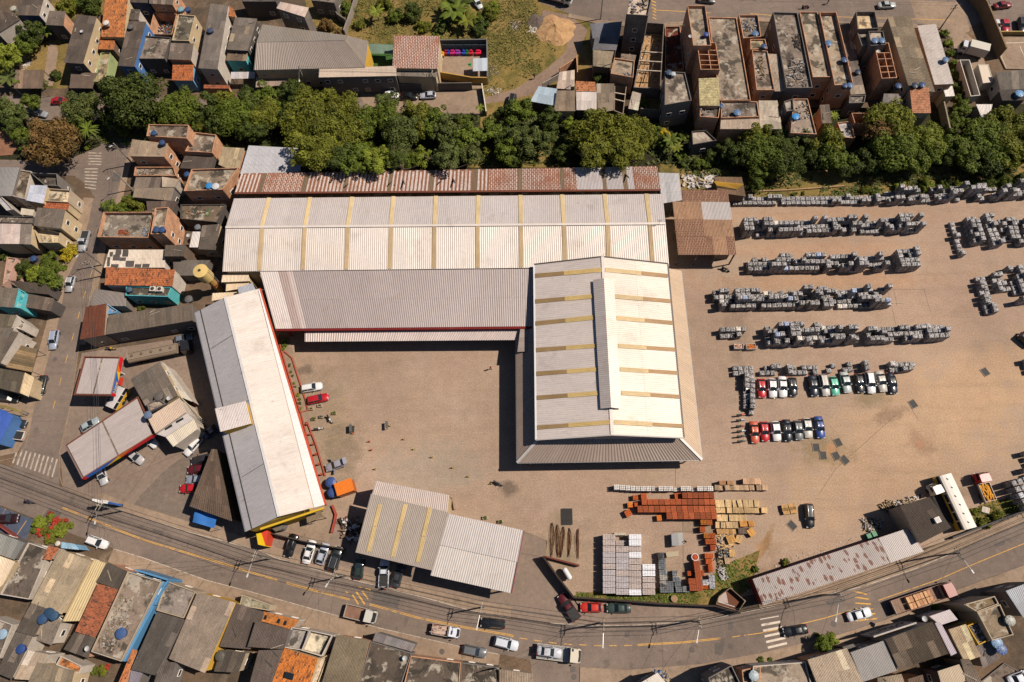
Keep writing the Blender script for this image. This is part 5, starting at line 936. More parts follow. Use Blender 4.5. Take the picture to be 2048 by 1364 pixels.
HS('A4',[([(0,300),(110,300),(128,372),(0,376)],6.6,'small cream terrace holding a blue tank','slab','brick',(196,170,130)),([(12,380),(128,388),(182,680),(46,680)],6.4,'brick edged slab littered with timber','slab','brick',(160,138,118)),([(130,402),(208,406),(265,682),(184,682)],6.2,'narrow beige sheet roof between two slab roofs','fib','grey',(176,156,134),dict(win=False)),([(168,100),(350,106),(462,666),(268,668)],7,'long grey slab roof strewn with planks and debris','slab','grey',(140,122,106),dict(par=.5)),([(366,96),(500,96),(602,582),(466,584)],7.2,'long worn slab roof with white peeling paint','slab','brick',(166,146,122)),([(508,112),(636,112),(762,652),(622,656)],7.2,'slab roof enclosed by tall brick parapets','slab','brick',(170,148,122),dict(par=.9)),([(664,170),(740,170),(862,700),(752,706)],4.4,'low grey roof lane with pale square patches','fib','grey',(120,108,98),dict(patch=(176,158,136),pp=.12,win=False)),([(780,110),(922,110),(948,236),(792,242)],7.4,'cream roof terrace with tall grey parapets','slab','block',(222,190,146),dict(par=1.0)),([(795,244),(880,246),(905,350),(835,360)],7.0,'grey stairwell block next to the cream terrace','slab','block',(150,136,122)),([(882,240),(990,240),(1012,340),(900,350)],8.4,'grey rooftop block carrying two blue tanks','slab','block',(176,158,140)),([(1027,126),(1195,118),(1382,686),(1190,662)],7,'very long beige fibre roof with a windowed grey side','fib','beige',(146,128,104),dict(sw=1.3,sl=3)),([(1250,192),(1390,180),(1522,626),(1380,632)],6.5,'long white roof with a blue tank on its edge','metal','brick',(216,200,186),dict(var=.06)),([(1440,646),(1512,642),(1530,718),(1462,722)],4,'little white roof below the long white roof','metal','cream',(214,204,190),dict(win=False)),([(1193,656),(1335,656),(1352,846),(1212,846)],6.6,'salmon orange tiled roof on a tall grey house','tileclean','beige',(212,132,88),dict(rise=.5)),([(1000,700),(1132,702),(1142,782),(988,776)],5,'shaded grey roof left of the salmon tiled house','fib','grey',(150,138,128)),([(740,722),(862,716),(850,775),(735,778)],4.6,'pale grey slab wedge below the grey roof lane','slab','grey',(150,136,124)),([(-20,750),(62,760),(66,880),(-20,886)],5.2,'dark brown roof corner at the brick building right side','fib','brick',(104,90,78)),([(64,752),(205,752),(232,912),(70,898)],5,'cream white sheet roof above the ditch trees','fib','beige',(206,188,164),dict(var=.08)),([(-20,886),(230,912),(236,966),(-20,962)],4.6,'pale lower lean-to under the cream white roof','fib','beige',(196,178,156),dict(var=.08,win=False)),([(322,745),(428,745),(494,1010),(300,1000)],5.8,'cluttered slab roof with a bright blue tank','slab','brick',(160,140,122)),([(250,765),(318,745),(325,830),(270,840)],6.4,'small grey block rooms beside the bright blue tank','slab','block',(150,138,130)),([(520,785),(592,780),(612,920),(540,922)],5,'narrow brown roof beside the small palm','fib','brick',(128,112,96)),([(650,922),(752,912),(782,1040),(690,1032)],3,'white painted slab in the shade of the trees','slab','brick',(200,190,184),dict(win=False)),([(755,850),(880,850),(890,930),(780,930)],4,'orange brick walled room hidden among the trees','open','brick',(120,90,70),dict(par=.3,win=False)),([(1840,540),(2060,520),(2060,665),(1870,672)],4,'wide grey shed roof below the sports court','fib','white',(120,110,98),dict(sw=1.6,sl=4)),([(1860,672),(2060,668),(2060,750),(1885,752)],4.4,'dark shed roof carrying a large blue tank','fib','dark',(92,82,74),dict(sw=1.6,sl=4)),([(1690,780),(1812,780),(1790,882),(1732,882)],3.4,'white triangular roof behind the far right trees','metal','grey',(200,190,180),dict(win=False)),])
rubble('A4',[(300,430),(410,450),(430,650),(280,660)],6.95,'heap of planks and torn plastic on the long grey slab roof',[GRY,WHITE,DRK,BRN],110,(.4,2.4))
rubble('A4',[(320,265),(365,260),(385,380),(335,380)],6.95,'stacked boards on the long grey slab roof',[BRN,DRK],30,(1.0,2.6))
rubble('A4',[(40,420),(90,420),(130,640),(70,640)],6.35,'timber scraps on the brick edged slab',[BRN,DRK,TAN],60,(.4,1.8))
rubble('A4',[(340,770),(440,770),(460,900),(350,900)],5.74,'mixed junk on the cluttered slab roof',[DRK,BRN,WHITE,TAN],80)
flatpoly('sports_court','A4',[(1795,285),(2200,285),(2200,525),(1905,520)],.28,'pavement',.28)
wallrun('A4',[(1622,-20),(1712,100),(1850,440)],3.6,.35,M['wall'],cl(140,112,78),'tall brown concrete wall beside the truck yard',hp=0)
wallrun('A4',[(1785,262),(2100,262)],1.2,.3,M['wall'],cl(180,150,90),'low yellowish wall above the sports court')
wallrun('A4',[(1352,690),(1400,780),(1450,1010)],2.6,.3,M['wall'],cl(150,136,112),'grey boundary wall right of the salmon tiled house')
flatpoly('truck_yard','A4',[(1500,250),(1620,250),(1700,330),(1850,700),(1640,740),(1560,500)],0.0,'pavement')
wallrun('B4',[(-80,205),(300,190),(700,160)],.35,.3,M['wall'],cl(176,140,100),'low tan kerb wall between the ditch grass and the yard','kerb_wall')
HS('B1',[([(-60,15),(150,20),(92,242),(-60,240)],5.6,'plain grey metal roof at the left edge by the junction','metal','grey',(132,126,122),dict(var=.04)),([(152,42),(252,56),(202,272),(96,245)],5,'brown concrete roof between grey and bluish roofs','slab','white',(124,104,84)),([(236,156),(370,160),(336,300),(204,276)],5.6,'translucent bluish sheet roof by the rounded corner house','metal','cream',(166,168,178)),([(372,192),(562,205),(545,302),(348,290)],4.6,'cream floored terrace of the rounded corner house','slab','beige',(226,200,162),dict(par=.6)),([(262,82),(470,90),(480,185),(375,180)],4.6,'dark shaded walled terrace of the rounded corner house','slab','grey',(110,98,86),dict(par=1.2)),([(345,282),(545,302),(528,352),(335,332)],4.4,'terracotta tile strip on the corner house terrace','tile','cream',(190,92,46),dict(rise=.3,win=False)),([(290,332),(512,347),(480,496),(262,472)],6,'grey fibre roof on a cream house facing the side road','fib','cream',(110,98,86)),([(-60,400),(272,408),(264,462),(-60,452)],5.2,'mossy grey flat strip above the rust striped roof','slab','dark',(120,106,92),dict(win=False)),([(-60,456),(160,460),(150,615),(-60,614)],5,'rust striped metal roof at the left edge','oldmetal','cream',(196,176,164),dict(win=False)),([(162,460),(252,462),(240,620),(152,615)],5,'grey part of the rust striped roof','fib','cream',(136,122,110),dict(win=False)),([(274,482),(492,542),(482,622),(330,622)],3.6,'sunlit cream courtyard terrace by the side road','slab','cream',(232,206,160),dict(par=1.0)),([(166,336),(270,350),(256,396),(158,386)],4.4,'small cream awning by the white and blue wall','metal','white',(220,204,176),dict(win=False)),([(-40,250),(20,252),(112,350),(60,362)],5,'white and pale blue house wedge at the left edge','slab','white',(180,176,176)),([(62,722),(136,732),(72,902),(28,946)],4,'pink walled strip house beside the garden trees','slab','pink',(196,160,136)),([(85,900),(402,932),(382,1010),(170,988)],3.6,'dark roof under the garden trees','fib','dark',(84,72,62),dict(win=False)),([(-60,948),(146,962),(110,1112),(-60,1100)],5.4,'grey roof with a turquoise gable wall','fib','teal',(118,106,92)),([(146,962),(208,1000),(168,1122),(112,1112)],4.8,'turquoise painted roof terrace with a little window box','slab','teal',(70,190,196),dict(win=False)),([(212,1002),(424,1042),(396,1140),(188,1106)],3.8,'dark fibre roof right of the turquoise terrace','fib','dark',(98,84,72)),([(-60,1155),(132,1172),(62,1330),(-60,1400)],5.4,'dark roof with a white windowed wall toward the side road','fib','white',(92,82,66)),([(135,1172),(206,1232),(180,1290),(92,1262)],4.0,'white box porch with a square yellowish window','slab','white',(220,206,186),dict(win=False)),([(-60,1265),(110,1272),(0,1430),(-80,1430)],5.4,'ribbed brown roof at the left edge above the striped roof','fib','white',(110,98,86)),([(1060,96),(1262,96),(1232,182),(1040,180)],4,'patched grey roof near the street lamp','fib','grey',(128,112,98),dict(patch=(96,84,74),pp=.3)),([(1050,182),(1362,176),(1332,280),(1034,250)],3.8,'checkered light and dark fibre roof above the round bush','fib','grey',(150,132,112),dict(patch=(96,84,74),pp=.4)),([(1262,92),(1400,112),(1365,172),(1262,172)],4.2,'rusty cream roof end beside the checkered roof','oldmetal','white',(190,170,146),dict(win=False)),([(1062,24),(1362,24),(1380,92),(1052,92)],3.2,'junk filled brick balcony below the beige roofed house','slab','brick',(150,130,110),dict(par=.5)),([(1500,42),(1868,30),(1742,200),(1440,212)],7,'brick house whose slab roof carries a blue and a white tank','slab','brick',(146,126,104),dict(par=.5)),([(1140,282),(1382,282),(1342,372),(1150,372)],3.4,'low dark roof right of the round bush','fib','dark',(96,80,70),dict(win=False)),([(826,382),(1212,382),(1172,582),(776,576)],5,'wide concrete terrace with a heap of orange bricks','slab','brick',(140,126,110),dict(par=.9)),([(1216,342),(1320,336),(1282,542),(1180,546)],7.6,'narrow orange brick tower with two tanks on top','slab','brick',(140,120,98),dict(par=.4)),([(1412,312),(1762,312),(1692,450),(1410,422)],3.6,'brown damp slab yard with toys and planks','slab','dark',(116,98,78),dict(par=.25,win=False)),([(1500,520),(1562,520),(1542,642),(1475,642)],4,'small white sheet roof beside the brick tower','metal','cream',(206,196,186),dict(win=False)),([(1576,472),(1722,460),(1682,662),(1545,656)],4,'dark grey roof against the warehouse boundary','fib','cream',(98,86,76)),([(850,660),(1290,660),(1285,800),(808,800)],4,'cream roof chequered with dark square panels','metal','white',(208,190,168),dict(var=.05,patch=(84,76,70),pp=.0)),([(1290,626),(1452,620),(1432,712),(1280,712)],5.6,'dark roofed upper room standing over the chequered roof','fib','brown',(92,80,68)),([(1350,742),(1640,742),(1560,862),(1352,862)],3.2,'dull grey roof beside the water tower','fib','grey',(108,98,88),dict(win=False)),([(826,796),(1366,816),(1346,946),(815,936)],5,'long orange clay tiled roof beside the side road','tile','white',(200,104,52),dict(rise=.8)),([(990,950),(1342,960),(1312,1032),(985,1022)],4.2,'dark flat roof with cooling units below the orange tiles','slab','teal',(88,78,66)),([(742,966),(985,1000),(980,1100),(690,1096)],3.2,'smooth grey roof next to the side road','metal','grey',(116,104,96),dict(win=False,var=.03)),([(668,1108),(832,1080),(815,1326),(622,1360)],5.4,'red brown roof section with an orange brick edge','fib','beige',(112,62,42),dict(var=.08,sw=3,sl=7,pitch=2)),([(845,1170),(1500,1086),(1502,1212),(825,1322)],5.2,'long grey fibre roof above the tanker truck','fib','grey',(112,98,84),dict(rise=.8)),([(836,1082),(925,1140),(842,1164)][0:1]+[(925,1140),(900,1160),(842,1166)],4.8,'bright blue wall wedge beside the red brown roof','slab','lblue',(110,160,206),dict(win=False)),])
rubble('B1',[(920,510),(1000,505),(1010,550),(925,555)],4.95,'heap of orange bricks on the wide concrete terrace',[ORG,(210,100,50),(180,80,40)],90,(.15,.4),th=(.1,.3))
rubble('B1',[(1110,495),(1160,490),(1155,555),(1105,550)],4.95,'blue and white tarpaulin bundle on the wide terrace',[BLU,WHITE,(120,150,190)],30,(.3,1.0))
rubble('B1',[(1065,35),(1200,35),(1180,85),(1065,85)],3.15,'white household junk on the brick balcony',[WHITE,GRY,BRN],70,(.2,.9))
rubble('B1',[(1430,350),(1650,350),(1640,400),(1430,400)],3.55,'toys and planks scattered on the brown slab yard',[ORG,TAN,(60,140,80),GRY],60,(.2,1.2))
Qc=[P(x,y,4.45 if i<2 else 4.0,'B1')for i,(x,y)in enumerate([(850,660),(1290,660),(1285,800),(808,800)])]
chq=[o for o in THINGS if 'chequered with dark' in o['label']][0]
for(x0,y0,x1,y1)in((905,662,950,700),(960,662,1005,715),(885,700,940,745),(860,680,885,715),(940,722,985,748),(985,748,1050,795),(840,720,862,790),(1055,775,1105,798),(1115,772,1170,798),(870,775,930,798)):
 strips_on(chq,Qc[:3],[[(x0,y0),(x1,y0),(x1-4,y1),(x0-4,y1)]],'B1',cl(84,76,70),name='roof_panel',var=.1,off=.07)
HS('C1',[([(-30,-60),(148,-20),(0,225),(-60,215)],5.2,'white windowed building side facing the side road','fib','white',(100,88,76)),([(168,80),(292,112),(250,290),(48,250)],3.2,'brown and black striped slatted roof by the side road','fib','none',(116,96,70),dict(win=False,ribs='h',pitch=.5,sl=4)),([(-60,250),(192,292),(152,452),(-60,400)],4.2,'dark fibre roof over the parked cars at the left edge','fib','cream',(92,82,68)),([(194,292),(266,330),(222,480),(158,452)],3.8,'cream strip of roof beside the dark fibre roof','metal','cream',(214,186,142),dict(win=False)),([(214,332),(262,346),(226,484),(164,462)],3.3,'small grey sheet porch over the pavement','metal','none',(166,164,158),dict(win=False)),([(-60,540),(40,548),(172,590),(160,606),(0,575)][:4],2.6,'long thin yellowish shelter strip at the left edge','fib','none',(160,140,80),dict(win=False)),([(-60,565),(50,590),(102,642),(-10,860)],3.8,'bright blue painted roof at the left edge','metal','blue',(66,100,180),dict(win=False,var=.05)),])
HS('D1',[([(-40,205),(190,290),(112,422),(-60,362)],4,'grey green ribbed roof behind the blue parking floor','metal','grey',(150,146,136)),([(-60,372),(116,435),(28,610),(-60,690)],4.6,'cream flat roof at the lower left edge','metal','cream',(232,206,172),dict(var=.03)),([(228,290),(392,345),(232,728),(10,690)],3.4,'black stained concrete slab with white rubble','slab','white',(110,96,84)),([(375,316),(462,332),(396,426),(326,416)],4,'tiny orange tiled roof near the flowering tree','tile','white',(196,104,60),dict(rise=.2,win=False)),([(460,342),(702,430),(480,842),(242,752)],5,'wide beige fibre roof next to a cream strip','fib','cream',(170,150,122),dict(var=.07)),([(242,754),(376,802),(270,1012),(122,972)],4.6,'dark roof carrying three dark blue tanks','fib','beige',(92,82,72)),([(722,420),(812,446),(612,892),(482,896)],4.4,'long cream painted roof strip','metal','cream',(226,198,146),dict(var=.04,pitch=.6)),([(832,440),(986,512),(916,652),(740,592)],5,'dark brown roof at the street end of the cream strip','fib','brick',(86,76,66)),([(756,606),(836,634),(668,1000),(580,976)],4.6,'left half of the terracotta gabled roof','tile','brown',(128,70,38),dict(rise=.9,ribs='h',win=False))if False else([(756,606),(916,652),(736,1022),(580,976)],4.8,'terracotta gabled roof between the cream strip and the rubble slab','tile','brown',(172,88,50),dict(rise=.7,ribs='h')),([(572,980),(742,1022),(682,1182),(490,1112)],4.4,'two toned dark roof below the terracotta gable','fib','brick',(90,80,70)),([(992,512),(1250,592),(942,1205),(710,1130)],5.8,'large slab roof with a blue edge covered by white rubble','slab','lblue',(150,130,112),dict(parc='beige')),([(1290,586),(1512,666),(1420,872),(1210,812)],4.4,'mottled grey paved roof terrace','slab','beige',(150,136,124),dict(par=.3)),([(1210,822),(1422,882),(1200,1312),(1010,1266)],5.2,'dark ribbed roof between the blue house and the pale roof','fib','grey',(88,80,72)),([(1522,670),(1816,752),(1580,1292),(1302,1182)],5.2,'pale brown ribbed roof with a yellow painted side','fib','yellow',(150,132,114),dict(var=.05)),([(1820,756),(2036,830),(1932,1112),(1690,1090)],4.6,'dark roof cut by a deep shadow near the orange porch','fib','grey',(98,84,74),dict(var=.06)),([(1700,1112),(1896,1142),(1840,1292),(1650,1282)],4,'small dark roof with a grey tank at its corner','fib','beige',(84,74,64)),([(218,1120),(372,1150),(260,1350),(108,1340)],4.6,'patched cream and white sheet roof','fib','white',(190,166,140),dict(patch=(226,210,190),pp=.3)),([(290,1212),(576,1282),(530,1480),(190,1420)],4.6,'beige ribbed roof at the bottom left','fib','cream',(140,124,102)),([(122,976),(256,1012),(92,1342),(-30,1292)],4.2,'dark grey roof with one blue tank in the bottom left','fib','white',(96,86,76)),([(-60,860),(112,920),(12,1180),(-60,1200)],3.6,'white walled courtyard with a grey tank at the left edge','slab','white',(120,106,94),dict(par=.5)),([(375,830),(470,905),(400,1080),(280,1040)],3.4,'cluttered grey lean-to with white gutters','fib','white',(140,126,112),dict(patch=(226,212,180),pp=.3)),([(1022,1108),(1056,1122),(962,1380),(912,1370)],4.6,'thin orange brick strip roof beside the blue wall','tile','brick',(210,116,60),dict(rise=.1,win=False)),([(1010,1270),(1100,1290),(1060,1400),(990,1390)],3.8,'purplish grey sheet roof at the bottom edge','metal','grey',(150,140,146),dict(win=False)),([(1240,1200),(1358,1215),(1300,1400),(1180,1390)],4.2,'short grey ribbed roof at the bottom edge','fib','grey',(110,98,88)),([(480,1160),(640,1240),(620,1300),(440,1230)],3.6,'white framed orange ledge below the two toned roof','slab','white',(210,130,70),dict(win=False)),([(475,285),(575,300),(610,345),(470,332)],3.4,'pale blue gate roof by the parked white car','metal','lblue',(160,196,214),dict(win=False)),])
for pts in([(1045,500),(1300,578)],[(1300,578),(1262,625)],[(1262,628),(1190,770)],[(1185,775),(955,1205)]):wallrun('D1',pts,5.2,.3,M['clean'],cl(92,146,184),'bright blue painted wall framing the rubble covered slab','blue_wall',hp=5.2,group='blue walls of the rubble roof house')
wallrun('D1',[(1150,780),(1010,1090)],4.2,1.2,M['plain'],cl(214,216,190),'pale green white ledge beside the blue wall','wall_ledge',hp=4.2)
rubble('D1',[(930,690),(1030,730),(960,960),(860,1140),(740,1120),(860,860)],5.74,'white rubble and plaster spread over the big slab roof',[WHITE,(230,214,196),TAN,BRN],420,(.1,.5),th=(.04,.16))
rubble('D1',[(60,480),(165,450),(150,600),(60,600)],3.36,'white plaster lumps on the black stained slab',[WHITE,(230,214,196),TAN],120,(.15,.5))
HS('D2',[([(105,820),(382,886),(322,960),(75,892)],4,'orange tiled porch roof with three dark panes','tileclean','white',(214,122,52),dict(rise=.5)),([(42,896),(306,962),(262,1112),(-20,1092)],5.6,'dark brown ribbed roof below the orange porch','fib','grey',(102,88,78),dict(var=.05,sl=9)),([(66,1120),(260,1114),(160,1400),(-10,1400)],5.6,'lower part of the dark ribbed roof beside a black courtyard','fib','grey',(104,90,80),dict(var=.05,sl=9)),([(332,940),(470,962),(415,1118),(270,1096)],3.6,'grey floored white walled terrace with a chair','slab','white',(160,150,142),dict(par=.9)),([(474,962),(650,1000),(568,1164),(410,1118)],3.6,'cream floored white walled terrace by the pavement','slab','white',(236,218,184),dict(par=1.1)),([(266,1102),(526,1182),(452,1420),(150,1370)],5,'bright orange tiled roof with missing dark tiles','tile','cream',(224,118,40),dict(rise=.9)),([(548,1180),(612,1150),(520,1400),(455,1400)],3.6,'cream path strip between the orange and beige roofs','slab','cream',(226,200,168),dict(win=False)),([(668,1000),(922,1042),(836,1400),(545,1400)],4.8,'beige green ribbed roof with a terracotta edge','fib','brick',(132,116,92),dict(var=.04)),([(967,980),(1276,1072),(1248,1130),(945,1046)],3.6,'dented grey roof over the pavement with rust streaks','oldmetal','grey',(160,150,144),dict(win=False)),([(932,1050),(1246,1142),(1150,1430),(840,1390)],4.2,'almost black slab roof with pale scratches','slab','grey',(94,80,68),dict(par=.12)),([(1242,1162),(1626,1212),(1612,1430),(1180,1410)],4.2,'dark slab roof with a thin white crack line','slab','brick',(104,90,76),dict(par=.12)),([(1630,1212),(1914,1252),(1914,1430),(1618,1430)],4.0,'dark brown slab roof by the street pole','slab','grey',(104,88,74),dict(par=.1)),([(1920,1266),(2180,1300),(2180,1440),(1920,1430)],4.2,'pale ribbed roof at the lane corner','fib','beige',(156,136,114)),([(-60,690),(160,768),(150,815),(-80,775)],3.2,'greenish grey flat porch roof with a red end wall','slab','beige',(150,140,112),dict(win=False,par=.1)),])
for x,y in((120,865),(222,893),(272,908)):
 p=P(x,y,4.4,'D2');mb=MB();mb.box((p.x,p.y,4.42),(.45,.7,.1),-.25);tag(mb.build('roof_pane',M['glass'],origin=p),'small dark pane set in the orange porch roof','roof pane','three dark panes of the orange porch')
for x,y in((120,1040),):pass
p=P(305,1315,5.6,'D2');mb=MB();mb.box((p.x,p.y,5.85),(1.6,1.0,.08),-.25,tilt=Matrix.Rotation(.2,3,'X'));tag(mb.build('solar_panel',M['glass'],origin=p),'dark solar panel on the bright orange tiled roof','solar panel')
HS('D3',[([(1050,1390),(1214,1292),(1300,1400),(1180,1460)],4.6,'white lean roof with junk beside it at the bottom','metal','grey',(228,214,196),dict(var=.03)),([(1600,1330),(1780,1232),(1860,1400),(1640,1460)],6.5,'black shaded roof with a white coping at the bottom','slab','grey',(70,62,56),dict(par=.5)),([(1860,1270),(2004,1240),(2010,1440),(1880,1440)],4.6,'brick edged slab with a round grey tank','slab','brick',(130,114,98)),])
HS('D4',[([(20,1202),(412,1172),(480,1430),(0,1430)],5,'peeling white and black slab roof in the bottom right','slab','white',(168,148,126),dict(par=.3)),([(430,1156),(722,1068),(858,1350),(545,1450)],5.8,'wide cream ribbed roof with brick side','fib','brick',(188,166,140),dict(var=.03)),([(750,1102),(1006,1010),(1102,1236),(842,1322)],5.8,'light grey ribbed roof between cream and brown roofs','metal','grey',(150,142,134),dict(var=.05)),([(1010,1006),(1362,872),(1482,1110),(1112,1228)],6.2,'large dark brown patched roof behind the graffiti wall','fib','white',(88,74,60),dict(patch=(124,106,88),pp=.15,sw=1.2)),([(690,1060),(772,1036),(806,1080),(732,1112)],4,'small grey porch roof beside the street tree','metal','grey',(120,114,106),dict(win=False)),([(1340,832),(1492,780),(1552,856),(1422,898)],5,'pinkish white metal roof near the road','metal','white',(222,206,200),dict(var=.03)),([(1382,882),(1422,872),(1545,1105),(1502,1126)],5.6,'thin lilac ribbed strip roof','metal','grey',(186,172,178),dict(win=False)),([(1482,930),(1612,890),(1722,1130),(1602,1172)],4.8,'cream patched roof with grey stains','fib','beige',(192,166,132),dict(var=.12)),([(1614,900),(1722,860),(1802,1000),(1702,1046)],4.8,'dark slab scattered with white scraps','slab','yellow',(104,88,76)),([(1690,1052),(1800,1010),(1860,1150),(1740,1220)],4.2,'grey shingled lean-to by the concrete yard','fib','grey',(120,108,100),dict(win=False)),([(1690,802),(1860,742),(1962,970),(1802,1012)],6,'tan flat roof with a stack of tyres at its edge','slab','beige',(152,130,104)),([(1592,742),(1820,680),(1852,740),(1690,800)],7,'brownish parapet walled roof facing the road','slab','beige',(130,108,80)),([(1912,642),(2130,560),(2170,800),(2042,842)],7,'blue grey ribbed roof at the lower right edge','metal','grey',(150,152,156)),([(1402,1242),(1562,1190),(1622,1310),(1442,1382)],5,'cream flat roof surrounded by dark sheets','metal','dark',(206,182,150),dict(var=.03)),([(1572,1150),(1640,1150),(1735,1330),(1642,1400)],5,'brown ribbed roof right of the cream flat roof','fib','beige',(124,108,92)),([(952,1292),(1132,1262),(1152,1322),(960,1380)],4.6,'beige roof piece at the bottom edge','fib','brick',(170,150,124),dict(win=False)),([(1180,1300),(1290,1268),(1320,1400),(1200,1420)],4.6,'brown roof piece at the bottom edge','fib','brick',(126,102,82),dict(win=False)),([(1710,1330),(1900,1180),(2120,1300),(1900,1500)],.3,'low plinth of the concrete yard in the corner','slab','grey',(130,112,96),dict(par=.05,win=False)),])
wallrun('D4',[(925,985),(1245,880)],5.6,.25,M['wall'],cl(196,184,172),'tall white facade with dark graffiti facing the road','facade',hp=5.6)
gw=THINGS[-1];a,b_=P(925,985,5.6,'D4'),P(1245,880,5.6,'D4');d=(b_-a);d.z=0;d.normalize();nn=Vector((-d.y,d.x,0))
rr=random.Random(4)
for k in range(9):
 p=lerp(Vector((a.x,a.y,0)),Vector((b_.x,b_.y,0)),(k+.6)/9.4)+nn*.14;mb=MB()
 for s_ in range(3):mb.box((p.x+d.x*rr.uniform(-.6,.6),p.y+d.y*rr.uniform(-.6,.6),3+rr.uniform(-.6,1)),(.14,.04,rr.uniform(.8,1.8)),math.atan2(d.y,d.x),tilt=Matrix.Rotation(rr.uniform(-.9,.9),3,'Y'))
 mb.build('graffiti_stroke',M['cable'],gw)
rubble('D4',[(1640,900),(1720,880),(1780,990),(1700,1030)],4.74,'white scraps on the dark slab near the blue tanks',[WHITE,GRY],60,(.1,.5),th=(.03,.1))
rubble('D3',[(1180,1280),(1260,1285),(1330,1360),(1240,1350)],0,'junk of wood and metal beside the white lean roof',[TAN,DRK,GRY,BLU],120,(.3,1.5),th=(.1,.4))
DKW=cl(62,48,40)
wallrun('D3',[(330,400),(450,565),(565,712)],2.4,.3,M['wall'],DKW,'dark slanting wall beside the driveway');wallrun('D3',[(565,712),(900,735),(1250,762),(1640,778),(1830,832)],2.2,.3,M['wall'],DKW,'dark boundary wall between material yard and road')
wallrun('D3',[(350,400),(610,468)],1.2,.3,M['wall'],cl(120,60,46),'low rusty red rail behind the gas tank')
wallrun('D2',[(110,205),(420,282),(740,345)],2.0,.2,M['wall'],cl(70,58,48),'dark wall behind the parked cars of the forecourt')
wallrun('D4',[(1490,250),(1700,170),(2100,20)],1.2,.3,M['wall'],cl(84,80,78),'grey retaining wall along the road at the right')
wallrun('C2',[(1545,1250),(1580,1270),(1600,1364)],.6,.3,M['wall'],cl(170,140,116),'low tan wall corner beside the shop roof')
wallrun('D1',[(0,140),(190,275)],1.6,.2,M['wall'],cl(150,70,60),'low reddish wall behind the blue parking floor')
# =============== TANKS
def tank(fr,x,y,h,r=.75,col=(60,96,150),label='',ht=1.0,open_=False):
 g=sum(col)/3;col=tuple(c*.72+g*.28 if c!=140 else c for c in col);r*=.9
 b=P(x,y,h+ht,fr);b=Vector((b.x,b.y,h));t=thing('water_tank',label,'water tank',b,group='roof water tanks')
 mb=MB();mb.lathe(b,[(r*.86,0),(r,ht*.72),(r*1.03,ht*.74),(r*1.03,ht*.8)],18);mb.build('body',M['plastic'],t,cl(*[c*.85 for c in col]))
 mb=MB();mb.lathe(b,[(r*1.08,ht*.801),(r*1.1,ht*.87),(r*.6,ht),(r*.2,ht+.05)],18,smooth=False)
 for k in range(8):a=k*math.pi/4;mb.box((b.x+math.cos(a)*r*.7,b.y+math.sin(a)*r*.7,h+ht*.98),(r*.6,.08,.06),a)
 mb.build('lid',M['plastic'],t,cl(*col));return t
BL,NB,BB=(84,122,168),(50,80,130),(60,140,215)
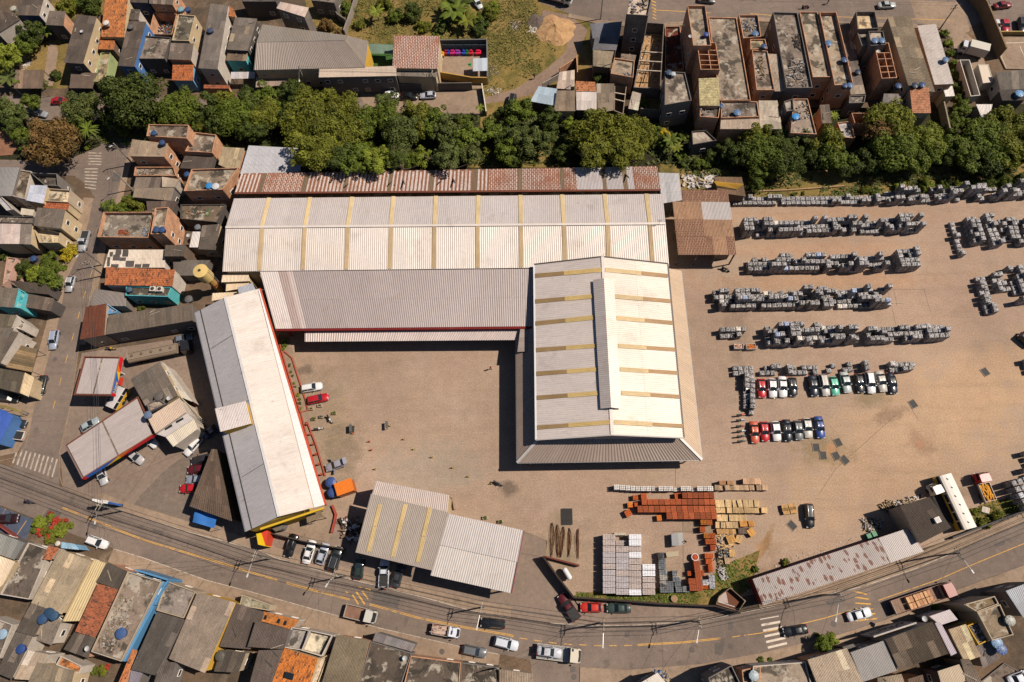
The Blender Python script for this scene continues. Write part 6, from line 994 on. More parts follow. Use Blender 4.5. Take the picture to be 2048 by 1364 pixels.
for a in[('A1',1405,68,3.2,.85,(120,170,180),'teal water tank beside the darker blue one at the top'),('A1',1457,68,3.2,.8,NB,'blue water tank right of the teal one at the top'),('A1',1635,232,6.9,.8,(70,80,110),'dark blue tank on the very long grey roof'),('A1',822,172,6.2,.8,(230,215,195),'white round tank on the long orange tiled roof'),('A1',1012,205,6.8,.75,(110,104,96),'grey tank at the top of the blue house roof'),('A1',98,60,6.2,.85,(190,180,150),'cream round tank at the far upper left'),('A1',1195,1032,8,.7,NB,'dark blue tank on the tall brick house roof'),('A1',1258,1106,7.4,.7,NB,'blue tank standing on the pale beige junction roof'),('A3',1608,262,8.6,.6,(50,80,170),'deep blue tank on the tall brick building'),('A3',1992,256,6,.8,BL,'blue tank on the rubbish strewn terrace'),('A3',1317,560,7.8,.75,(60,84,110),'dark tank on the damp blotched roof corner'),('A3',1352,572,7.8,.6,(190,196,196),'pale tank beside the dark one on the blotched roof'),('A3',1722,820,5.6,.65,NB,'dark blue tank by the glass lean-to'),('A3',1850,872,5.6,.85,BL,'light blue tank on the grey brick edged slab'),('A4',105,340,6.6,.7,NB,'blue tank on the small cream terrace'),('A4',590,318,7.2,.85,BL,'blue tank in the middle of the brick parapet roof'),('A4',706,442,7.2,.75,NB,'dark tank at the brick parapet edge'),('A4',712,634,7.2,.65,NB,'left one of two small tanks at the parapet corner'),('A4',750,632,7.2,.7,BL,'right one of two small tanks at the parapet corner'),('A4',936,298,8.4,.8,BL,'left blue tank on the grey rooftop block'),('A4',987,297,8.4,.8,BL,'right blue tank on the grey rooftop block'),('A4',1465,440,6.7,.75,BL,'blue tank on the long white roof edge'),('A4',1236,632,7,.75,(50,64,88),'dark tank above the salmon tiled roof on the left'),('A4',1290,628,7,.75,NB,'blue tank above the salmon tiled roof on the right'),('A4',1112,636,6,.75,NB,'dark blue tank between the brick rooms and the long beige roof'),('A4',343,866,5.8,.85,(40,150,230),'very bright blue tank on the cluttered slab roof'),('A4',2020,694,4.6,.95,(100,160,210),'large light blue tank on the dark shed roof'),('A4',808,532,4.4,.7,(40,54,80),'shaded dark tank in the low roof lane'),('B1',1627,158,7,.82,(40,140,220),'vivid blue tank beside the white one'),('B1',1678,162,7,.85,(216,210,204),'white tank beside the vivid blue one'),('B1',1453,68,5,.7,NB,'dark blue tank left of the brick house roof'),('B1',1215,500,7.6,.75,NB,'left dark blue tank on the brick tower'),('B1',1258,500,7.6,.75,NB,'right dark blue tank on the brick tower'),('B1',1537,480,4,.7,(120,124,124),'grey tank beside the dark roof near the warehouse'),('B1',1003,968,4.2,.65,(70,100,120),'blue grey tank on the dark flat roof'),('B1',1467,1042,4.6,.85,(110,104,98),'dark grey tank at the end of the long grey roof'),('B1',255,726,3,.75,NB,'dark blue tank in the garden yard'),('C1',1148,620,6.6,.8,(100,120,150),'grey blue tank between station canopy and cream block'),('C1',1232,478,6.2,.9,(110,98,88),'dark hollow tank on the grey station roof'),('D1',370,832,4.8,.95,(40,76,110),'upper dark blue tank of the three together'),('D1',408,852,4.8,.85,(50,90,124),'right dark blue tank of the three together'),('D1',320,880,4.8,.9,(50,84,130),'left dark blue tank of the three together'),('D1',928,990,5.8,.98,(64,96,140),'wide blue tank on the rubble covered slab roof'),('D1',154,1110,4.4,.85,(40,74,150),'single blue tank on the dark grey bottom left roof'),('D1',14,996,3.6,.9,(150,180,200),'pale grey blue tank in the white courtyard'),('D1',1692,1165,4,.85,(100,92,76),'brownish tank at the small dark roof corner'),('D3',1957,1316,4.6,.85,(170,190,190),'pale green grey tank on the brick edged slab'),('D4',30,1278,5,.8,(170,186,186),'pale tank at the left of the peeling slab roof'),('D4',1852,1030,5.0,.95,(110,150,190),'light blue tank above the deeper blue one'),('D4',1885,1080,5.0,.9,(70,100,160),'deep blue tank below the lighter one'),('D4',1950,864,6,.85,(170,166,150),'grey ring shaped tank on the tan roof edge'),('D1',440,296,0,.5,(220,206,180),'small cream tank by the flowering tree')]:
 tank(*a)
for x,y,r,lab in((625,1145,1.05,'upper dark blue water tank in the yard beside the orange cover'),(640,1225,1.0,'lower dark blue water tank in the yard beside the orange cover')):
 tank('C2',x,y,0,r*1.02,(56,84,140),lab,ht=2.0)
for x,y in((1195,970),(1250,972)):
 p=P(x,y,4.6,'B1');t=thing('cooling_unit','white square cooling unit with a round fan on the dark flat roof','cooling unit',p,group='cooling units on the dark flat roof');mb=MB();mb.box((p.x,p.y,4.6),(1.15,1.1,.9));mb.build('casing',M['plain'],t,cl(226,210,190));mb=MB();mb.lathe((p.x,p.y,5.06),[(.42,0),(.42,.03),(.1,.05)],14);mb.build('fan',M['cable'],t)
q=[P(x,y,2.8,'C2')for x,y in((652,1160),(788,1115),(812,1210),(680,1257))];ct=thing('container','bright orange ribbed roof container beside the blue tanks','container',base_of(q));wallsof(ct,[Vector((p.x,p.y,0))for p in inset(q,.08)],0,[2.75]*4,M['clean'],cl(200,100,40));sheets(ct,*q,'clean',cl(240,130,40),sw=1,sl=5,pitch=.25,var=.03)
# =============== TREES
def crown_mesh(seed,nblob=46,leaves=4200,flat_=.62,size=.075):
 r=random.Random(seed);nr=np.random.RandomState(seed);bl=[]
 for i in range(nblob):
  while True:
   p=Vector((r.uniform(-1,1),r.uniform(-1,1),r.uniform(-.7,1)))
   if p.length<.86 and p.length>.3:break
  ang=math.atan2(p.y,p.x);k=1+.16*math.sin(ang*3+seed)+.10*math.sin(ang*5+seed*2)
  bl.append((Vector((p.x*k,p.y*k,p.z*flat_)),r.uniform(.16,.34)))
 vs,fs=[],[];tot=sum(b[1]**2 for b in bl)
 for c_,br in bl:
  n_=int(leaves*br*br/tot)
  for _ in range(n_):
   d=Vector(nr.normal(size=3)).normalized()
   if d.z<-.35 and r.random()<.7:d.z=-d.z
   p=c_+d*br*r.uniform(.72,1.08);nn=(d+Vector(nr.normal(size=3))*.45).normalized();t=nn.cross(Vector((r.random()-.5,r.random()-.5,.3))).normalized();b2=nn.cross(t);s=size*r.uniform(.6,1.3)
   i=len(vs);vs+=[p-t*s-b2*s*.15,p-b2*s*.55,p+t*s,p+b2*s*.55];fs.append((i,i+1,i+2,i+3))
 for c_,br in bl[::3]:
  for _ in range(40):
   d=Vector(nr.normal(size=3)).normalized();p=c_*.6+d*br*.9;t=d.cross(Vector((0,0,1))).normalized();b2=d.cross(t);s=size*1.8;i=len(vs);vs+=[p-t*s,p-b2*s,p+t*s,p+b2*s];fs.append((i,i+1,i+2,i+3))
 me=bpy.data.meshes.new('crown');me.from_pydata([tuple(v)for v in vs],[],fs);me.materials.append(M['leaf']);me.update();return me
BIG=[crown_mesh(s,60,7500,.55,.05)for s in(1,2,3,4)];MEDI=[crown_mesh(s,34,3600,.6,.075)for s in(11,12,13,14)];SMALL=[crown_mesh(s,16,1100,.6,.14)for s in(21,22,23)]
def trunk_mesh(seed):
 r=random.Random(seed);mb=MB();mb.tube([(0,0,0),(.05,.02,.35),(.02,.06,.7)],.085,7,r2=.05)
 for k in range(6):
  a=k*1.05+r.uniform(-.3,.3);z=r.uniform(.4,.68);l=r.uniform(.35,.6);mb.tube([(.03,.03,z),(math.cos(a)*l*.5,math.sin(a)*l*.5,z+.12),(math.cos(a)*l,math.sin(a)*l,z+.3)],.04,5,r2=.012)
 return mb.mesh('trunk',M['bark'])
TRK=[trunk_mesh(s)for s in(1,2,3)]
def frond_mesh(seed,n=11,L_=1.0,wid=.12,droop=.5,up=.55):
 r=random.Random(seed);vs,fs=[],[]
 for k in range(n):
  a=2*math.pi*k/n+r.uniform(-.2,.2);e=up*r.uniform(.6,1.3);ca,sa=math.cos(a),math.sin(a);prev=None
  for j in range(8):
   t=j/7;rr_=L_*t*(1-.12*t);z=e*t-droop*t*t;wd=wid*math.sin(math.pi*min(1,t*.85+.1));c_=Vector((ca*rr_,sa*rr_,z));s_=Vector((-sa,ca,0))*wd
   i=len(vs);vs+=[c_-s_+Vector((0,0,-.25*wd)),c_,c_+s_+Vector((0,0,-.25*wd))]
   if j:fs+=[(i-3,i-2,i+1,i),(i-2,i-1,i+2,i+1)]
 me=bpy.data.meshes.new('fronds');me.from_pydata([tuple(v)for v in vs],[],fs);me.materials.append(M['leaf']);me.update();return me
BAN=[frond_mesh(s,9,1,.15,.55,.7)for s in(1,2)];PALM=[frond_mesh(s,17,1,.07,.7,.6)for s in(5,6)]
GK={'dark':((.042,.060,.008,1),'dark green'),'green':((.078,.106,.010,1),'green'),'olive':((.106,.114,.010,1),'olive green'),'bright':((.14,.17,.016,1),'bright yellow green'),'brown':((.115,.065,.020,1),'brown tinged'),'yellow':((.34,.27,.015,1),'golden yellow'),'red':((.30,.03,.02,1),'red flowering'),'grey':((.070,.088,.020,1),'dull grey green')}
def plant(fr,x,y,r,kind='green',where='',form='tree',group=None,hc=None,hgt=None):
 f=FR[fr][2];colr,word=GK[kind]
 g=P(x,y,0,fr);sc=(P(px(fr,x,y)[0]+10,px(fr,x,y)[1],3)-P(px(fr,x,y)[0],px(fr,x,y)[1],3)).length/10;R=r/f*sc
 if form in('banana','palm'):
  h_=hc or(3.0 if form=='banana' else 5.0);p=P(x,y,h_,fr);b=Vector((p.x,p.y,0));t=thing(form+('_plant' if form=='banana' else '_tree'),'%s %s'%({'banana':'broad leaved banana plant','palm':'feathery palm'}[form],where),form+(' plant' if form=='banana' else ' tree'),b,group=group)
  mb=MB();mb.tube([b,b+Vector((.05,.05,h_))],.16,7,r2=.1);mb.build('trunk',M['bark'],t);o=bpy.data.objects.new('fronds',R_.choice(BAN if form=='banana' else PALM));COL.objects.link(o);o.parent=t;o.location=(0.05,.05,h_);o.scale=(R,R,R*.8);o.rotation_euler=(0,0,R_.uniform(0,6));o.color=vary(colr,.15)
  return t
 if form=='bush':h_=R*.45
 else:h_=hc if hc else min(8.0,max(2.2,R*1.15))
 p=P(x,y,h_,fr);b=Vector((p.x,p.y,0));nm='bush' if form=='bush' else 'tree'
 t=thing(nm,'%s %s %s'%(word,'shrub' if form=='bush' else('tree' if R<5.2 else 'broad crowned tree'),where),nm,b,group=group)
 bank=BIG if R>4 else MEDI if R>1.7 else SMALL
 o=bpy.data.objects.new('crown',R_.choice(bank));COL.objects.link(o);o.parent=t;o.location=(0,0,h_);o.rotation_euler=(0,0,R_.uniform(0,6.28));s=R*1.08;o.scale=(s*R_.uniform(.93,1.05),s*R_.uniform(.93,1.05),s*R_.uniform(.75,.95));o.color=vary(colr,.14)
 o2=bpy.data.objects.new('trunk',R_.choice(TRK));COL.objects.link(o2);o2.parent=t;o2.scale=(max(h_,R)*1.0,max(h_,R)*1.0,h_)
 return t
TG='trees along the ditch'
def trees(fr,rows,where,group,form='tree'):
 for r in rows:
  plant(fr,*r[:4],where=where,group=group,form=r[4]if len(r)>4 else form)
trees('A1',[(60,440,115,'bright'),(20,520,70,'olive'),(240,260,95,'dark'),(170,310,60,'green'),(210,370,75,'green')],'in the gardens at the far upper left','garden trees upper left')
trees('A1',[(60,610,95,'grey','banana'),(370,240,75,'green','banana'),(140,620,60,'green','banana')],'in the gardens at the far upper left','garden banana plants upper left')
trees('A1',[(520,60,85,'olive'),(700,40,90,'dark'),(560,10,60,'green'),(740,90,50,'green'),(430,590,45,'dark'),(905,440,34,'green'),(1740,450,26,'green'),(1740,570,40,'green'),(300,660,60,'grey'),(160,120,30,'dark')],'between the houses in the upper left','shrubs between the upper left houses','bush')
trees('A1',[(20,860,90,'grey'),(130,890,95,'grey'),(240,800,80,'green'),(90,970,80,'dark')],'beside the upper street near the red car','street trees at the upper left')
plant('A1',390,1110,200,'brown','beside the brick plaza at the junction',group='street trees at the upper left');plant('A1',170,1050,70,'green','left of the brown tinged tree at the junction',group='street trees at the upper left');plant('A1',210,1140,70,'dark','under the brown tinged tree at the junction',group='street trees at the upper left')
trees('A1',[(620,850,130,'grey'),(700,790,90,'grey'),(640,950,90,'green'),(1020,760,225,'dark'),(1160,900,110,'dark'),(900,900,110,'dark'),(1040,660,90,'green'),(960,1000,60,'green')],'over the street above the junction','trees over the street above the junction')
plant('A1',680,1010,95,'green','at the junction corner','palm',group=None,hc=5)
trees('A1',[(1400,850,150,'green'),(1330,930,100,'bright'),(1560,900,90,'dark'),(1660,830,110,'dark'),(1770,800,110,'olive'),(1830,900,150,'green'),(1930,1000,110,'dark'),(1700,960,120,'dark'),(1600,980,70,'olive'),(1960,790,120,'dark'),(1480,960,70,'green'),(1560,1010,60,'dark')],'in the tree belt above the beige roofed brick house',TG)
plant('A1',690,1140,30,'bright','at the junction pavement corner','bush')
trees('A2',[(120,760,120,'green'),(330,740,120,'dark'),(110,900,130,'olive'),(60,1010,100,'dark'),(450,820,140,'olive'),(620,800,110,'olive'),(330,930,120,'dark'),(400,1000,150,'olive'),(560,960,170,'olive'),(720,860,150,'olive'),(740,1060,170,'olive'),(560,1120,150,'olive'),(400,1130,110,'olive'),(860,960,130,'green'),(640,1230,110,'olive'),(830,1180,110,'green'),(1000,1240,110,'bright'),(1080,800,95,'grey'),(1060,930,130,'green'),(1180,1040,140,'grey'),(1160,1170,100,'grey'),(1300,880,110,'olive'),(1300,1010,110,'olive'),(1400,960,110,'green'),(1450,900,90,'green'),(1330,1230,85,'bright'),(1520,1010,110,'grey'),(1540,1210,120,'grey'),(1700,1060,120,'green'),(1710,1190,100,'grey'),(1620,1130,90,'dark'),(1880,1010,100,'green'),(1990,1060,90,'dark'),(480,1210,100,'olive'),(560,1250,90,'dark'),(740,1270,90,'olive'),(860,1280,90,'green'),(1120,1260,80,'dark'),(1220,1250,80,'green')],'in the tree belt behind the long warehouse',TG)
trees('A2',[(1660,930,60,'green'),(1980,870,60,'dark'),(1850,1170,40,'olive'),(1740,910,30,'green'),(470,1080,50,'bright'),(940,1130,50,'green')],'at the foot of the ditch tree belt','bushes of the tree belt','bush')
trees('A2',[(1600,90,150,'green','banana'),(1690,150,110,'olive','banana'),(1560,40,110,'green','banana'),(1640,30,120,'dark','banana'),(985,90,75,'bright','banana')],'in the overgrown plot at the top','banana plants of the plot at the top')
trees('A2',[(1860,110,75,'olive'),(1900,60,60,'bright'),(1800,220,70,'dark'),(1780,170,60,'green'),(1500,200,70,'dark'),(1250,110,90,'dark'),(1130,130,70,'green'),(1350,210,60,'olive'),(860,190,50,'olive'),(750,60,60,'green'),(1050,30,60,'olive'),(600,200,60,'brown'),(700,250,40,'brown'),(1440,300,50,'green')],'in the overgrown plot at the top','bushes of the plot at the top','bush')
for x,y,r,k in((430,1180,130,'olive'),(590,1200,140,'olive'),(720,1230,110,'dark'),(840,1260,110,'green'),(985,1250,105,'bright'),(1140,1240,70,'dark'),(1530,1230,100,'grey')):plant('A2',x,y,r,k,'leaning over the rusty annex roof',group=TG,hc=10.5)
plant('A3',760,1200,130,'olive','shading the zinc end of the annex',group=TG,hc=10.5);plant('A3',930,1190,130,'olive','tall beside the zinc end of the annex',group=TG,hc=10.5)
plant('A2',1790,840,45,'bright','beside the low white wall','palm',hc=2.5)
trees('A3',[(150,870,115,'green'),(380,930,95,'dark'),(400,1040,70,'dark'),(200,1100,130,'grey'),(300,1100,110,'grey'),(80,1000,90,'dark'),(50,1180,110,'green'),(130,1220,90,'dark'),(540,970,60,'bright'),(850,1040,200,'olive'),(720,970,130,'olive'),(1000,1150,160,'olive'),(1050,1030,140,'olive'),(760,1150,150,'olive'),(640,1060,110,'olive'),(560,1150,80,'dark'),(920,1220,100,'olive'),(1130,1090,90,'olive'),(480,1200,70,'dark')],'in the ditch belt below the dirt track shacks',TG)
plant('A3',772,606,52,'dark','rounded and alone between the shack roofs')
trees('A3',[(1290,1030,50,'yellow'),(1220,1000,45,'green'),(1420,1060,50,'green'),(1250,1110,70,'green'),(1130,800,40,'green'),(1150,860,40,'green'),(1400,1210,50,'green'),(1560,1280,60,'green'),(1430,1260,50,'dark'),(1650,1240,70,'dark')],'near the ditch beside the grey blotched house','bushes by the ditch','bush')
trees('A3',[(1330,1090,80,'green','banana'),(1370,1150,70,'olive','banana')],'below the grey blotched house','banana plants by the ditch')
trees('A3',[(1960,1060,90,'olive'),(1850,1200,110,'dark'),(1960,1240,100,'green'),(1760,1150,70,'dark')],'in the ditch belt right of the small slab house',TG)
trees('A4',[(60,1000,110,'olive'),(100,1120,140,'green'),(230,1040,90,'grey'),(370,1030,110,'grey'),(260,1180,140,'dark'),(160,1240,100,'olive'),(420,1150,90,'dark'),(590,1070,130,'olive'),(640,1180,120,'green'),(520,1180,90,'dark'),(740,1230,100,'dark'),(1050,880,160,'olive'),(1000,990,140,'brown'),(1120,980,130,'olive'),(1090,1120,160,'green'),(950,1130,120,'dark'),(1320,1040,140,'bright'),(1330,1150,120,'green'),(1230,1200,120,'green'),(870,1210,100,'dark'),(1450,1160,90,'dark'),(1540,1100,110,'green'),(1640,1160,130,'green'),(1780,980,140,'green'),(1900,900,130,'olive'),(1960,1030,150,'olive'),(1820,1110,140,'green'),(1960,1160,130,'olive'),(2060,960,130,'green'),(2060,1110,130,'dark'),(1760,1220,110,'dark'),(1680,1050,100,'dark')],'in the dense belt above the pallet yard',TG)
trees('A4',[(1545,900,75,'green'),(1490,960,70,'green'),(1590,800,70,'green'),(1560,720,50,'green'),(1540,640,50,'green'),(1530,560,45,'green'),(1520,480,42,'green'),(1500,400,40,'green'),(1480,320,38,'bright'),(1460,250,36,'green')],'in the hedge line right of the long white roof','hedge shrubs by the white roof','bush')
plant('A4',628,866,52,'bright','beside the narrow brown roof','palm',hc=4)
plant('B4',60,60,90,'green','at the belt edge above the first pallet row',group=TG);plant('B4',40,150,60,'green','low at the belt edge above the first pallet row',group=TG)
trees('B4',[(330,215,24,'green'),(395,212,18,'green'),(870,190,45,'olive'),(930,200,40,'green'),(1130,170,50,'bright'),(1160,205,40,'green'),(1190,180,30,'green'),(1320,140,60,'bright'),(1440,140,40,'green'),(1560,150,40,'olive'),(1700,140,50,'green'),(1800,130,50,'dark'),(1900,110,60,'green'),(2010,110,60,'dark')],'on the grass strip above the pallet rows','bushes on the grass strip','bush')
trees('B1',[(855,325,60,'green'),(960,335,75,'green'),(1070,310,85,'olive'),(1010,290,60,'green')],'beside the side road lamp post','bushes by the side road lamp','bush')
plant('B1',530,680,70,'yellow','on the pavement by the silver pickup','bush')
trees('B1',[(390,770,85,'green'),(200,810,80,'dark'),(290,840,75,'bright'),(390,880,100,'green'),(430,920,70,'grey'),(340,920,70,'grey')],'in the walled garden by the side road','garden trees by the side road')
trees('B1',[(30,700,45,'dark'),(50,720,30,'green'),(355,690,26,'bright'),(500,800,26,'green'),(1455,890,22,'green'),(1100,1110,30,'green'),(205,1300,24,'green')],'in a small yard left of the warehouses','small yard shrubs','bush')
trees('D1',[(300,140,55,'bright'),(395,100,40,'bright'),(360,190,50,'olive'),(450,210,55,'bright'),(490,150,45,'bright'),(535,165,38,'bright'),(385,270,45,'olive'),(270,180,40,'green'),(440,120,40,'red'),(310,205,40,'red'),(390,240,36,'red'),(490,120,34,'red'),(385,75,26,'red'),(420,170,40,'red')],'forming the flowering clump by the blue parking floor','flowering clump at the road','bush')
trees('D1',[(790,1270,45,'olive'),(740,1280,34,'green'),(825,1250,24,'red'),(475,1030,20,'green')],'in a small yard at the bottom left','potted plants bottom left','bush')
plant('D4',560,1040,80,'green','standing at the kerb by the black car');plant('D4',610,1010,50,'bright','right half of the kerb clump by the black car');plant('D4',495,968,18,'bright','tiny at the tip of the kerb clump','bush');plant('D4',1390,768,34,'green','beside the brick lorry tail','bush')
trees('D4',[(80,1158,26,'green'),(150,1152,20,'green'),(45,480,30,'green'),(262,425,34,'olive'),(1990,30,40,'olive'),(1750,130,50,'olive'),(1850,90,50,'olive'),(1680,40,40,'olive')],'low beside the right hand road','roadside shrubs right','bush')
trees('C2',[(265,40,24,'bright'),(275,75,26,'green'),(262,105,20,'bright'),(310,235,15,'dark'),(318,290,12,'green'),(330,320,13,'green'),(345,375,14,'bright'),(352,405,13,'green'),(372,470,18,'bright'),(385,500,14,'green'),(385,535,18,'dark'),(395,575,15,'bright'),(440,690,14,'green')],'in the red edged planter of the office wing','planter shrubs of the office wing','bush')
for x,y,fr in((660,612,'C2'),(500,658,'C2'),(560,640,'C2'),(548,553,'C2'),(480,577,'C2'),(1812,100,'D2'),(1930,130,'D2')):
 p=P(x,y,0,fr);t=thing('planter','square concrete planter with a small green plant','planter',p,group='concrete planters of the yard');mb=MB();q=[p+Vector((a,b_,0))for a,b_ in((-.45,-.3),(.45,-.3),(.45,.3),(-.45,.3))];ring(mb,q,.1,0,.5);mb.build('box',M['slab'],t,cl(186,160,130));mb=MB();mb.box((p.x,p.y,.2),(.68,.38,.36));mb.build('soil',M['bark'],t)
 o=bpy.data.objects.new('foliage',SMALL[0]);COL.objects.link(o);o.parent=t;o.location=(0,0,.55);o.scale=(.4,.35,.3)if(x,fr)in((660,'C2'),(1812,'D2'),(1930,'D2'),(500,'C2'))else(.14,.14,.1);o.color=GK['green'][0]
def cover(name,fr,poly,n,s,col,label):
 q=[P(x,y,0,fr)for x,y in poly];xs=[p.x for p in q];ys=[p.y for p in q];rr=random.Random(n);vs,fs=[],[]
 def inside(x,y):
  c=False
  for i in range(len(q)):
   a,b_=q[i],q[i-1]
   if(a.y>y)!=(b_.y>y)and x<(b_.x-a.x)*(y-a.y)/(b_.y-a.y)+a.x:c=not c
  return c
 k=0
 while k<n:
  x,y=rr.uniform(min(xs),max(xs)),rr.uniform(min(ys),max(ys))
  if not inside(x,y):k+=.2;continue
  nz=math.sin(x*.33+1.2)*math.cos(y*.41)+math.sin(x*.11-y*.17)
  if nz<rr.uniform(-1.1,.6):k+=.5;continue
  k+=1
  for _ in range(3):
   a=rr.uniform(0,6.28);l=s*rr.uniform(.5,1.3);d=Vector((math.cos(a),math.sin(a),0));e=Vector((-d.y,d.x,0))*l*.35;c_=Vector((x,y,0));i=len(vs)
   vs+=[c_-e,c_+e,c_+d*l+Vector((0,0,l*rr.uniform(.3,.9)))];fs.append((i,i+1,i+2))
 me=bpy.data.meshes.new(name);me.from_pydata([tuple(v)for v in vs],[],fs);me.materials.append(M['leaf']);o=bpy.data.objects.new(name,me);COL.objects.link(o);o.color=col;tag(o,label,'grass',kind='stuff')
cover('grass','S',[(620,0),(1070,0),(1085,55),(1112,100),(1075,145),(1030,172),(970,192),(970,90),(740,95)],5200,.5,(.135,.12,.03,1),'patchy tall grass of the vacant lot at the top')
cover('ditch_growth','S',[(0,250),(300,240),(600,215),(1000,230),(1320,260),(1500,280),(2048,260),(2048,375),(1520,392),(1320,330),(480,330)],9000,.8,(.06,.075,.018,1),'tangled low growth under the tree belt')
cover('grass','S',[(1152,1186),(1320,1178),(1400,1182),(1445,1130),(1520,1105),(1500,1180),(1440,1210),(1290,1202),(1150,1196)],1500,.4,(.09,.12,.02,1),'green weeds along the inside of the dark boundary wall')
cover('grass','S',[(1930,1062),(1960,1012),(1990,1002),(2048,990),(2048,1026)],500,.4,(.10,.12,.025,1),'weeds in the corner beside the bus')
cover('grass','S',[(1520,393),(1900,378),(2048,350),(2048,368),(1900,386),(1530,398)],900,.45,(.12,.13,.03,1),'thin grass between the tree belt and the first pallet row')
# =============== VEHICLES
def car_proto(kind):
 """front toward +x, wheels on z = 0"""
 Ls={'hatch':3.95,'sedan':4.4,'wagon':4.5,'suv':4.5,'pickup':5.2,'compact':3.6}[kind];W={'suv':1.84,'pickup':1.86,'compact':1.6}.get(kind,1.72);Hh={'suv':1.65,'pickup':1.72,'wagon':1.5,'compact':1.42}.get(kind,1.45)
 root=bpy.data.objects.new('car',None);root.location=(0,0,0);COL.objects.link(root);B=Hh*.6
 def st(x,w_,zt):
  w2=w_/2;return[Vector((x,-w2*.93,.26)),Vector((x,-w2,.45)),Vector((x,-w2*.985,zt*.82)),Vector((x,-w2*.86,zt)),Vector((x,0,zt+.03)),Vector((x,w2*.86,zt)),Vector((x,w2*.985,zt*.82)),Vector((x,w2,.45)),Vector((x,w2*.93,.26))]
 h=Ls/2;prof=[(h,W*.62,B*.68),(h-.08,W*.80,B*.76),(h-.3,W*.93,B*.88),(h-.9,W*.99,B*.97),(h-1.3,W,B*1.02),(0,W,B*1.05),(-h+.9,W,B*1.06),(-h+.3,W*.96,B*1.03),(-h+.07,W*.88,B*.96),(-h,W*.74,B*.8)]
 if kind=='pickup':prof=prof[:6]+[(-.35,W,B*1.05),(-.36,W,.75)]
 mb=MB();S_=[st(*p)for p in prof]
 for a,b_ in zip(S_,S_[1:]):
  for k in range(8):mb.face([a[k],a[k+1],b_[k+1],b_[k]][::-1],smooth=True)
 mb.face(S_[0][::-1]);mb.face(S_[-1]);o=mb.build('body',M['paint'],root,weld=True);o['_p']=1
 ws={'hatch':(h-1.28,h-1.95),'compact':(h-1.05,h-1.65),'sedan':(h-1.38,h-2.05),'wagon':(h-1.3,h-1.95),'suv':(h-1.35,h-1.95),'pickup':(h-1.45,h-2.1)}[kind]
 rw={'hatch':(-h+.75,-h+.22),'compact':(-h+.5,-h+.12),'sedan':(-h+1.3,-h+.72),'wagon':(-h+.5,-h+.15),'suv':(-h+.45,-h+.12),'pickup':(-.25,-.5)}[kind]
 zb,zt=B*1.05,Hh;wb,wt=W*.88,W*.70
 def q(a,b_,c_,d_,nm,mat,p=False,th=None):
  m_=MB();m_.face([a,b_,c_,d_]);n_=(Vector(b_)-Vector(a)).cross(Vector(c_)-Vector(a)).normalized()
  ctr=(Vector(a)+Vector(b_)+Vector(c_)+Vector(d_))/4
  if n_.dot(ctr-Vector((0,0,.6)))<0:m_=MB();m_.face([d_,c_,b_,a]);n_=-n_
  back=[v-n_*.03 for v in m_.v[:4]];f=m_.v[:4]
  for i in range(4):j=(i+1)%4;m_.face([back[i],back[j],f[j],f[i]])
  oo=m_.build(nm,M[mat],root)
  if p:oo['_p']=1
  return oo
 q((ws[0],-wb/2,zb),(ws[0],wb/2,zb),(ws[1],wt/2,zt-.03),(ws[1],-wt/2,zt-.03),'windscreen','glass')
 q((rw[1],-wb/2,zb),(rw[1],wb/2,zb),(rw[0],wt/2,zt-.03),(rw[0],-wt/2,zt-.03),'rear_window','glass')
 for s_ in(-1,1):q((ws[0],s_*wb/2,zb),(rw[1],s_*wb/2,zb),(rw[0],s_*wt/2,zt-.03),(ws[1],s_*wt/2,zt-.03),'side_window','glass')
 m_=MB();N_=6;rows=[]
 for i in range(N_+1):
  x=ws[1]+(rw[0]-ws[1])*i/N_;c_=.04*math.sin(math.pi*i/N_);rows.append([Vector((x,wt/2*1.04*t,zt-.03+c_+.03*(1-t*t)))for t in(-1,-.5,0,.5,1)])
 for a,b_ in zip(rows,rows[1:]):
  for k in range(4):m_.face([a[k],a[k+1],b_[k+1],b_[k]][::-1],smooth=True)
 for a,b_ in zip(rows,rows[1:]):
  for e in(0,4):m_.face([a[e],b_[e],b_[e]-Vector((0,0,.05)),a[e]-Vector((0,0,.05))])
 oo=m_.build('roof',M['paint'],root,weld=True);oo['_p']=1
 m_=MB()
 for s_ in(-1,1):
  for(xa,xb)in((ws[0],ws[1]),(rw[1],rw[0])):m_.tube([(xa,s_*wb/2,zb),(xb,s_*wt/2,zt-.02)],.04,4)
  xm=(ws[1]+rw[0])/2;m_.tube([(xm,s_*wb/2,zb),(xm,s_*wt/2,zt-.02)],.04,4)
 oo=m_.build('pillars',M['paint'],root);oo['_p']=1
 for s_ in(-1,1):
  m_=MB();m_.box((ws[0]-.25,s_*(W/2+.07),zb+.04),(.14,.2,.13));oo=m_.build('mirror',M['paint'],root);oo['_p']=1
  m_=MB();m_.box((h-.1,s_*W*.33,B*.74),(.16,.32,.13));m_.build('headlight',M['lampglass'],root)
  m_=MB();m_.box((-h+.04,s_*W*.36,B*.85),(.1,.26,.18));m_.build('tail_light',M['redglass'],root)
  for xx in(h-.78,-h+.72):
   m_=MB();m_.tube([(xx,s_*(W/2-.2),.31),(xx,s_*(W/2+.01),.31)],.31,14,smooth=False);wl_=m_.build('wheel',M['rubber'],root);m_=MB();m_.tube([(xx,s_*(W/2),.31),(xx,s_*(W/2+.02),.31)],.18,10);m_.build('rim',M['steel'],wl_)
 if kind in('suv','wagon'):
  for s_ in(-1,1):m_=MB();m_.tube([(ws[1]-.1,s_*wt*.46,zt+.05),(rw[0]+.1,s_*wt*.46,zt+.05)],.025,5);m_.build('roof_rail',M['steel'],root)
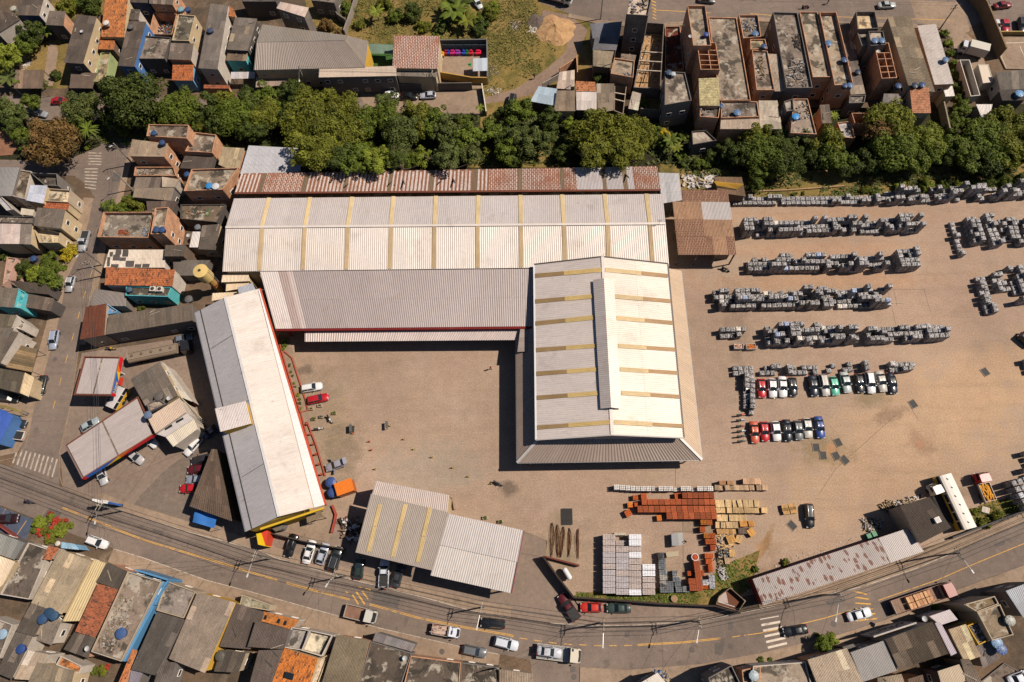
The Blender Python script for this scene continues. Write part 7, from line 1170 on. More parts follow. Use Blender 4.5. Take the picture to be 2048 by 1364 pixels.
 if kind=='pickup':
  x0,x1=-.37,-h;
  m_=MB();m_.box(((x0+x1)/2,0,.6),(x0-x1,W*.96,.3))
  for s_ in(-1,1):m_.box(((x0+x1)/2,s_*(W/2-.05),.82),(x0-x1,.1,.5))
  m_.box((x1+.05,0,.82),(.1,W-.2,.5));oo=m_.build('cargo_bed',M['paint'],root);oo['_p']=1
  m_=MB();m_.box(((x0+x1)/2,0,1.0),(x0-x1-.14,W-.24,.05));m_.build('bed_cover',M['rubber'],root)
 return root
PROTO={}
def car(fr,rx,ry,fx,fy,kind,col,label,group=None,z=0,scale=None):
 a,b_=P(rx,ry,z,fr),P(fx,fy,z,fr);mid_=(a+b_)/2;an=math.atan2(b_.y-a.y,b_.x-a.x)
 if kind not in PROTO:PROTO[kind]=car_proto(kind)
 gy=sum(col)/3;t=copy_tree(PROTO[kind],None,cl(*[c*.85+gy*.15 for c in col]));t.name={'pickup':'pickup_truck'}.get(kind,'parked_car');t.location=Vector((mid_.x,mid_.y,z+.015));t.rotation_euler=(0,0,an)
 tag(t,label,'pickup' if kind=='pickup' else 'car',group);return t
WC,SC_,BC,RC,GC=(242,236,228),(176,174,174),(34,32,34),(214,22,30),(96,98,100)
GP='cars parked in two rows in the pallet yard'
for a in[('Z',400,350,420,590,'sedan',(250,240,220),'boxy white car at the left end of the upper row'),('Z',600,315,628,570,'hatch',RC,'red car with rounded roof in the upper row'),('Z',768,312,790,565,'hatch',WC,'white hatchback right of the red car in the upper row'),('Z',922,285,942,553,'sedan',WC,'white saloon between white hatchback and black car'),('Z',1072,300,1098,545,'hatch',BC,'black hatchback before the gap in the upper row'),('Z',1375,265,1420,545,'sedan',(40,46,60),'dark blue black saloon after the gap in the upper row'),('Z',1535,258,1590,525,'wagon',(206,196,180),'cream car with black striped roof in the upper row')]:car(*a,group=GP)
for a in[('C4',605,328,632,447,'hatch',(90,200,160),'mint green hatchback in the upper row'),('C4',688,290,722,432,'sedan',(190,196,186),'long silver white saloon right of the mint green car'),('C4',795,308,820,428,'hatch',BC,'black hatchback after the silver white saloon'),('C4',878,300,898,426,'wagon',WC,'white estate car beside the black hatchback'),('C4',952,292,985,415,'sedan',(200,190,170),'beige saloon second from the right end'),('C4',1035,304,1062,432,'sedan',(28,32,48),'navy saloon at the right end of the upper row')]:car(*a,group=GP)
for a in[('Z',492,972,520,1242,'sedan',(222,92,56),'faded orange saloon starting the lower row'),('Z',642,965,675,1222,'hatch',RC,'red hatchback second in the lower row'),('Z',812,960,852,1216,'hatch',WC,'white hatchback third in the lower row'),('Z',985,945,1020,1212,'sedan',(26,28,40),'black saloon in the middle of the lower row'),('Z',1150,950,1185,1200,'hatch',(120,122,116),'grey green hatchback in the lower row'),('Z',1287,918,1325,1160,'hatch',(214,204,186),'cream hatchback left of the blue car'),('Z',1468,893,1512,1168,'sedan',(40,76,150),'blue saloon ending the lower row')]:car(*a,group=GP)
G1,G2,G3='cars on the side road','cars on the main road','cars at the filling station'
for a in[('B1',685,545,652,668,'pickup',SC_,'silver pickup with a black bed on the side road',G1),('B1',578,878,545,992,'hatch',SC_,'silver hatchback parked below the garden trees',G1),('C1',446,-12,425,102,'wagon',(160,168,186),'pale blue grey car above the black one on the side road',G1),('C1',358,330,322,466,'sedan',(44,46,44),'black saloon driving down the side road',G1),('C1',10,488,166,505,'wagon',(34,34,34),'black car half under the dark roof at the left edge','cars at the left edge lot'),('C1',75,680,218,702,'sedan',(44,48,56),'dark saloon beside the bright blue roof','cars at the left edge lot'),('C1',208,795,28,772,'pickup',(238,226,206),'white pickup beside the bright blue roof','cars at the left edge lot'),('C1',1010,905,1135,1005,'hatch',(190,180,176),'silver hatchback at the long canopy edge',G3),('C1',800,1050,825,1150,'hatch',(196,190,186),'silver hatchback at the canopy lower left end',G3),('C1',1148,790,1222,862,'hatch',WC,'white car half hidden under the long canopy',G3),('C1',1575,805,1460,935,'wagon',WC,'white car in front of the station block',G3),('C1',1620,965,1532,985,'hatch',(50,46,48),'dark car nosing out below the dark pointed roof','cars under the pointed roof'),('C1',1600,1045,1500,1055,'hatch',(110,24,30),'maroon car under the pointed roof','cars under the pointed roof'),('C1',1600,1130,1478,1132,'hatch',(150,156,170),'pale blue car under the pointed roof','cars under the pointed roof'),('C1',1555,1198,1425,1202,'hatch',RC,'bright red car beside the pointed roof','cars under the pointed roof'),('C1',1640,770,1710,720,'sedan',(70,80,110),'shaded blue car behind the station block',G3),('C1',1410,45,1470,30,'hatch',(120,124,136),'grey car in the shade beside the tanker cab',G3),('C1',690,720,740,690,'hatch',(170,180,180),'pale car mostly hidden under the long canopy',G3),('D2',350,245,300,385,'sedan',(26,22,22),'black saloon at the left of the forecourt row','cars parked before the office'),('D2',440,445,490,282,'sedan',WC,'white saloon in the forecourt row','cars parked before the office'),('D2',545,445,592,310,'hatch',(186,190,200),'silver hatchback in the forecourt row','cars parked before the office'),('D2',645,485,690,345,'suv',(56,58,60),'dark car with pale roof bars in the forecourt row','cars parked before the office'),('D2',840,552,856,430,'hatch',(44,60,52),'dark green hatchback before the shop','cars parked before the shop'),('D2',1036,625,1046,420,'pickup',(222,222,226),'white pickup with a black cargo cover before the shop','cars parked before the shop'),('D2',1128,606,1166,480,'sedan',(60,62,66),'dark grey saloon at the shop shadow edge','cars parked before the shop'),('D2',1960,920,1790,905,'wagon',(36,34,36),'black estate car driving left near the lamp arm',G2),('D2',1650,1108,1812,1142,'wagon',(110,110,112),'grey estate car at the lower kerb',G2),('D2',1900,1045,2052,1085,'suv',(220,222,226),'silver white car with roof bars in the lower lane',G2),('D3',578,860,480,712,'pickup',(104,28,32),'maroon pickup parked against the slanting wall','cars outside the material yard'),('D3',776,790,628,788,'hatch',(232,50,32),'orange red hatchback parked below the boundary wall','cars outside the material yard'),('D3',990,795,836,793,'sedan',(62,78,70),'dark green saloon parked below the boundary wall','cars outside the material yard'),('D4',725,838,885,795,'sedan',(236,236,236),'white saloon before the yellow hatching',G2),('D4',418,922,240,952,'sedan',(34,34,38),'black saloon beside the zebra crossing',G2),('D4',1930,1310,2070,1260,'sedan',(232,232,236),'white car cut off in the lower right corner',None),('A4',955,56,1073,50,'sedan',(190,190,180),'silver saloon on the top road','cars on the top road'),('A4',1815,62,1942,46,'sedan',(140,24,24),'dark red saloon in the upper right bay','cars in the upper right bays'),('A4',1812,170,1838,246,'hatch',(214,214,214),'white hatchback in the upper right bays','cars in the upper right bays'),('A4',1885,166,1905,248,'hatch',(200,20,40),'red hatchback beside the white one in the right bays','cars in the upper right bays'),('A4',2012,166,2022,250,'suv',(40,42,44),'black car at the right end of the bays','cars in the upper right bays'),('A4',1700,30,1748,38,'hatch',(40,40,40),'black car behind the brown concrete wall','cars in the upper right bays'),('A3',1555,8,1660,18,'sedan',(120,118,112),'grey car at the top edge beside the brick building','cars on the top road'),('A3',100,775,80,845,'suv',(34,34,34),'black car parked at the end of the dirt track',None),('A2',1050,752,1152,756,'hatch',WC,'white car half covered by a tree crown','cars below the school wall'),('A2',1178,765,1306,765,'sedan',(24,24,24),'black car between the white and silver cars','cars below the school wall'),('A2',1448,755,1334,762,'hatch',(190,190,200),'silver car below the school wall','cars below the school wall'),('A1',425,802,535,798,'sedan',(190,24,30),'red car on the upper street','cars on the upper street'),('A1',290,885,362,905,'hatch',(150,150,150),'grey car under the street trees','cars on the upper street'),('A2',1755,10,1800,75,'compact',(216,216,206),'small white car among the bushes at the top',None),('C2',412,428,562,402,'wagon',WC,'white estate car beside the planter','cars in the main yard'),('C2',450,522,624,484,'wagon',(214,16,30),'bright red pickup-like car with a red cover','cars in the main yard'),('C2',755,990,590,1048,'hatch',(160,156,164),'silver car with doors and tailgate open','cars in the main yard'),('D1',-20,110,175,105,'suv',(50,20,22),'dark maroon car on the blue parking floor',None),('D1',682,258,848,318,'wagon',WC,'white car parked by the lower kerb on the left',G2),('D4',428,8,440,158,'wagon',(28,28,30),'black car with an open boot in the gravel yard','cars in the main yard'),('C4',2030,30,2100,90,'suv',(60,60,60),'dark vehicle cut by the right edge below the pallets',None)]:
 car(*a[:8],group=a[8])
oc=[o for o in THINGS if 'doors and tailgate open' in o.get('label','')][0]
for s_ in(-1,1):
 m_=MB();m_.box((.45,s_*1.25,.72),(.06,.85,.8),rad(s_*-25));o=m_.build('open_door',M['paint'],origin=Vector((0,0,0)));o.parent=oc;o.color=cl(150,146,152)
m_=MB();m_.box((-2.15,0,1.62),(.75,1.3,.06));o=m_.build('tailgate',M['paint'],origin=Vector((0,0,0)));o.parent=oc;o.color=cl(170,168,176)
car('D3',300,1118,462,1142,'sedan',(206,204,206),'silver saloon riding on the tow truck bed',z=1.12)
for k in PROTO.values():
 for ch in list(k.children_recursive):bpy.data.objects.remove(ch)
 bpy.data.objects.remove(k)
def truck(fr,rx,ry,fx,fy,label,cabc,bed='flat',bedc=(120,90,70),L_=None,W=2.4,name='truck',cat='truck',cabL=1.9,load=None,cabH=2.7,chass=None):
 a,b_=P(rx,ry,0,fr),P(fx,fy,0,fr);Lh=L_ or(b_-a).length;mid_=(a+b_)/2;an=math.atan2(b_.y-a.y,b_.x-a.x)
 t=thing(name,label,cat,Vector((mid_.x,mid_.y,.015)),an);O=Vector((0,0,0))
 def bld(m_,nm,mat,c_=None,par=t):o=m_.build(nm,M[mat],origin=O);o.parent=par;o.color=cl(*c_)if c_ else(1,1,1,1);return o
 h=Lh/2;m_=MB();x0=h-cabL
 m_.prism([(h-.25,-W/2+.1),(h,-W/2+.35),(h,W/2-.35),(h-.25,W/2-.1),(x0,W/2-.08),(x0,-W/2+.08)],.6,1.6);m_.prism([(h-.55,-W/2+.16),(h-.45,0),(h-.55,W/2-.16),(x0,W/2-.12),(x0,-W/2+.12)],1.601,cabH);bld(m_,'cab','paint',cabc)
 m_=MB();m_.face([(h-.02,-W/2+.4,1.62),(h-.02,W/2-.4,1.62),(h-.44,W/2-.25,cabH-.1),(h-.44,-W/2+.25,cabH-.1)]);m_.face([(h-.46,-W/2+.25,cabH-.1),(h-.46,W/2-.25,cabH-.1),(h-.06,W/2-.4,1.61),(h-.06,-W/2+.4,1.61)]);bld(m_,'windscreen','glass')
 for s_ in(-1,1):
  m_=MB();m_.box((h-1.0,s_*(W/2-.13),2.0),(.8,.03,.55));bld(m_,'side_window','glass');m_=MB();m_.box((h-.25,s_*(W/2+.12),1.9),(.1,.22,.4));bld(m_,'mirror','rubber');m_=MB();m_.box((h+.01,s_*(W/2-.5),.85),(.06,.35,.2));bld(m_,'headlight','lampglass')
 m_=MB();m_.box((0-.2,0,.72),(Lh-.9,.9,.22));bld(m_,'chassis','rubber')
 for xx in[h-1.0,-h+1.0]+([-h+2.25]if Lh>8 else[]):
  for s_ in(-1,1):m_=MB();m_.tube([(xx,s_*(W/2-.42),.48),(xx,s_*(W/2-.06),.48)],.48,14,smooth=False);bld(m_,'wheel','rubber')
 x1=x0-.15;bl_=x1+h;bc=(x1-h)/2
 if bed in('flat','sides','brick','tow'):
  m_=MB();m_.box((bc,0,1.0),(bl_,W,.12));bld(m_,'bed','wood' if bed!='tow' else 'steel',bedc)
  if bed!='flat':
   hs_=.5 if bed!='tow' else .12;wt_=.07 if bed!='tow' else .1
   for s_ in(-1,1):m_=MB();m_.box((bc,s_*(W/2-wt_/2),1.06+hs_/2+.002),(bl_,wt_,hs_));bld(m_,'side_board','clean',(206,190,170)if bed!='brick' else(150,100,80))
   m_=MB();m_.box((-h+.04,0,1.06+hs_/2),(.07,W-.21,hs_));bld(m_,'tail_board','clean',(190,170,150));m_=MB();m_.box((x1-.04,0,1.06+.4),(.07,W-.21,.8));bld(m_,'head_board','clean',(190,170,150))
 if bed=='box':m_=MB();m_.box((bc,0,2.1),(bl_,W,2.3));bld(m_,'box_body','clean',bedc)
 if bed=='brick':
  for g0,n_ in((-h+2.9,2),(-h+4.3,3),(-h+6.3,2)):
   for k in range(n_):
    for s_ in range(2):m_=MB();m_.box((g0+k*.62,-.55+s_*1.1,1.5),(.56,1.0,.85));bld(m_,'brick_stack','rock',(206,150,110)if k%2 else(220,170,124))
 if load:
  rr=random.Random(3);m_=MB()
  for k in range(26):m_.box((rr.uniform(-h+.4,x1-.4),rr.uniform(-W/2+.3,W/2-.3),1.15+rr.uniform(0,.25)),(rr.uniform(.4,1.6),rr.uniform(.1,.35),rr.uniform(.06,.2)),rr.uniform(-.3,.3))
  o=bld(m_,'load','rock',load);o['kind']='stuff'
 return t
truck('D2',748,810,985,868,'old brown flatbed lorry with a cream cab on the main road',(214,206,190),'sides',(140,104,84),W=2.3)
car('D2',1412,948,1622,985,'pickup',WC,'white pickup loaded with boards on the main road')if False else truck('D2',1412,948,1622,985,'white small lorry with blue striped bonnet carrying boards',(236,236,240),'sides',(130,90,76),W=1.9,load=(200,170,150),cabL=1.9,cabH=1.9)
truck('D3',285,1120,620,1160,'tow truck with a cream cab carrying a silver saloon',(230,216,190),'tow',(90,88,88),W=2.5)
truck('D4',1045,770,1488,620,'brick lorry with a red fronted cab parked at the right kerb',(150,56,44),'brick',(150,120,100),W=2.5,cabL=2.2)
truck('A3',340,-20,558,38,'white cabbed flatbed lorry parked at the top edge',(232,232,220),'sides',(196,160,130),W=2.3)
truck('V',1215,715,1015,235,'red cabbed lorry with an empty brown bed in the gravel yard',(210,46,52),'sides',(150,116,90),W=2.2,cabL=1.9,load=(220,150,50))
truck('V',560,1060,215,430,'white cabbed truck squeezed beside the dark workshop',(226,214,196),'flat',(46,42,40),W=2.0,cabL=2.0)
truck('A4',1712,425,1560,385,'white cabbed box lorry in the truck yard',(216,216,216),'box',(214,204,186),L_=6.2,W=2.3,cabL=1.7)
def bus(fr,rx,ry,fx,fy,label,low,roofc,W=2.5,Hb=3.1,name='bus',cat='bus',units=6):
 a,b_=P(rx,ry,Hb,fr),P(fx,fy,Hb,fr);Lh=(b_-a).length;mid_=(a+b_)/2;an=math.atan2(b_.y-a.y,b_.x-a.x);t=thing(name,label,cat,Vector((mid_.x,mid_.y,.015)),an);O=Vector();h=Lh/2
 def bld(m_,nm,mat,c_=None):o=m_.build(nm,M[mat],origin=O);o.parent=t;o.color=cl(*c_)if c_ else(1,1,1,1);return o
 m_=MB();m_.prism([(h-.3,-W/2),(h,-W/2+.35),(h,W/2-.35),(h-.3,W/2),(-h,W/2),(-h,-W/2)],.35,1.5);bld(m_,'lower_body','paint',low)
 m_=MB();m_.prism([(h-.35,-W/2+.03),(h-.08,-W/2+.36),(h-.08,W/2-.36),(h-.35,W/2-.03),(-h+.03,W/2-.03),(-h+.03,-W/2+.03)],1.501,Hb-.35);bld(m_,'upper_body','paint',(224,214,196))
 m_=MB();prof=[(-1,0),(-.93,.18),(-.6,.28),(0,.32),(.6,.28),(.93,.18),(1,0)]
 for u,v in zip(prof,prof[1:]):m_.face([(h-.1,u[0]*W/2,Hb-.349+u[1]),(-h,u[0]*W/2,Hb-.349+u[1]),(-h,v[0]*W/2,Hb-.349+v[1]),(h-.1,v[0]*W/2,Hb-.349+v[1])][::-1],smooth=True)
 m_.face([(h-.1,u[0]*W/2,Hb-.349+u[1])for u in prof]);m_.face([(-h,u[0]*W/2,Hb-.349+u[1])for u in prof][::-1]);bld(m_,'roof','clean',roofc)
 n_=max(3,int(Lh/1.5))
 for s_ in(-1,1):
  for k in range(n_):m_=MB();m_.box((-h+Lh*(k+.5)/n_,s_*(W/2-.01),2.1),(Lh/n_-.25,.06,.85));bld(m_,'side_window','glass')
 m_=MB();m_.box((h-.07,0,2.05),(.06,W-.8,1.1));bld(m_,'windscreen','glass')
 for xx in(h-1.9,-h+1.9):
  for s_ in(-1,1):m_=MB();m_.tube([(xx,s_*(W/2-.35),.48),(xx,s_*(W/2+.01),.48)],.48,14,smooth=False);bld(m_,'wheel','rubber')
 for k in range(units):m_=MB();m_.box((-h+Lh*(k+.7)/(units+.3),.1*(k%2),Hb+.02),(.35,.12,.1),.6);bld(m_,'roof_vent','cable')
 return t
bus('V',960,1165,520,235,'white roofed yellow sided bus parked beside the workshop',(214,170,30),(232,220,204))
bus('C1',848,562,948,398,'yellow and white minibus half under the station canopy',(236,180,30),(206,196,190),W=2.1,Hb=2.5,name='minibus',cat='minibus',units=1)
a,b_=P(1050,205,0,'C1'),P(1535,105,0,'C1');mid_=(a+b_)/2;an=math.atan2(b_.y-a.y,b_.x-a.x);Lt=(b_-a).length;t=thing('tanker_truck','fuel tanker lorry with a grey tank and a black cab','tanker',Vector((mid_.x,mid_.y,0)),an)
h=Lt/2;O=Vector()
def bldt(m_,nm,mat,c_=None,par=t):o=m_.build(nm,M[mat],origin=O);o.parent=par;o.color=cl(*c_)if c_ else(1,1,1,1);return o
m_=MB();tl0,tl1=-h,h-3.2;ell=lambda x:[Vector((x,1.2*math.cos(k*math.pi/9),2.1+.85*math.sin(k*math.pi/9)))for k in range(18)]
r0,r1=ell(tl0),ell(tl1)
for k in range(18):j=(k+1)%18;m_.face([r0[k],r1[k],r1[j],r0[j]][::-1],smooth=True)
m_.face(r0);m_.face(r1[::-1]);bldt(m_,'tank','plain',(150,130,108))
m_=MB()
for s_ in(-1,1):m_.box(((tl0+tl1)/2,s_*.75,2.9),(tl1-tl0,.08,.14))
for k in range(2):m_.box((tl0+.05 if k else tl1-.05,0,2.95),(.08,1.5,.14))
bldt(m_,'catwalk','plain',(176,156,130))
for k in range(5):m_=MB();m_.lathe((tl0+(tl1-tl0)*(k+.5)/5,0,2.93),[(.3,0),(.3,.12),(.1,.16)],12);bldt(m_,'tank_hatch','plain',(110,96,84))
m_=MB();m_.box((h-1.4,0,1.6),(1.9,2.3,2.0));m_.box((h-1.4,0,2.75),(1.5,2.1,.3));bldt(m_,'cab','paint',(40,40,44));m_=MB();m_.box((h-.42,0,2.0),(.06,2.0,.8));bldt(m_,'windscreen','glass');m_=MB();m_.box((0,0,.85),(Lt-1,.9,.25));bldt(m_,'chassis','rubber')
for xx in(h-1.2,h-3.6,tl0+1.2,tl0+2.4):
 for s_ in(-1,1):m_=MB();m_.tube([(xx,s_*.75,.5),(xx,s_*1.15,.5)],.5,14,smooth=False);bldt(m_,'wheel','rubber')
def openbox(fr,pts,h_,label,col,open_=True,z=0.4):
 q=[P(x,y,h_,fr)for x,y in pts];t=thing('freight_box',label,'truck body',base_of(q));m_=MB();ring(m_,q,.16,z,h_);m_.build('side_wall',M['clean'],t,cl(*col));m_=MB();i_=inset(q,.15);m_.prism([(p.x,p.y)for p in i_],z,z+.5 if open_ else h_-.05);m_.build('floor' if open_ else 'roof',M['wood']if open_ else M['clean'],t,cl(170,130,96)if open_ else cl(226,206,180))
 m_=MB()
 for k in range(4):p=bil(*q,.5,(k+.5)/4);m_.box((p.x,p.y,z/2),(1.8,.4,z),0)
 m_.build('trestle',M['rubber'],t)
openbox('A4',[(1567,446),(1642,446),(1722,712),(1650,720)],2.6,'open topped white truck body with a brown floor',(216,206,190))
openbox('A4',[(1705,480),(1782,480),(1820,612),(1742,622)],3.2,'closed white truck box beside the open topped one',(206,190,168),False)
def moto(fr,x,y,dx,dy,col,label,group='motorcycles parked in a column',rider=False):
 p=P(x,y,.4,fr);p.z=0;q=P(x+dx,y+dy,.4,fr);an=math.atan2(q.y-p.y,q.x-p.x);t=thing('motorcycle',label,'motorcycle',Vector((p.x,p.y,.01)),an,group if not rider else None);O=Vector()
 def bld(m_,nm,mat,c_=None):o=m_.build(nm,M[mat],origin=O);o.parent=t;o.color=cl(*c_)if c_ else(1,1,1,1)
 for xx in(-.65,.65):m_=MB();m_.tube([(xx,-.06,.31),(xx,.06,.31)],.31,14,smooth=False);bld(m_,'wheel','rubber')
 m_=MB();m_.tube([(.62,0,.35),(.45,0,.95)],.05,6);m_.tube([(-.62,0,.35),(-.1,0,.45),(.4,0,.8)],.07,6);m_.box((.0,0,.42),(.45,.3,.36));bld(m_,'frame','steel')
 m_=MB();m_.prism([(.4,-.12),(.45,0),(.4,.12),(0,.17),(-.05,0),(0,-.17)],.78,1.0);m_.box((.62,0,.66),(.4,.16,.05));bld(m_,'fuel_tank','paint',col)
 m_=MB();m_.box((-.4,0,.82),(.75,.28,.1));bld(m_,'seat','rubber');m_=MB();m_.tube([(.38,-.38,1.05),(.48,0,1.02),(.38,.38,1.05)],.025,6);bld(m_,'handlebar','steel');m_=MB();m_.box((-.85,0,.9),(.3,.3,.28));bld(m_,'top_box','rubber');return t
for x,y,c_,lb in((320,835,(230,80,40),'orange tanked motorcycle at the top of the column'),(312,914,(190,190,196),'silver motorcycle second in the column'),(310,1004,(150,50,40),'dull red motorcycle third in the column'),(320,1080,(214,210,206),'white motorcycle fourth in the column'),(325,1157,(60,66,60),'dark motorcycle fifth in the column'),(330,1232,(70,90,80),'dark green motorcycle at the column bottom')):moto('Z',x,y,60,-6,c_,lb)
moto('C2',540,733,40,-5,(226,226,226),'white motorcycle leaning beside the red posts',None);moto('C2',625,658,20,30,(230,226,222),'white scooter with an orange box in the main yard',None);moto('C2',1935,1158,40,20,(60,60,60),'dark bicycle-like motorcycle at the yard exit',None)
moto('C1',240,1300,40,12,(60,60,66),'motorcycle being ridden along the main road',rider=True);moto('A4',415,55,40,0,(120,30,30),'dark red motorcycle on the top road',None);moto('B3',1760,815,40,20,(90,80,70),'motorcycle under a grey cover near the open shed',None);moto('C1',870,108,60,6,(220,170,40),'yellow motorcycle beside the long grey house wall',None)
def person(fr,x,y,face,shirt,trousers,label,sit=False,skin_=(150,105,80),hair=(.02,.015,.012,1),z=0):
 p=P(x,y,z,fr);t=thing('person',label,'person',Vector((p.x,p.y,z)),face);O=Vector()
 hip=.95 if not sit else .92
 sk=[((0,0,hip),.15),((0,0,hip+.25),.15),((0,0,hip+.48),.17),((0,0,hip+.6),.06),((0,0,hip+.72),.11),((0,0,hip+.82),.09),((0,.2,hip+.48),.065),((.08,.26,hip+.2),.05),((.2,.24,hip),.04),((.28,.22,hip-.06),.045),((0,-.2,hip+.48),.065),((-.04,-.26,hip+.2),.05),((.06,-.27,hip-.02),.04),((.1,-.27,hip-.1),.045)]
 if not sit:sk+=[((.02,.1,hip-.05),.1),((.16,.1,.5),.065),((.05,.1,.08),.05),((.2,.1,.04),.04),((-.02,-.1,hip-.05),.1),((-.08,-.1,.5),.065),((-.24,-.1,.1),.05),((-.1,-.1,.04),.04)]
 else:sk+=[((.05,.14,hip-.03),.1),((.42,.2,.85),.07),((.3,.2,.42),.05),((.42,.2,.36),.04),((.05,-.14,hip-.03),.1),((.42,-.2,.85),.07),((.3,-.2,.42),.05),((.42,-.2,.36),.04)]
 ed=[(0,1),(1,2),(2,3),(3,4),(4,5),(2,6),(6,7),(7,8),(8,9),(2,10),(10,11),(11,12),(12,13),(0,14),(14,15),(15,16),(16,17),(0,18),(18,19),(19,20),(20,21)]
 me=bpy.data.meshes.new('body');me.from_pydata([s[0]for s in sk],ed,[]);o=bpy.data.objects.new('body',me);COL.objects.link(o);o.parent=t
 md=o.modifiers.new('skin','SKIN');
 for i,s in enumerate(sk):me.skin_vertices[0].data[i].radius=(s[1],s[1])
 me.skin_vertices[0].data[0].use_root=True;o.modifiers.new('sub','SUBSURF').levels=1;o.modifiers[-1].render_levels=1
 key='cloth%d'%len([k for k in M if str(k).startswith('cloth')]);m,n,b=new_mat('clothes_and_skin');sep=N(n,'ShaderNodeSeparateXYZ');n.links.new(coords(n,'obj'),sep.inputs[0])
 c=mix(n,math_(n,'GREATER_THAN',sep.outputs[2],hip+.02),cl(*trousers),cl(*shirt));c=mix(n,math_(n,'GREATER_THAN',sep.outputs[2],hip+.57),c,cl(*skin_));n.links.new(c,b.inputs['Base Color']);b.inputs['Roughness'].default_value=.9;me.materials.append(m);M[key]=m
 m_=MB();m_.lathe((-.01,0,hip+.76),[(.125,0),(.12,.07),(.07,.13),(.02,.15)],12);o=m_.build('hair',M['rubber'],origin=O);o.parent=t
 return t
person('C2',1878,268,2.5,(200,30,50),(50,50,70),'person in a red top walking across the main yard');person('A3',268,615,.8,(110,50,60),(50,46,50),'person in dark clothes walking up the dirt track')
person('D2',1048,645,1.6,(240,100,40),(90,100,120),'person in an orange top behind the white pickup');person('D2',1072,632,2.6,(120,140,170),(60,60,70),'person in a grey blue top behind the white pickup')
person('C1',240,1298,-.4,(50,50,60),(60,60,70),'person riding the motorcycle on the main road',sit=True);person('A4',575,30,0,(50,50,50),(40,40,44),'person in dark clothes at the top road kerb');person('C1',1530,545,1,(226,70,40),(200,70,50),'person in orange overalls beside the station stair')
person('D3',1420,285,1,(60,80,80),(60,60,60),'person standing beside the two grey steel boxes')
# =============== PALLET YARD
def cube_mesh(seed,s=1.0,h_=.98):
 r=random.Random(seed);n_=4;mb=MB();g={}
 for i in range(n_+1):
  for j in range(n_+1):
   x,y=(i/n_-.5)*s*.93,(j/n_-.5)*s*.93;e=(i in(0,n_))or(j in(0,n_));g[i,j]=Vector((x*(.97 if e else 1),y*(.97 if e else 1),h_-(.06 if e else 0)+r.uniform(-.045,.045)))
 for i in range(n_):
  for j in range(n_):mb.face([g[i,j],g[i+1,j],g[i+1,j+1],g[i,j+1]])
 per=[(i,0)for i in range(n_)]+[(n_,j)for j in range(n_)]+[(i,n_)for i in range(n_,0,-1)]+[(0,j)for j in range(n_,0,-1)]
 for k in range(len(per)):
  a,b_=g[per[k]],g[per[(k+1)%len(per)]];f=1.03;ma,mb_=Vector((a.x*1.05,a.y*1.05,h_*.5)),Vector((b_.x*1.05,b_.y*1.05,h_*.5));la,lb=Vector((a.x,a.y,0)),Vector((b_.x,b_.y,0))
  mb.face([ma,mb_,b_,a]);mb.face([la,lb,mb_,ma])
 return mb.mesh('wrapped_pallet',M['film'])
CUB=[cube_mesh(s)for s in range(5)]
CUBES=[]
def crow(fr,x0,y0,x1,y1,depth,hts,seed,name,fill=.92,s=1.07,jag=.0,cols=None):
 a,b_=P(x0,y0,0,fr),P(x1,y1,0,fr);d=b_-a;n_=int(d.length/s);d.normalize();nn=Vector((-d.y,d.x,0));rr=random.Random(seed);an=math.atan2(d.y,d.x);hts=tuple(hts)+((max(hts)+1,)if depth>2 else());lv=[rr.choice(hts)for _ in range(depth)]
 for i in range(n_):
  for j in range(depth):
   if rr.random()<.5:lv[j]=rr.choice(hts)
   if rr.random()>fill:continue
   hh=lv[j]
   p=a+d*(s*(i+.5)+rr.uniform(-.04,.04))+nn*(s*(j+.5)+rr.uniform(-.05,.05)+jag*rr.random())
   for k in range(hh):
    g=rr.uniform(.55,1.3);c_=cl(92*g,88*g,87*g)
    if k==hh-1 and cols and rr.random()<.07:c_=cl(*rr.choice(cols))
    CUBES.append((Vector((p.x,p.y,k*.98+.005*k)),an+rr.uniform(-.05,.05),c_,k==hh-1,name,'%s file, %s from left'%(nth(depth+0-j)if depth>1 else 'only',nth(i+1))))
XC=[(230,214,190),(120,150,190),(206,196,184)]
rowdefs=[('S',1464,414,1760,412,2,(1,1,2),1,'first row under the tree belt',.95),('S',1760,413,2060,400,3,(1,2,2,3),2,'first row right part',.7),('S',1480,478,1838,468,3,(1,2,2,3),3,'second row from the tree belt',.93),('S',1492,549,1775,546,3,(1,2,2,3),4,'third row from the tree belt',.92),('S',1790,546,1838,543,4,(3,3,2),24,'block ending the third row',1),('S',1426,624,1776,618,4,(1,1,2,2,3),5,'fourth row from the tree belt',.86),('S',1530,696,1716,690,4,(1,2,2,3),6,'fifth row from the tree belt',.88),('S',1438,680,1490,678,2,(1,2),26,'fifth row left stub',.9),('S',1728,691,1890,684,3,(2,2,3,3),7,'fifth row right part',.9),('S',1464,754,1640,752,2,(1,1,2),8,'sixth short row above the parked cars',.7),('S',1640,750,1710,745,2,(1,2),9,'sixth row second group',.75),('S',1722,746,1742,745,2,(2,),10,'sixth row third group',1),('S',1776,748,1830,745,2,(1,2),11,'sixth row last group',.85)]
for r in rowdefs:crow(*r,cols=XC)
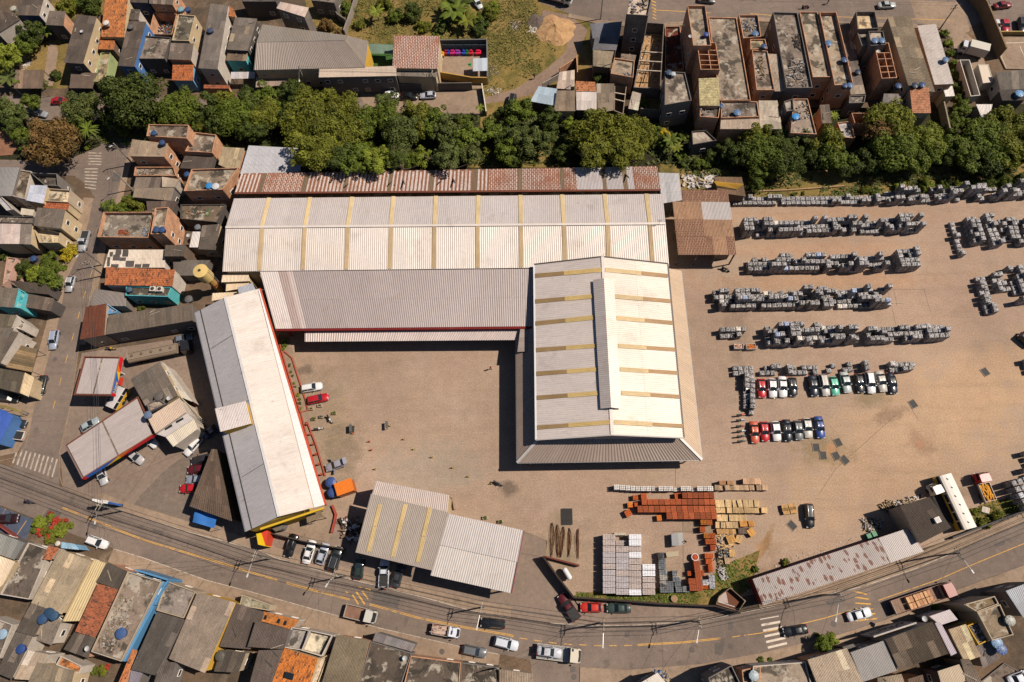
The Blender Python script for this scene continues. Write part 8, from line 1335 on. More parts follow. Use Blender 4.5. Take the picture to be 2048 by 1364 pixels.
def cluster(fr,o_,u,v,nu,nv,hts,seed,name,fill=1,cols=None,s=1.07):
 a=P(o_[0],o_[1],0,fr);du=P(u[0],u[1],0,fr)-a;du.z=0;du.normalize();dv=Vector((-du.y,du.x,0));e=P(v[0],v[1],0,fr)-a
 if e.dot(dv)<0:dv=-dv
 rr=random.Random(seed);an=math.atan2(du.y,du.x)
 for i in range(nu):
  for j in range(nv):
   if rr.random()>fill:continue
   hh=rr.choice(hts);p=a+du*s*(i+.5)+dv*s*(j+.5)
   for k in range(hh):
    g=rr.uniform(.6,1.3);c_=cl(98*g,94*g,93*g)
    if k==hh-1 and cols and rr.random()<.3:c_=cl(*rr.choice(cols))
    CUBES.append((Vector((p.x,p.y,k*.985)),an+rr.uniform(-.04,.04),c_,k==hh-1,name,'%s file, %s along'%(nth(j+1),nth(i+1))))
cluster('C4',(-60,260),(-60,560),(0,260),9,2,(1,2,2),31,'upright block left of the parked cars',.9)
cluster('B4',(1470,440),(1520,610),(1500,440),8,1,(1,2),32,'first slanting stack group at right');cluster('B4',(1575,420),(1615,550),(1630,420),6,2,(2,3),33,'second slanting stack group at right');cluster('B4',(1690,410),(1750,560),(1760,400),7,2,(3,2),34,'third slanting stack group at right');cluster('B4',(1830,420),(1860,530),(1900,420),5,3,(1,2,2),35,'fourth slanting stack group at right',.8);cluster('B4',(1930,420),(1960,560),(2000,420),6,5,(1,2,3),36,'fifth slanting stack group at right',.85)
cluster('B4',(1660,850),(1710,1015),(1700,850),8,2,(1,2,2),37,'blue tinged cluster one at right edge',.95,[(140,170,200),(150,176,196)]);cluster('B4',(1770,830),(1810,930),(1850,820),4,3,(1,2),38,'blue tinged cluster two at right edge',.7,[(150,176,196)]);cluster('B4',(1880,780),(1945,960),(2000,760),8,8,(1,2,3,2),39,'blue tinged cluster three at right edge',.8,[(150,170,186),(220,204,180)])
cluster('V',(1455,400),(1630,710),(1550,330),5,3,(3,3,3),40,'silver stacks in lower right corner',1,[(190,190,196),(200,200,204)],s=1.16);cluster('V',(1740,160),(1960,560),(1840,110),6,3,(3,2),41,'pale blue stacks in lower right corner',1,[(176,200,224),(170,190,214)],s=1.16)
cluster('C4',(2030,30),(2060,110),(2100,30),3,3,(3,),42,'dark stacks at the far right edge');cluster('C4',(2020,190),(2060,320),(2100,180),5,4,(3,4),43,'dark stacks at the far right edge');cluster('C4',(2000,880),(2060,1000),(2100,860),5,5,(3,4),44,'dark stacks at the far right edge')
def infr(v):
 c_=RM.T@(np.array(v)-np.array([0,0,H]));x,y=CX+FPX*c_[0]/-c_[2],CY-FPX*c_[1]/-c_[2];return-6<x<2054 and-6<y<1370
CUBES=[c for c in CUBES if infr(c[0])]
tops_=sorted([c for c in CUBES if c[3]],key=lambda c:(c[0]-Vector((0,0,H))).length)[:300];ids=set(id(c)for c in tops_)
for c in tops_:
 o=bpy.data.objects.new('wrapped_pallet',R_.choice(CUB));COL.objects.link(o);o.location=c[0];o.rotation_euler=(0,0,c[1]);o.color=c[2]
 o['_q']=c[5];tag(o,('wrapped pallet cube, %s, %s'%(c[4].replace(' from the tree belt',' from trees').replace(' under the tree belt',' under trees').replace(' above the parked cars',' above cars'),c[5]))if c[5]else 'grey film wrapped pallet cube in the %s'%c[4],'wrapped pallet','grey wrapped pallets, %s'%c[4])
vs,fs,mi_=[],[],[];FG=[]
for g in range(3):
 m,n,b=new_mat('crinkled_film_shade');src=M['film'];m=src.copy();
 for nd in list(m.node_tree.nodes):
  if nd.type=='OBJECT_INFO':
   rgb=m.node_tree.nodes.new('ShaderNodeRGB');gg=(80,104,126)[g];rgb.outputs[0].default_value=cl(gg,gg*.97,gg*.97)
   for l in list(nd.outputs['Color'].links):m.node_tree.links.new(rgb.outputs[0],l.to_socket)
 FG.append(m)
for c in CUBES:
 if id(c)in ids:continue
 me=R_.choice(CUB);ca,sa=math.cos(c[1]),math.sin(c[1]);i0=len(vs)
 for v in me.vertices:vs.append((c[0].x+v.co.x*ca-v.co.y*sa,c[0].y+v.co.x*sa+v.co.y*ca,c[0].z+v.co.z))
 g=R_.randrange(3)
 for p in me.polygons:fs.append(tuple(i0+k for k in p.vertices));mi_.append(g)
me=bpy.data.meshes.new('wrapped_pallets');me.from_pydata(vs,[],fs)
for m in FG:me.materials.append(m)
me.polygons.foreach_set('material_index',mi_);me.update();o=bpy.data.objects.new('wrapped_pallets',me);COL.objects.link(o);tag(o,'the lower layers and farther stacks of grey wrapped pallet cubes','wrapped pallets',kind='stuff')
for x,y,c_,lb in((1475,685,(240,190,160),'bin heaped with pale orange pieces below the fifth row'),(1500-.5,686,(236,140,70),'bin half full of orange pieces below the fifth row')):
 p=P(x,y+10,0);t=thing('bin',lb,'bin',p);q=[p+Vector(v)for v in((-.95,-.6,0),(.95,-.6,0),(.95,.6,0),(-.95,.6,0))];m_=MB();ring(m_,q,.08,0,1);m_.build('side',M['clean'],t,cl(190,180,170));m_=MB();rr=random.Random(int(x));m_.box((p.x,p.y,.4),(1.7,1.0,.75))
 for _ in range(40):m_.box((p.x+rr.uniform(-.8,.8),p.y+rr.uniform(-.45,.45),.85),(.25,.12,.1),rr.uniform(0,3))
 o=m_.build('contents',M['rock'],t,cl(*c_));o['kind']='stuff'
def block_stack(fr,x0,y0,x1,y1,h_,label,mat,col,group,name='pallet_load',cat='pallet load',nx=4,ny=3,nz=3,gap=.03,wrap=None,ang=0):
 """a stack of separate courses: each course a row of blocks"""
 c_=P((x0+x1)/2,(y0+y1)/2,h_,fr);e=P(x1,(y0+y1)/2,h_,fr);s_=P((x0+x1)/2,y1,h_,fr);sx,sy=2*(Vector((e.x,e.y,0))-Vector((c_.x,c_.y,0))).length,2*(Vector((s_.x,s_.y,0))-Vector((c_.x,c_.y,0))).length
 t=thing(name,label,cat,Vector((c_.x,c_.y,0)),group=group);m_=MB()
 for k in range(3):m_.box((c_.x,c_.y-sy*.42+sy*.42*k,.05),(sx*.98,.1,.1),ang)
 m_.build('pallet',M['wood'],t,cl(170,136,96));rr=random.Random(int(c_.x*13+c_.y*7));m_=MB();bx,by,bz=sx/nx,sy/ny,(h_-.1)/nz
 for k in range(nz):
  for i in range(nx):
   for j in range(ny):
    if 0<i<nx-1 and 0<j<ny-1 and k<nz-1:continue
    ox,oy=(i+.5)*bx-sx/2+rr.uniform(-.012,.012),(j+.5)*by-sy/2+rr.uniform(-.012,.012);m_.box((c_.x+ox*math.cos(ang)-oy*math.sin(ang),c_.y+ox*math.sin(ang)+oy*math.cos(ang),.1+bz*(k+.5)+(rr.uniform(0,.03)if k==nz-1 else 0)),(bx-gap,by-gap,bz-.01),ang)
 m_.build('stack',M[mat],t,cl(*col));return t
M['rustbrick']=surf('fired_clay_blocks',rough=.85,big=(.9,.15),fine=(9,.3))
M['whiteblock']=surf('pale_cement_blocks',rough=.9,big=(.5,.1),fine=(5,.15),stains=((1.6,.6,.7,cl(150,110,84),.7),))
CLAY=(168,84,46);GB='pallets of red clay blocks'
for(y0,y1,x0,x1,w_,hh)in((224,290,830,1156,56,1.9),(290,356,420,1168,57,1.9),(358,432,378,1168,58,1.9),(425,500,672,1182,58,1.9)):
 n_=round((x1-x0)/w_)
 for k in range(n_):
  xa=x0+(x1-x0)*k/n_;g=R_.uniform(.85,1.15);block_stack('Y',xa+2,y0+3,xa+(x1-x0)/n_-2,y1-5,hh+R_.uniform(-.04,.04),'rust red clay block pallet, %s packed row from top, %s from left'%({224:'first',290:'second',358:'third',425:'fourth'}[y0],nth(k+1)),'rustbrick',(CLAY[0]*g,CLAY[1]*g,CLAY[2]*g),GB,nx=5,ny=4,nz=4,gap=.02)
for x0,y0,x1,y1,lb in((415,236,474,292,'second of two loose clay block pallets'),(332,252,384,302,'clay block pallet standing left of its twin'),(278,325,330,378,'light orange clay block pallet alone at the left'),(252,402,318,468,'turned clay block pallet with a broken corner'),(575,455,622,512,'light orange pallet at the fourth row end'),(755,232,826,292,'hollow topped clay pallet at the first row end'),(348,328,412,372,'low dark clay pallet in the second row')):block_stack('Y',x0,y0,x1,y1,1.0,lb,'rustbrick',(190,92,40)if 'light' not in lb else(226,126,44),GB,ang=.5 if 'turned' in lb else .05,nx=4,ny=3)
for x0,y0,x1,y1 in((1016,492,1074,555),(1075,492,1134,555),(1010,570,1066,626),(1050,636,1110,688),(1112,636,1168,688),(1066,694,1120,750),(1121,694,1176,750),(1116,756,1170,812)):block_stack('Y',x0,y0,x1,y1,1.4,'loose topped red clay pallet stepping down beside the timber','rustbrick',(186,84+R_.uniform(-10,30),40),GB,nx=4,ny=4,nz=3,gap=.05)
for x0,y0,x1,y1 in((948,918,1012,970),(955,970,1018,1030),(962,1030,1024,1090),(970,1090,1030,1150),(975,1150,1036,1222),(895,1095,968,1155),(905,1157,975,1222)):block_stack('Y',x0,y0,x1,y1,1.9,'orange brick pallet in the lower column by the grey blocks','rustbrick',(176,88,50),GB,nx=3,ny=8,nz=4)
for x0,y0,x1,y1 in((885,1020,935,1070),(1060,840,1150,890),(1070,895,1140,950),(1095,955,1145,1030),(1030,1165,1095,1205),(1020,1010,1055,1070)):block_stack('Y',x0,y0,x1,y1,1.1,'bright orange loose brick pallet near the film wrapped ones','rustbrick',(232,112,48),GB,nx=6,ny=5,nz=3,gap=.06)
p=P(960,880,.9,'Y');t=thing('bag','white rimmed bulk bag of orange rubble above the brick column','bulk bag',Vector((p.x,p.y,0)));m_=MB();m_.lathe((p.x,p.y,0),[(.55,0),(.66,.5),(.68,.95),(.56,.96),(.5,.75)],18);m_.build('cloth',M['clean'],t,cl(226,206,200));m_=MB();m_.lathe((p.x,p.y,0),[(.54,.76),(.3,.9),(.05,.95)],10,smooth=False);m_.build('filling',M['rustbrick'],t,cl(190,80,36))
for x0,y0,x1,y1 in((585,832,648,886),(590,888,666,942),(592,944,668,1002),(600,1006,680,1058),(604,1060,682,1116),(605,1122,744,1180),(608,1181,744,1240),(730,1015,790,1068),(735,1072,820,1130),(755,1134,818,1178),(765,1180,832,1236),(836,1172,904,1236)):block_stack('Y',x0,y0,x1,y1,1.3,'dark grey concrete block pallet in the stacks beside the white ones','slab',(120,122,124),'pallets of grey concrete blocks',nx=6 if x1-x0>100 else 3,ny=3,nz=4,gap=.04)
for x0,y0,x1,y1 in((1035,1105,1100,1165),(1100,1060,1160,1130),(1105,1130,1165,1200)):block_stack('Y',x0,y0,x1,y1,1.2,'blue grey film covered pallet beside the orange bricks','film',(96,100,116),'film covered pallets beside the bricks',nx=2,ny=2,nz=2)
WB='pallets of white cement blocks'
def wcol(x0,x1,ys):
 for q_,(y0,y1,c_,k)in enumerate(ys):block_stack('Y',x0+1.5,y0+1.5,x1-1.5,y1-1.5,2.1,{'p':'plain pale cement block pallet in the big white stack','s':'brown streaked white block pallet in the big white stack','b':'brightest white block pallet in the big white stack'}[k].replace(' in the big white stack',', %s white column from left, %s from top'%({28:'first',161:'second',292:'third',428:'fourth'}[x0],nth(q_+1))),'whiteblock' if k=='s' else 'slab' if False else 'wall' if k=='p' else 'clean',c_,WB,nx=5,ny=4,nz=6,gap=.035)
PW,SW_,BW=(204,184,172),(196,184,180),(250,246,244)
wcol(28,157,[(648,706,PW,'p'),(706,765,PW,'p'),(768,828,PW,'p'),(828,886,SW_,'s'),(886,942,SW_,'s'),(944,1002,PW,'p'),(1006,1068,SW_,'s'),(1068,1130,SW_,'s'),(1130,1190,SW_,'s'),(1190,1250,SW_,'s')])
wcol(161,292,[(768,830,PW,'p'),(832,888,SW_,'s'),(888,948,SW_,'s'),(948,1010,SW_,'s'),(1012,1072,PW,'s'),(1074,1134,SW_,'s'),(1134,1194,SW_,'s'),(1196,1262,SW_,'s')])
wcol(292,420,[(648,706,BW,'b'),(706,766,BW,'b'),(770,828,PW,'p'),(828,888,BW,'b'),(892,954,PW,'p'),(956,1016,PW,'p'),(1018,1080,PW,'p'),(1082,1142,PW,'p'),(1142,1202,PW,'p'),(1204,1266,BW,'b')])
wcol(428,560,[(950,1010,BW,'b'),(1014,1074,BW,'b'),(1078,1138,PW,'p'),(1140,1200,PW,'p'),(1202,1262,PW,'p')])
block_stack('Y',160,710,282,764,1.0,'half height pallet in the notch of the white stack','wall',(180,164,152),WB);block_stack('Y',145,632,262,660,1.2,'small beige pallet topping the white stack notch','wall',(206,190,166),WB,nx=8,ny=1)
xs=[140,200,258,310,360,410,466,520,556,590,640,688,740,815,870,925,980,1045,1085,1148]
for k in range(len(xs)-1):
 if xs[k]in(556,740,925):block_stack('Y',xs[k]+2,178,xs[k+1]-2,216,.8,'low pale cement block pallet, %s from left in the top row'%nth(k+1),'wall',(206,196,186),'top row of pale block pallets',nx=2,ny=2,nz=2)
 else:block_stack('Y',xs[k]+2,146+min(k*4,16),xs[k+1]-2,198+min(k*4,14),1.6,'pale cement block pallet, %s from left in the long top row'%nth(k+1),'whiteblock' if k%3 else 'clean',(240,230,218),'top row of pale block pallets',nx=3,ny=3,nz=3,gap=.07)
def pallets(fr,x,y,w_,d_,n_,ang,label,col=(222,178,116),hgt=None,vert=False):
 p=P(x,y,n_*.14,fr);sx,sy=w_/5.053/10.0,d_/5.053/9.9;t=thing('pallet_stack',label,'pallet stack',Vector((p.x,p.y,0)),ang,'stacks of wooden pallets');O=Vector();rr=random.Random(int(x+y))
 m_=MB();k_=0
 for k in range(n_):
  z=k*.15
  for j in(-1,0,1):m_.box((0,j*sy*.44,z+.045),(sx,.1,.085))
  if k<n_-1:m_.box((0,0,z+.11),(sx,sy,.022))
 o=m_.build('lower_pallets',M['wood'],origin=O);o.parent=t;o.color=cl(*col);z=(n_-1)*.15
 for i in range(6):
  m_=MB();m_.box((-sx/2+sx*(i+.5)/6,0,z+.112),(sx/6-.045,sy,.03),rr.uniform(-.02,.02));o=m_.build('slat',M['wood'],origin=O);o.parent=t;o.color=vary(cl(*col),.15,rr)
rr=random.Random(8)
def prow(y0,y1,xs_,n_,lab,col=(240,196,150)):
 col=(min(246,col[0]+4),col[1]-2,col[2])
 for a,b_ in zip(xs_,xs_[1:]):
  if b_ is None or a is None:continue
  pallets('Y',(a+b_)/2,(y0+y1)/2,(b_-a)*.93,(y1-y0)*.9,max(2,n_+rr.randrange(-1,3)),rr.uniform(-.12,.12),lab,(lambda G:(col[0]*G,col[1]*G,col[2]*G))(rr.uniform(.84,1.05)))
prow(84,145,[1445,1505,1560,1622],9,'tall beige pallet stack at the very top of the timber area');prow(106,150,[1204,1270],8,'brown pallet stack above the pale row',(190,140,96));prow(106,150,[1284,1350],8,'brown pallet stack above the pale row',(196,150,100))
prow(150,206,[1158,1212,1262,1316,1356,1408,1458,1510,1560,None,1580,1640,1692],7,'timber stack in the first timber row',(206,176,136));prow(300,378,[1166,1212,1256,None,1266,1328,None,1340,1392,1436,1446,1500,1502,1556,1560,1610],8,'pale timber stack in the second timber row',(236,204,146))
prow(378,436,[1172,1220,1266,None,1282,1342,1396,1452,None,1458,1514,1562,1606,None,1630,1690],8,'pale timber stack in the third timber row',(232,196,136));prow(450,518,[1178,1230,1290,None,1306,1350,1390,1440,1486],6,'pale timber stack in the fourth timber row',(232,200,144))
prow(524,588,[1168,1222,1268,None,1276,1336,1396],6,'pale timber stack in the fifth timber row',(230,196,142));prow(512,572,[1412,1488,None,1502,1560],5,'golden pallet stack at the right of the fifth timber row',(222,160,84));prow(594,646,[1180,1236,1300,1340,1390],3,'open slatted pallet in the sixth timber row',(214,170,108))
pallets('Y',1528,628,62,70,6,.6,'golden pallet stack tilted away from the rows',(220,160,84));pallets('Y',1440,614,80,56,5,0,'dark stained pallet stack beside the tilted one',(120,100,84));pallets('Y',1325,700,78,74,6,.3,'rounded golden pallet stack over the scrap heap',(214,160,88));pallets('Y',1404,700,62,66,4,-.4,'skewed pale pallets right of the golden stack',(224,180,120));pallets('Y',1336,842,56,62,5,0,'single pale pallet stack beside the black film',(226,180,116));pallets('Y',1284,918,40,56,4,.1,'small pallet stack below the black film',(206,170,130))
for x,y,c_ in((262,22,0),(315,12,0),(270,45,0),(325,38,0),(1000,80,1)):
 if c_==0:
  p=P(x,y,.8,'D4');f_=px('D4',x,y);pallets('Y',(f_[0]-1200)*5.053,(f_[1]-940)*5.053,62,60,5,rr.uniform(-.1,.2),'pallet stack standing alone beside the black car in the yard',(216,166,104))
rubble('Y',[(1195,660),(1260,650),(1300,720),(1350,760),(1250,800),(1190,760)],0,'heap of planks and black film below the timber rows',[(226,180,120),DRK,TAN,GRY],110,(.5,2.2),th=(.1,.3));rubble('Y',[(1185,810),(1300,810),(1300,880),(1180,890)],.3,'black plastic film heaped among pallets',[DRK,DRK,(120,120,126),TAN],90,(.3,1.0),th=(.1,.4));rubble('Y',[(1185,890),(1300,890),(1290,980),(1180,980)],0,'dark weeds and wood scraps beside the film heap',[DRK,(80,84,50),TAN],90,(.3,1.0),th=(.1,.3));rubble('Y',[(1185,990),(1250,985),(1285,1100),(1220,1110)],0,'white and black sacks at the weed edge',[WHITE,DRK,WHITE],50,(.4,1.0),th=(.2,.5))
for pts,hh,lb,c_ in(([(720,642),(786,638),(790,765),(728,766)],1.4,'taller ribbed grey steel box standing on the slab',(170,166,162)),([(786,636),(838,632),(840,752),(792,762)],1.1,'lower ribbed grey steel box joined to the taller one',(190,184,176)),([(664,832),(792,818),(796,868),(676,886)],.5,'low beige lid box lying alone on the gravel',(196,178,146))):
 q=[P(x,y,hh,'Y')for x,y in pts];t=thing('steel_box',lb,'box',base_of(q));wallsof(t,[Vector((p.x,p.y,0))for p in inset(q,.05)],0,[hh-.04]*4,M['clean'],cl(*c_),t=.1);sheets(t,*q,'clean',cl(*c_),sw=5,sl=5,pitch=.2,var=.02,name='lid',depth=.04)
for k,(x0,y0,x1,y1)in enumerate(((405,135,400,400),(445,150,450,405),(492,165,470,405),(537,175,530,400),(607,180,605,415))):
 a,b_=P(x0,y0,.2,'D3'),P(x1,y1,.2,'D3');t=thing('rebar_bundle','looped bundle of rusty reinforcing bars' if k<4 else 'straight bundle of rusty reinforcing bars fanning at the top','rebar bundle',Vector((a.x,a.y,0)),group='rusty bar bundles');m_=MB();rr=random.Random(k)
 for j in range(10):
  o1=rr.uniform(-1,1);pts=[]
  for i in range(9):
   u=i/8;w_=(.55 if k<4 else .8)*math.sin(math.pi*min(1,(1-u)*1.0))**.8*(1-u*.6)*o1+rr.uniform(-.03,.03);pts.append(lerp(a,b_,u)+Vector((w_,0,.05+.03*(j%5))))
  m_.tube(pts,.035,4,caps=False)
 m_.build('bars',M['rock'],t,cl(116,72,44));m_=MB()
 for u in(.35,.7):p=lerp(a,b_,u);m_.box((p.x,p.y,.12),(.7,.1,.1))
 m_.build('bearer',M['wood'],t,cl(200,170,130))
p=P(517,90,.1,'D3');t=thing('mesh_panels','dark stack of steel mesh panels lying on the gravel','mesh panels',Vector((p.x,p.y,0)));m_=MB();m_.box((p.x,p.y,.12),(2.0,3.0,.02),0)
m_.build('sheet',M['joint'],t);m_=MB()
for k in range(11):m_.box((p.x-1+.2*k,p.y,.25),(.06,3.0,.06))
for k in range(15):m_.box((p.x,p.y-1.5+.214*k,.3),(2.0,.06,.04))
m_.build('bars',M['cable'],t)
a,b_=P(490,485,1.3,'D3'),P(545,575,1.3,'D3');t=thing('gas_tank','white horizontal gas tank inside the dark triangular enclosure','gas tank',Vector(((a.x+b_.x)/2,(a.y+b_.y)/2,0)));d=(b_-a).normalized();m_=MB();prof=[(0,.15),(.12,.38),(.35,.5)];Lg=(b_-a).length
pts=[a+d*u for u,r_ in prof]+[b_-d*u for u,r_ in prof[::-1]];rs=[r_ for u,r_ in prof]+[r_ for u,r_ in prof[::-1]];rg=[]
for p_,r_ in zip(pts,rs):
 e=d.cross(Vector((0,0,1))).normalized();f=d.cross(e);rg.append([p_+(e*math.cos(2*math.pi*k/16)+f*math.sin(2*math.pi*k/16))*r_ for k in range(16)])
for i in range(len(rg)-1):
 for k in range(16):j=(k+1)%16;m_.face([rg[i][k],rg[i][j],rg[i+1][j],rg[i+1][k]],smooth=True)
m_.face(rg[0][::-1]);m_.face(rg[-1]);m_.build('vessel',M['clean'],t,cl(228,222,216))
for u in(.25,.75):p=lerp(a,b_,u);m_=MB();m_.box((p.x,p.y,.42),(.7,.2,.84),math.atan2(d.y,d.x)+1.57);m_.build('saddle',M['slab'],t,cl(150,140,130))
q=[P(x,y,1.5,'D3')for x,y in((1775,635),(1895,740),(1842,820),(1665,765),(1685,705))];t=thing('scrap_skip','five sided rusty skip with white sheets beside the long shed','skip',base_of(q));m_=MB();ring(m_,q,.12,0,1.5);m_.build('side',M['slab'],t,cl(150,124,100));m_=MB();m_.prism([(p.x,p.y)for p in inset(q,.2)],0,.5);m_.build('filling',M['rustbrick'],t,cl(110,64,40))
m_=MB();a,b_=P(1680,745,1.6,'D3'),P(1810,785,1.6,'D3');m_.tube([a,b_],.08,6);m_.build('pipe',M['clean'],t,cl(216,206,196));m_=MB();w0=[P(x,y,.8,'D3')for x,y in((1690,700),(1740,660),(1760,760),(1680,745))];m_.prism([(p.x,p.y)for p in w0],.55,.8);m_.build('white_sheet',M['whiteblock'],t,cl(190,170,156))
p=P(1342,722,.3,'D3');m_=MB();m_.lathe((p.x,p.y,0),[(.62,0),(.62,.1),(.25,.12),(.25,.5),(.62,.52),(.62,.62)],18,smooth=False);tag(m_.build('cable_spool',M['wood'],origin=Vector((p.x,p.y,0)),col=cl(170,136,100)),'round wooden cable spool on the weeds by the wall','cable spool')
for x,y in((900,238),(930,226)):
 p=P(x,y,.9,'D4');m_=MB();m_.box((p.x,p.y,.45),(1.0,1.2,.9),.3);m_.box((p.x,p.y,.93),(1.1,1.3,.06),.3);tag(m_.build('waste_bin',M['clean'],origin=Vector((p.x,p.y,0)),col=cl(50,130,90)),'green lidded waste bin behind the long shed','waste bin','green waste bins')
p=P(1758,35,.3,'D4');pallets('Y',(px('D4',1762,36)[0]-1200)*5.053,(px('D4',1762,36)[1]-940)*5.053,70,56,2,-.3,'pale pallet lying in the grass beside the bus',(214,196,180))
for x,y,c_ in((930,832,(220,80,40)),(945,898,(220,80,40)),(1198,814,(210,160,70)),(1276,892,(220,200,40)),(1418,954,(214,170,70)),(1578,1036,(214,170,60)),(1700,1105,(210,190,60)),(1880,1160,(220,180,50)),(975,1047,(190,160,80)),(1090,708,(220,180,60)),(800,768,(220,110,60))):
 p=P(x,y,0,'C2');t=thing('traffic_post','%s marker post with a square foot standing in the main yard'%('orange' if c_[1]<120 else 'yellow'),'marker post',p,group='marker posts of the main yard');m_=MB();m_.lathe(p,[(.17,.04),(.07,.75),(.04,.9)],12);m_.build('cone',M['clean'],t,cl(*c_));m_=MB();m_.box((p.x,p.y,.02),(.4,.4,.04));m_.build('foot',M['rubber'],t)
for x,y,sx,sy,lb in((795,735,1.4,.1,'dark framed notice board standing in the main yard'),(1075,710,.1,.9,'small dark notice board near the yard centre')):
 p=P(x,y,0,'C2');t=thing('notice_board',lb,'notice board',p);m_=MB()
 for s_ in(-1,1):m_.box((p.x+s_*(.05 if sx>1 else 0)-.0,p.y+s_*.6,.6),(.06,.06,1.2))
 m_.build('legs',M['steel'],t);m_=MB();m_.box((p.x,p.y,1.2),(.5,1.5,.06),.1,tilt=Matrix.Rotation(.5,3,'Y'));m_.build('board',M['cable'],t)
# =============== POLES AND WIRES
POLES=[];PL=[]
def pole(fr,x,y,h_=8.6,arm=None,cross=0,lamp=None,label='',leanfrom=None):
 b=P(x,y,0,fr);t=thing('utility_pole',label,'utility pole',b,group='utility poles');m_=MB();m_.tube([b,b+Vector((0,0,h_))],.17,8,r2=.11);m_.build('post',M['slab'],t,cl(176,166,150));POLES.append((b,h_,cross));PL.append(label)
 if cross is not None:
  d=Vector((math.cos(cross),math.sin(cross),0))
  for z,l in((h_-.35,2.2),(h_-1.2,1.7)):
   m_=MB();m_.tube([b+Vector((0,0,z))-d*l/2,b+Vector((0,0,z))+d*l/2],.07,4);m_.build('crossarm',M['wood'],t,cl(196,176,150))
   for s_ in(-.95,-.3,.3,.95):m_=MB();p=b+Vector((0,0,z+.05))+d*l/2*s_;m_.lathe(p,[(.05,0),(.08,.1),(.05,.2)],8);m_.build('insulator',M['rubber'],t)
 if lamp:
  a=b+Vector((0,0,h_-1.4));e=P(lamp[0],lamp[1],h_-.4,lamp[2]if len(lamp)>2 else fr);v_=e-a
  if v_.length>4.8:e=a+v_.normalized()*4.8;e.z=h_-.4
  m_=MB();m_.tube([a,lerp(a,e,.4)+Vector((0,0,.45)),e],.05,5);m_.build('lamp_arm',M['steel'],t);m_=MB();dd=(e-a);m_.box(e,(.65,.24,.14),math.atan2(dd.y,dd.x));m_.build('lamp_head',M['clean'],t,cl(214,210,204))
 return t
ca=lambda dx,dy:math.atan2(dy,dx)
pole('G',1150,880,8.8,cross=ca(-.35,-1)+.0,lamp=(190,1045,'S'),label='utility pole with a long lamp arm by the station price sign')
pole('S',542,1117,8.8,cross=ca(.25,1),lamp=(495,1151),label='utility pole at the office corner of the main road');pole('S',692,1152,8.8,cross=ca(.25,1),lamp=(653,1171),label='utility pole by the orange cross hatching');pole('S',970,1213,8.8,cross=ca(.2,1),lamp=(954,1256),label='utility pole at the driveway with a lamp over the black car');pole('S',1199,1246,9.2,cross=ca(.05,1),lamp=(1206,1292),label='utility pole at the red car with a lamp over the road')
pole('S',1380,1242,9.0,cross=ca(-.1,1),lamp=(1394,1282),label='utility pole at the middle of the road bend');pole('S',1642,1190,9.0,cross=ca(-.3,1),lamp=(1672,1240),label='utility pole below the long rusty shed');pole('S',1866,1112,9.0,cross=ca(-.35,1),lamp=(1945,1143),label='utility pole at the rusty shed right end');pole('S',2110,1010,9,cross=ca(-.4,1),label='utility pole beyond the right edge')
pole('S',-70,905,9,cross=ca(.3,1),label='utility pole beyond the left edge')
pole('B1',800,780,7.5,cross=None,lamp=(600,712),label='leaning looking grey pole beside the chequered roof');pole('B1',815,865,7,cross=ca(1,.3),label='wired pole beside the long orange tiled roof');pole('B1',1035,195,7.5,cross=None,lamp=(845,105),label='lamp pole beside the round bushes');pole('A1',1040,1282,8.2,cross=None,lamp=(865,1140),label='lamp pole at the beige roofed brick house');pole('S',1879,59,7.6,cross=ca(1,.2),label='utility pole standing in the upper right corner');pole('A3',785,150,8,cross=ca(1,.2),label='utility pole at the top road left of the tower');pole('A2',455,690,8,cross=None,lamp=(385,630),label='lamp pole in front of the school');pole('A2',1452,712,7.5,cross=ca(0,1),label='utility pole in front of the play court');pole('D2',1905,1240,7,cross=ca(1,.3),label='utility pole at the lane corner')
def wire(a,b_,sag=.6,r=.022):
 pts=[lerp(a,b_,k/8)-Vector((0,0,sag*4*(k/8)*(1-k/8)))for k in range(9)];return pts
runs=[(10,0),(0,1),(1,2),(2,3),(3,4),(4,5),(5,6),(6,7),(7,8)];runs=[(9,0)]+runs[1:]
WG=0
WH={(9,0):' at far left',(0,1):' left of the office',(1,2):' before the parked cars',(2,3):' before the shop',(3,4):' at the driveway',(4,5):' before the boundary wall',(5,6):' below the skip',(6,7):' below the long shed',(7,8):' at far right'}
def wires(i,j,spec,lab,tap=.022):
 global WG
 (a,ha,ca_),(b_,hb,cb_)=POLES[i],POLES[j]
 for(dz,off)in spec:
  d=(b_-a).normalized();nn=Vector((-d.y,d.x,0));m_=MB();m_.tube(wire(a+Vector((0,0,ha+dz))+nn*off,b_+Vector((0,0,hb+dz))+nn*off,.5),tap,4,caps=False)
  tag(m_.build('power_cable',M['cable'],origin=a),lab+WH.get((i,j),''),'cable','overhead cables')
for i,j in runs:wires(i,j,((-.15,-1.0),(-.15,-.35),(-.15,.35),(-.15,1.0),(-2.2,.15),(-2.6,.15),(-3.0,.18)),'thin black overhead cable following the main road',.03)
wires(10,11,((-.3,0),(-1.2,.1)),'black overhead cable above the side road');wires(12,10,((-.3,0),(-1.0,.1),(-1.5,.1)),'black overhead cable above the side road');wires(13,12,((-.3,0),(-1.0,.1)),'black overhead cable above the side road');wires(11,0,((-.3,0),(-1.0,.1),(-1.4,.2)),'black overhead cable above the side road');wires(15,14,((-.3,0),(-.3,.8)),'black overhead cable above the top road');wires(16,17,((-.3,0),(-1,0)),'black overhead cable before the school')
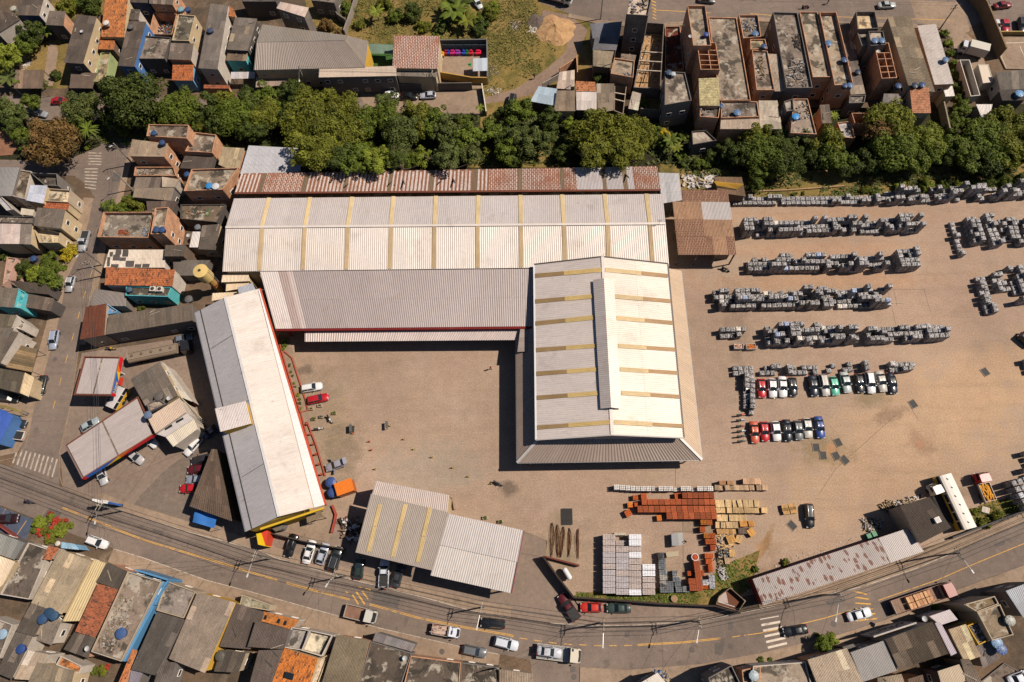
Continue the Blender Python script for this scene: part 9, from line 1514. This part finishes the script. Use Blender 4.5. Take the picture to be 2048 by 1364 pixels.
for pi,tg in((1,[(950,600,'D1'),(850,480,'D1')]),(2,[(420,905,'D2'),(600,960,'D2')]),(4,[(240,1240,'D3'),(120,1210,'D3')]),(5,[(1240,1280,'D3'),(1420,1300,'D3')]),(6,[(530,985,'D4')]),(7,[(1320,840,'D4')]),(0,[(800,280,'D1'),(930,340,'D1')])):
 b,hh,_=POLES[pi]
 for(x,y,f_)in tg:m_=MB();m_.tube(wire(b+Vector((0,0,hh-2)),P(x,y,4,f_),.4),.018,4,caps=False);tag(m_.build('service_cable',M['cable'],origin=b),'thin service cable crossing the road to a house','cable','service cables to the houses')
b=P(700,680,0,'G');q=[P(x,y,z,'G')for x,y,z in((835,350,5.2),(1420,400,5.2),(1000,680,1.2),(630,600,1.2))]
b0,b1=P(660,640,0,'G'),P(1010,690,0,'G');d=(b1-b0).normalized();w_=2.9;b1=b0+d*w_;nn=Vector((d.y,-d.x,0));nn=nn if nn.dot(-b0)>0 else-nn;an=math.atan2(d.y,d.x);c0=(b0+b1)/2
t=thing('price_sign','blue and grey station price sign with a white top','sign',c0)
m_=MB();m_.box((c0.x,c0.y,2.8),(w_,.35,4.8),an);m_.build('panel',M['clean'],t,cl(50,110,190));m_=MB();m_.box((c0.x,c0.y,5.28),(w_+.3,.55,.15),an);m_.build('cap',M['clean'],t,cl(240,232,222));m_=MB();m_.box((c0.x,c0.y,.2),(w_+.1,.5,.4),an);m_.build('plinth',M['cable'],t)
for(u0,u1,z0,z1,c_,nm)in((.02,.4,1.2,5.0,(40,100,190),'blue_field'),(.41,.5,1.2,5.0,(250,190,40),'yellow_band'),(.5,.57,1.2,3.2,(210,30,60),'red_band'),(.6,.97,2.4,5.0,(130,120,110),'price_field'),(.6,.97,1.2,2.3,(50,110,180),'blue_foot')):
 p=b0+d*w_*(u0+u1)/2+nn*.19;m_=MB();m_.box((p.x,p.y,(z0+z1)/2),(w_*(u1-u0),.04,z1-z0),an);m_.build(nm,M['clean'],t,cl(*c_))
for k in range(4):
 for j in range(3):p=b0+d*w_*(.66+.11*j)+nn*.22;m_=MB();m_.box((p.x,p.y,2.75+.6*k),(.2,.03,.3),an);m_.build('digit_box',M['clean'],t,cl(226,220,210))
for k,(fr,x,y,h_)in enumerate((('A4',950,400,7.5),('D1',690,1105,5.8),('B1',1480,560,4.2),('A1',650,260,6.7),('C1',1330,500,6.6),('A3',1480,300,8.7),('D4',1290,850,6.6),('D2',1200,1180,4.4))):
 p=P(x,y,h_,fr);t=thing('satellite_dish','small grey satellite dish fixed on a house roof','satellite dish',p,group='satellite dishes');m_=MB();m_.lathe(p+Vector((0,0,.5)),[(.06,0),(.3,.08),(.45,.2),(.46,.21),(.3,.1),(.05,.03)],14);m_.build('dish',M['clean'],t,cl(190,186,180));m_=MB();m_.tube([p,p+Vector((0,0,.5))],.03,5);m_.build('mast',M['steel'],t)
bpy.context.view_layer.update()
OR=['leftmost','second from left','third from left','fourth from left','fifth from left','sixth from left','seventh from left','eighth from left','ninth from left','tenth from left','eleventh from left','twelfth from left','thirteenth from left','fourteenth from left','fifteenth from left']
from collections import defaultdict
dd=defaultdict(list)
for o in THINGS:dd[o['label']].append(o)
def pxx(o):
 c_=RM.T@(np.array(o.matrix_world.translation)-np.array([0,0,H]));return CX+FPX*c_[0]/-c_[2]
for lab,os_ in dd.items():
 if len(os_)<2 or 'pallet cube' in lab:continue
 if len(os_)<=15 and len(lab.split())<=13:
  for k,o in enumerate(sorted(os_,key=pxx)):o['label']=lab+', '+OR[k]
 else:
  g=os_[0].get('group')or lab.split(',')[0]
  for o in os_:o['group']=g
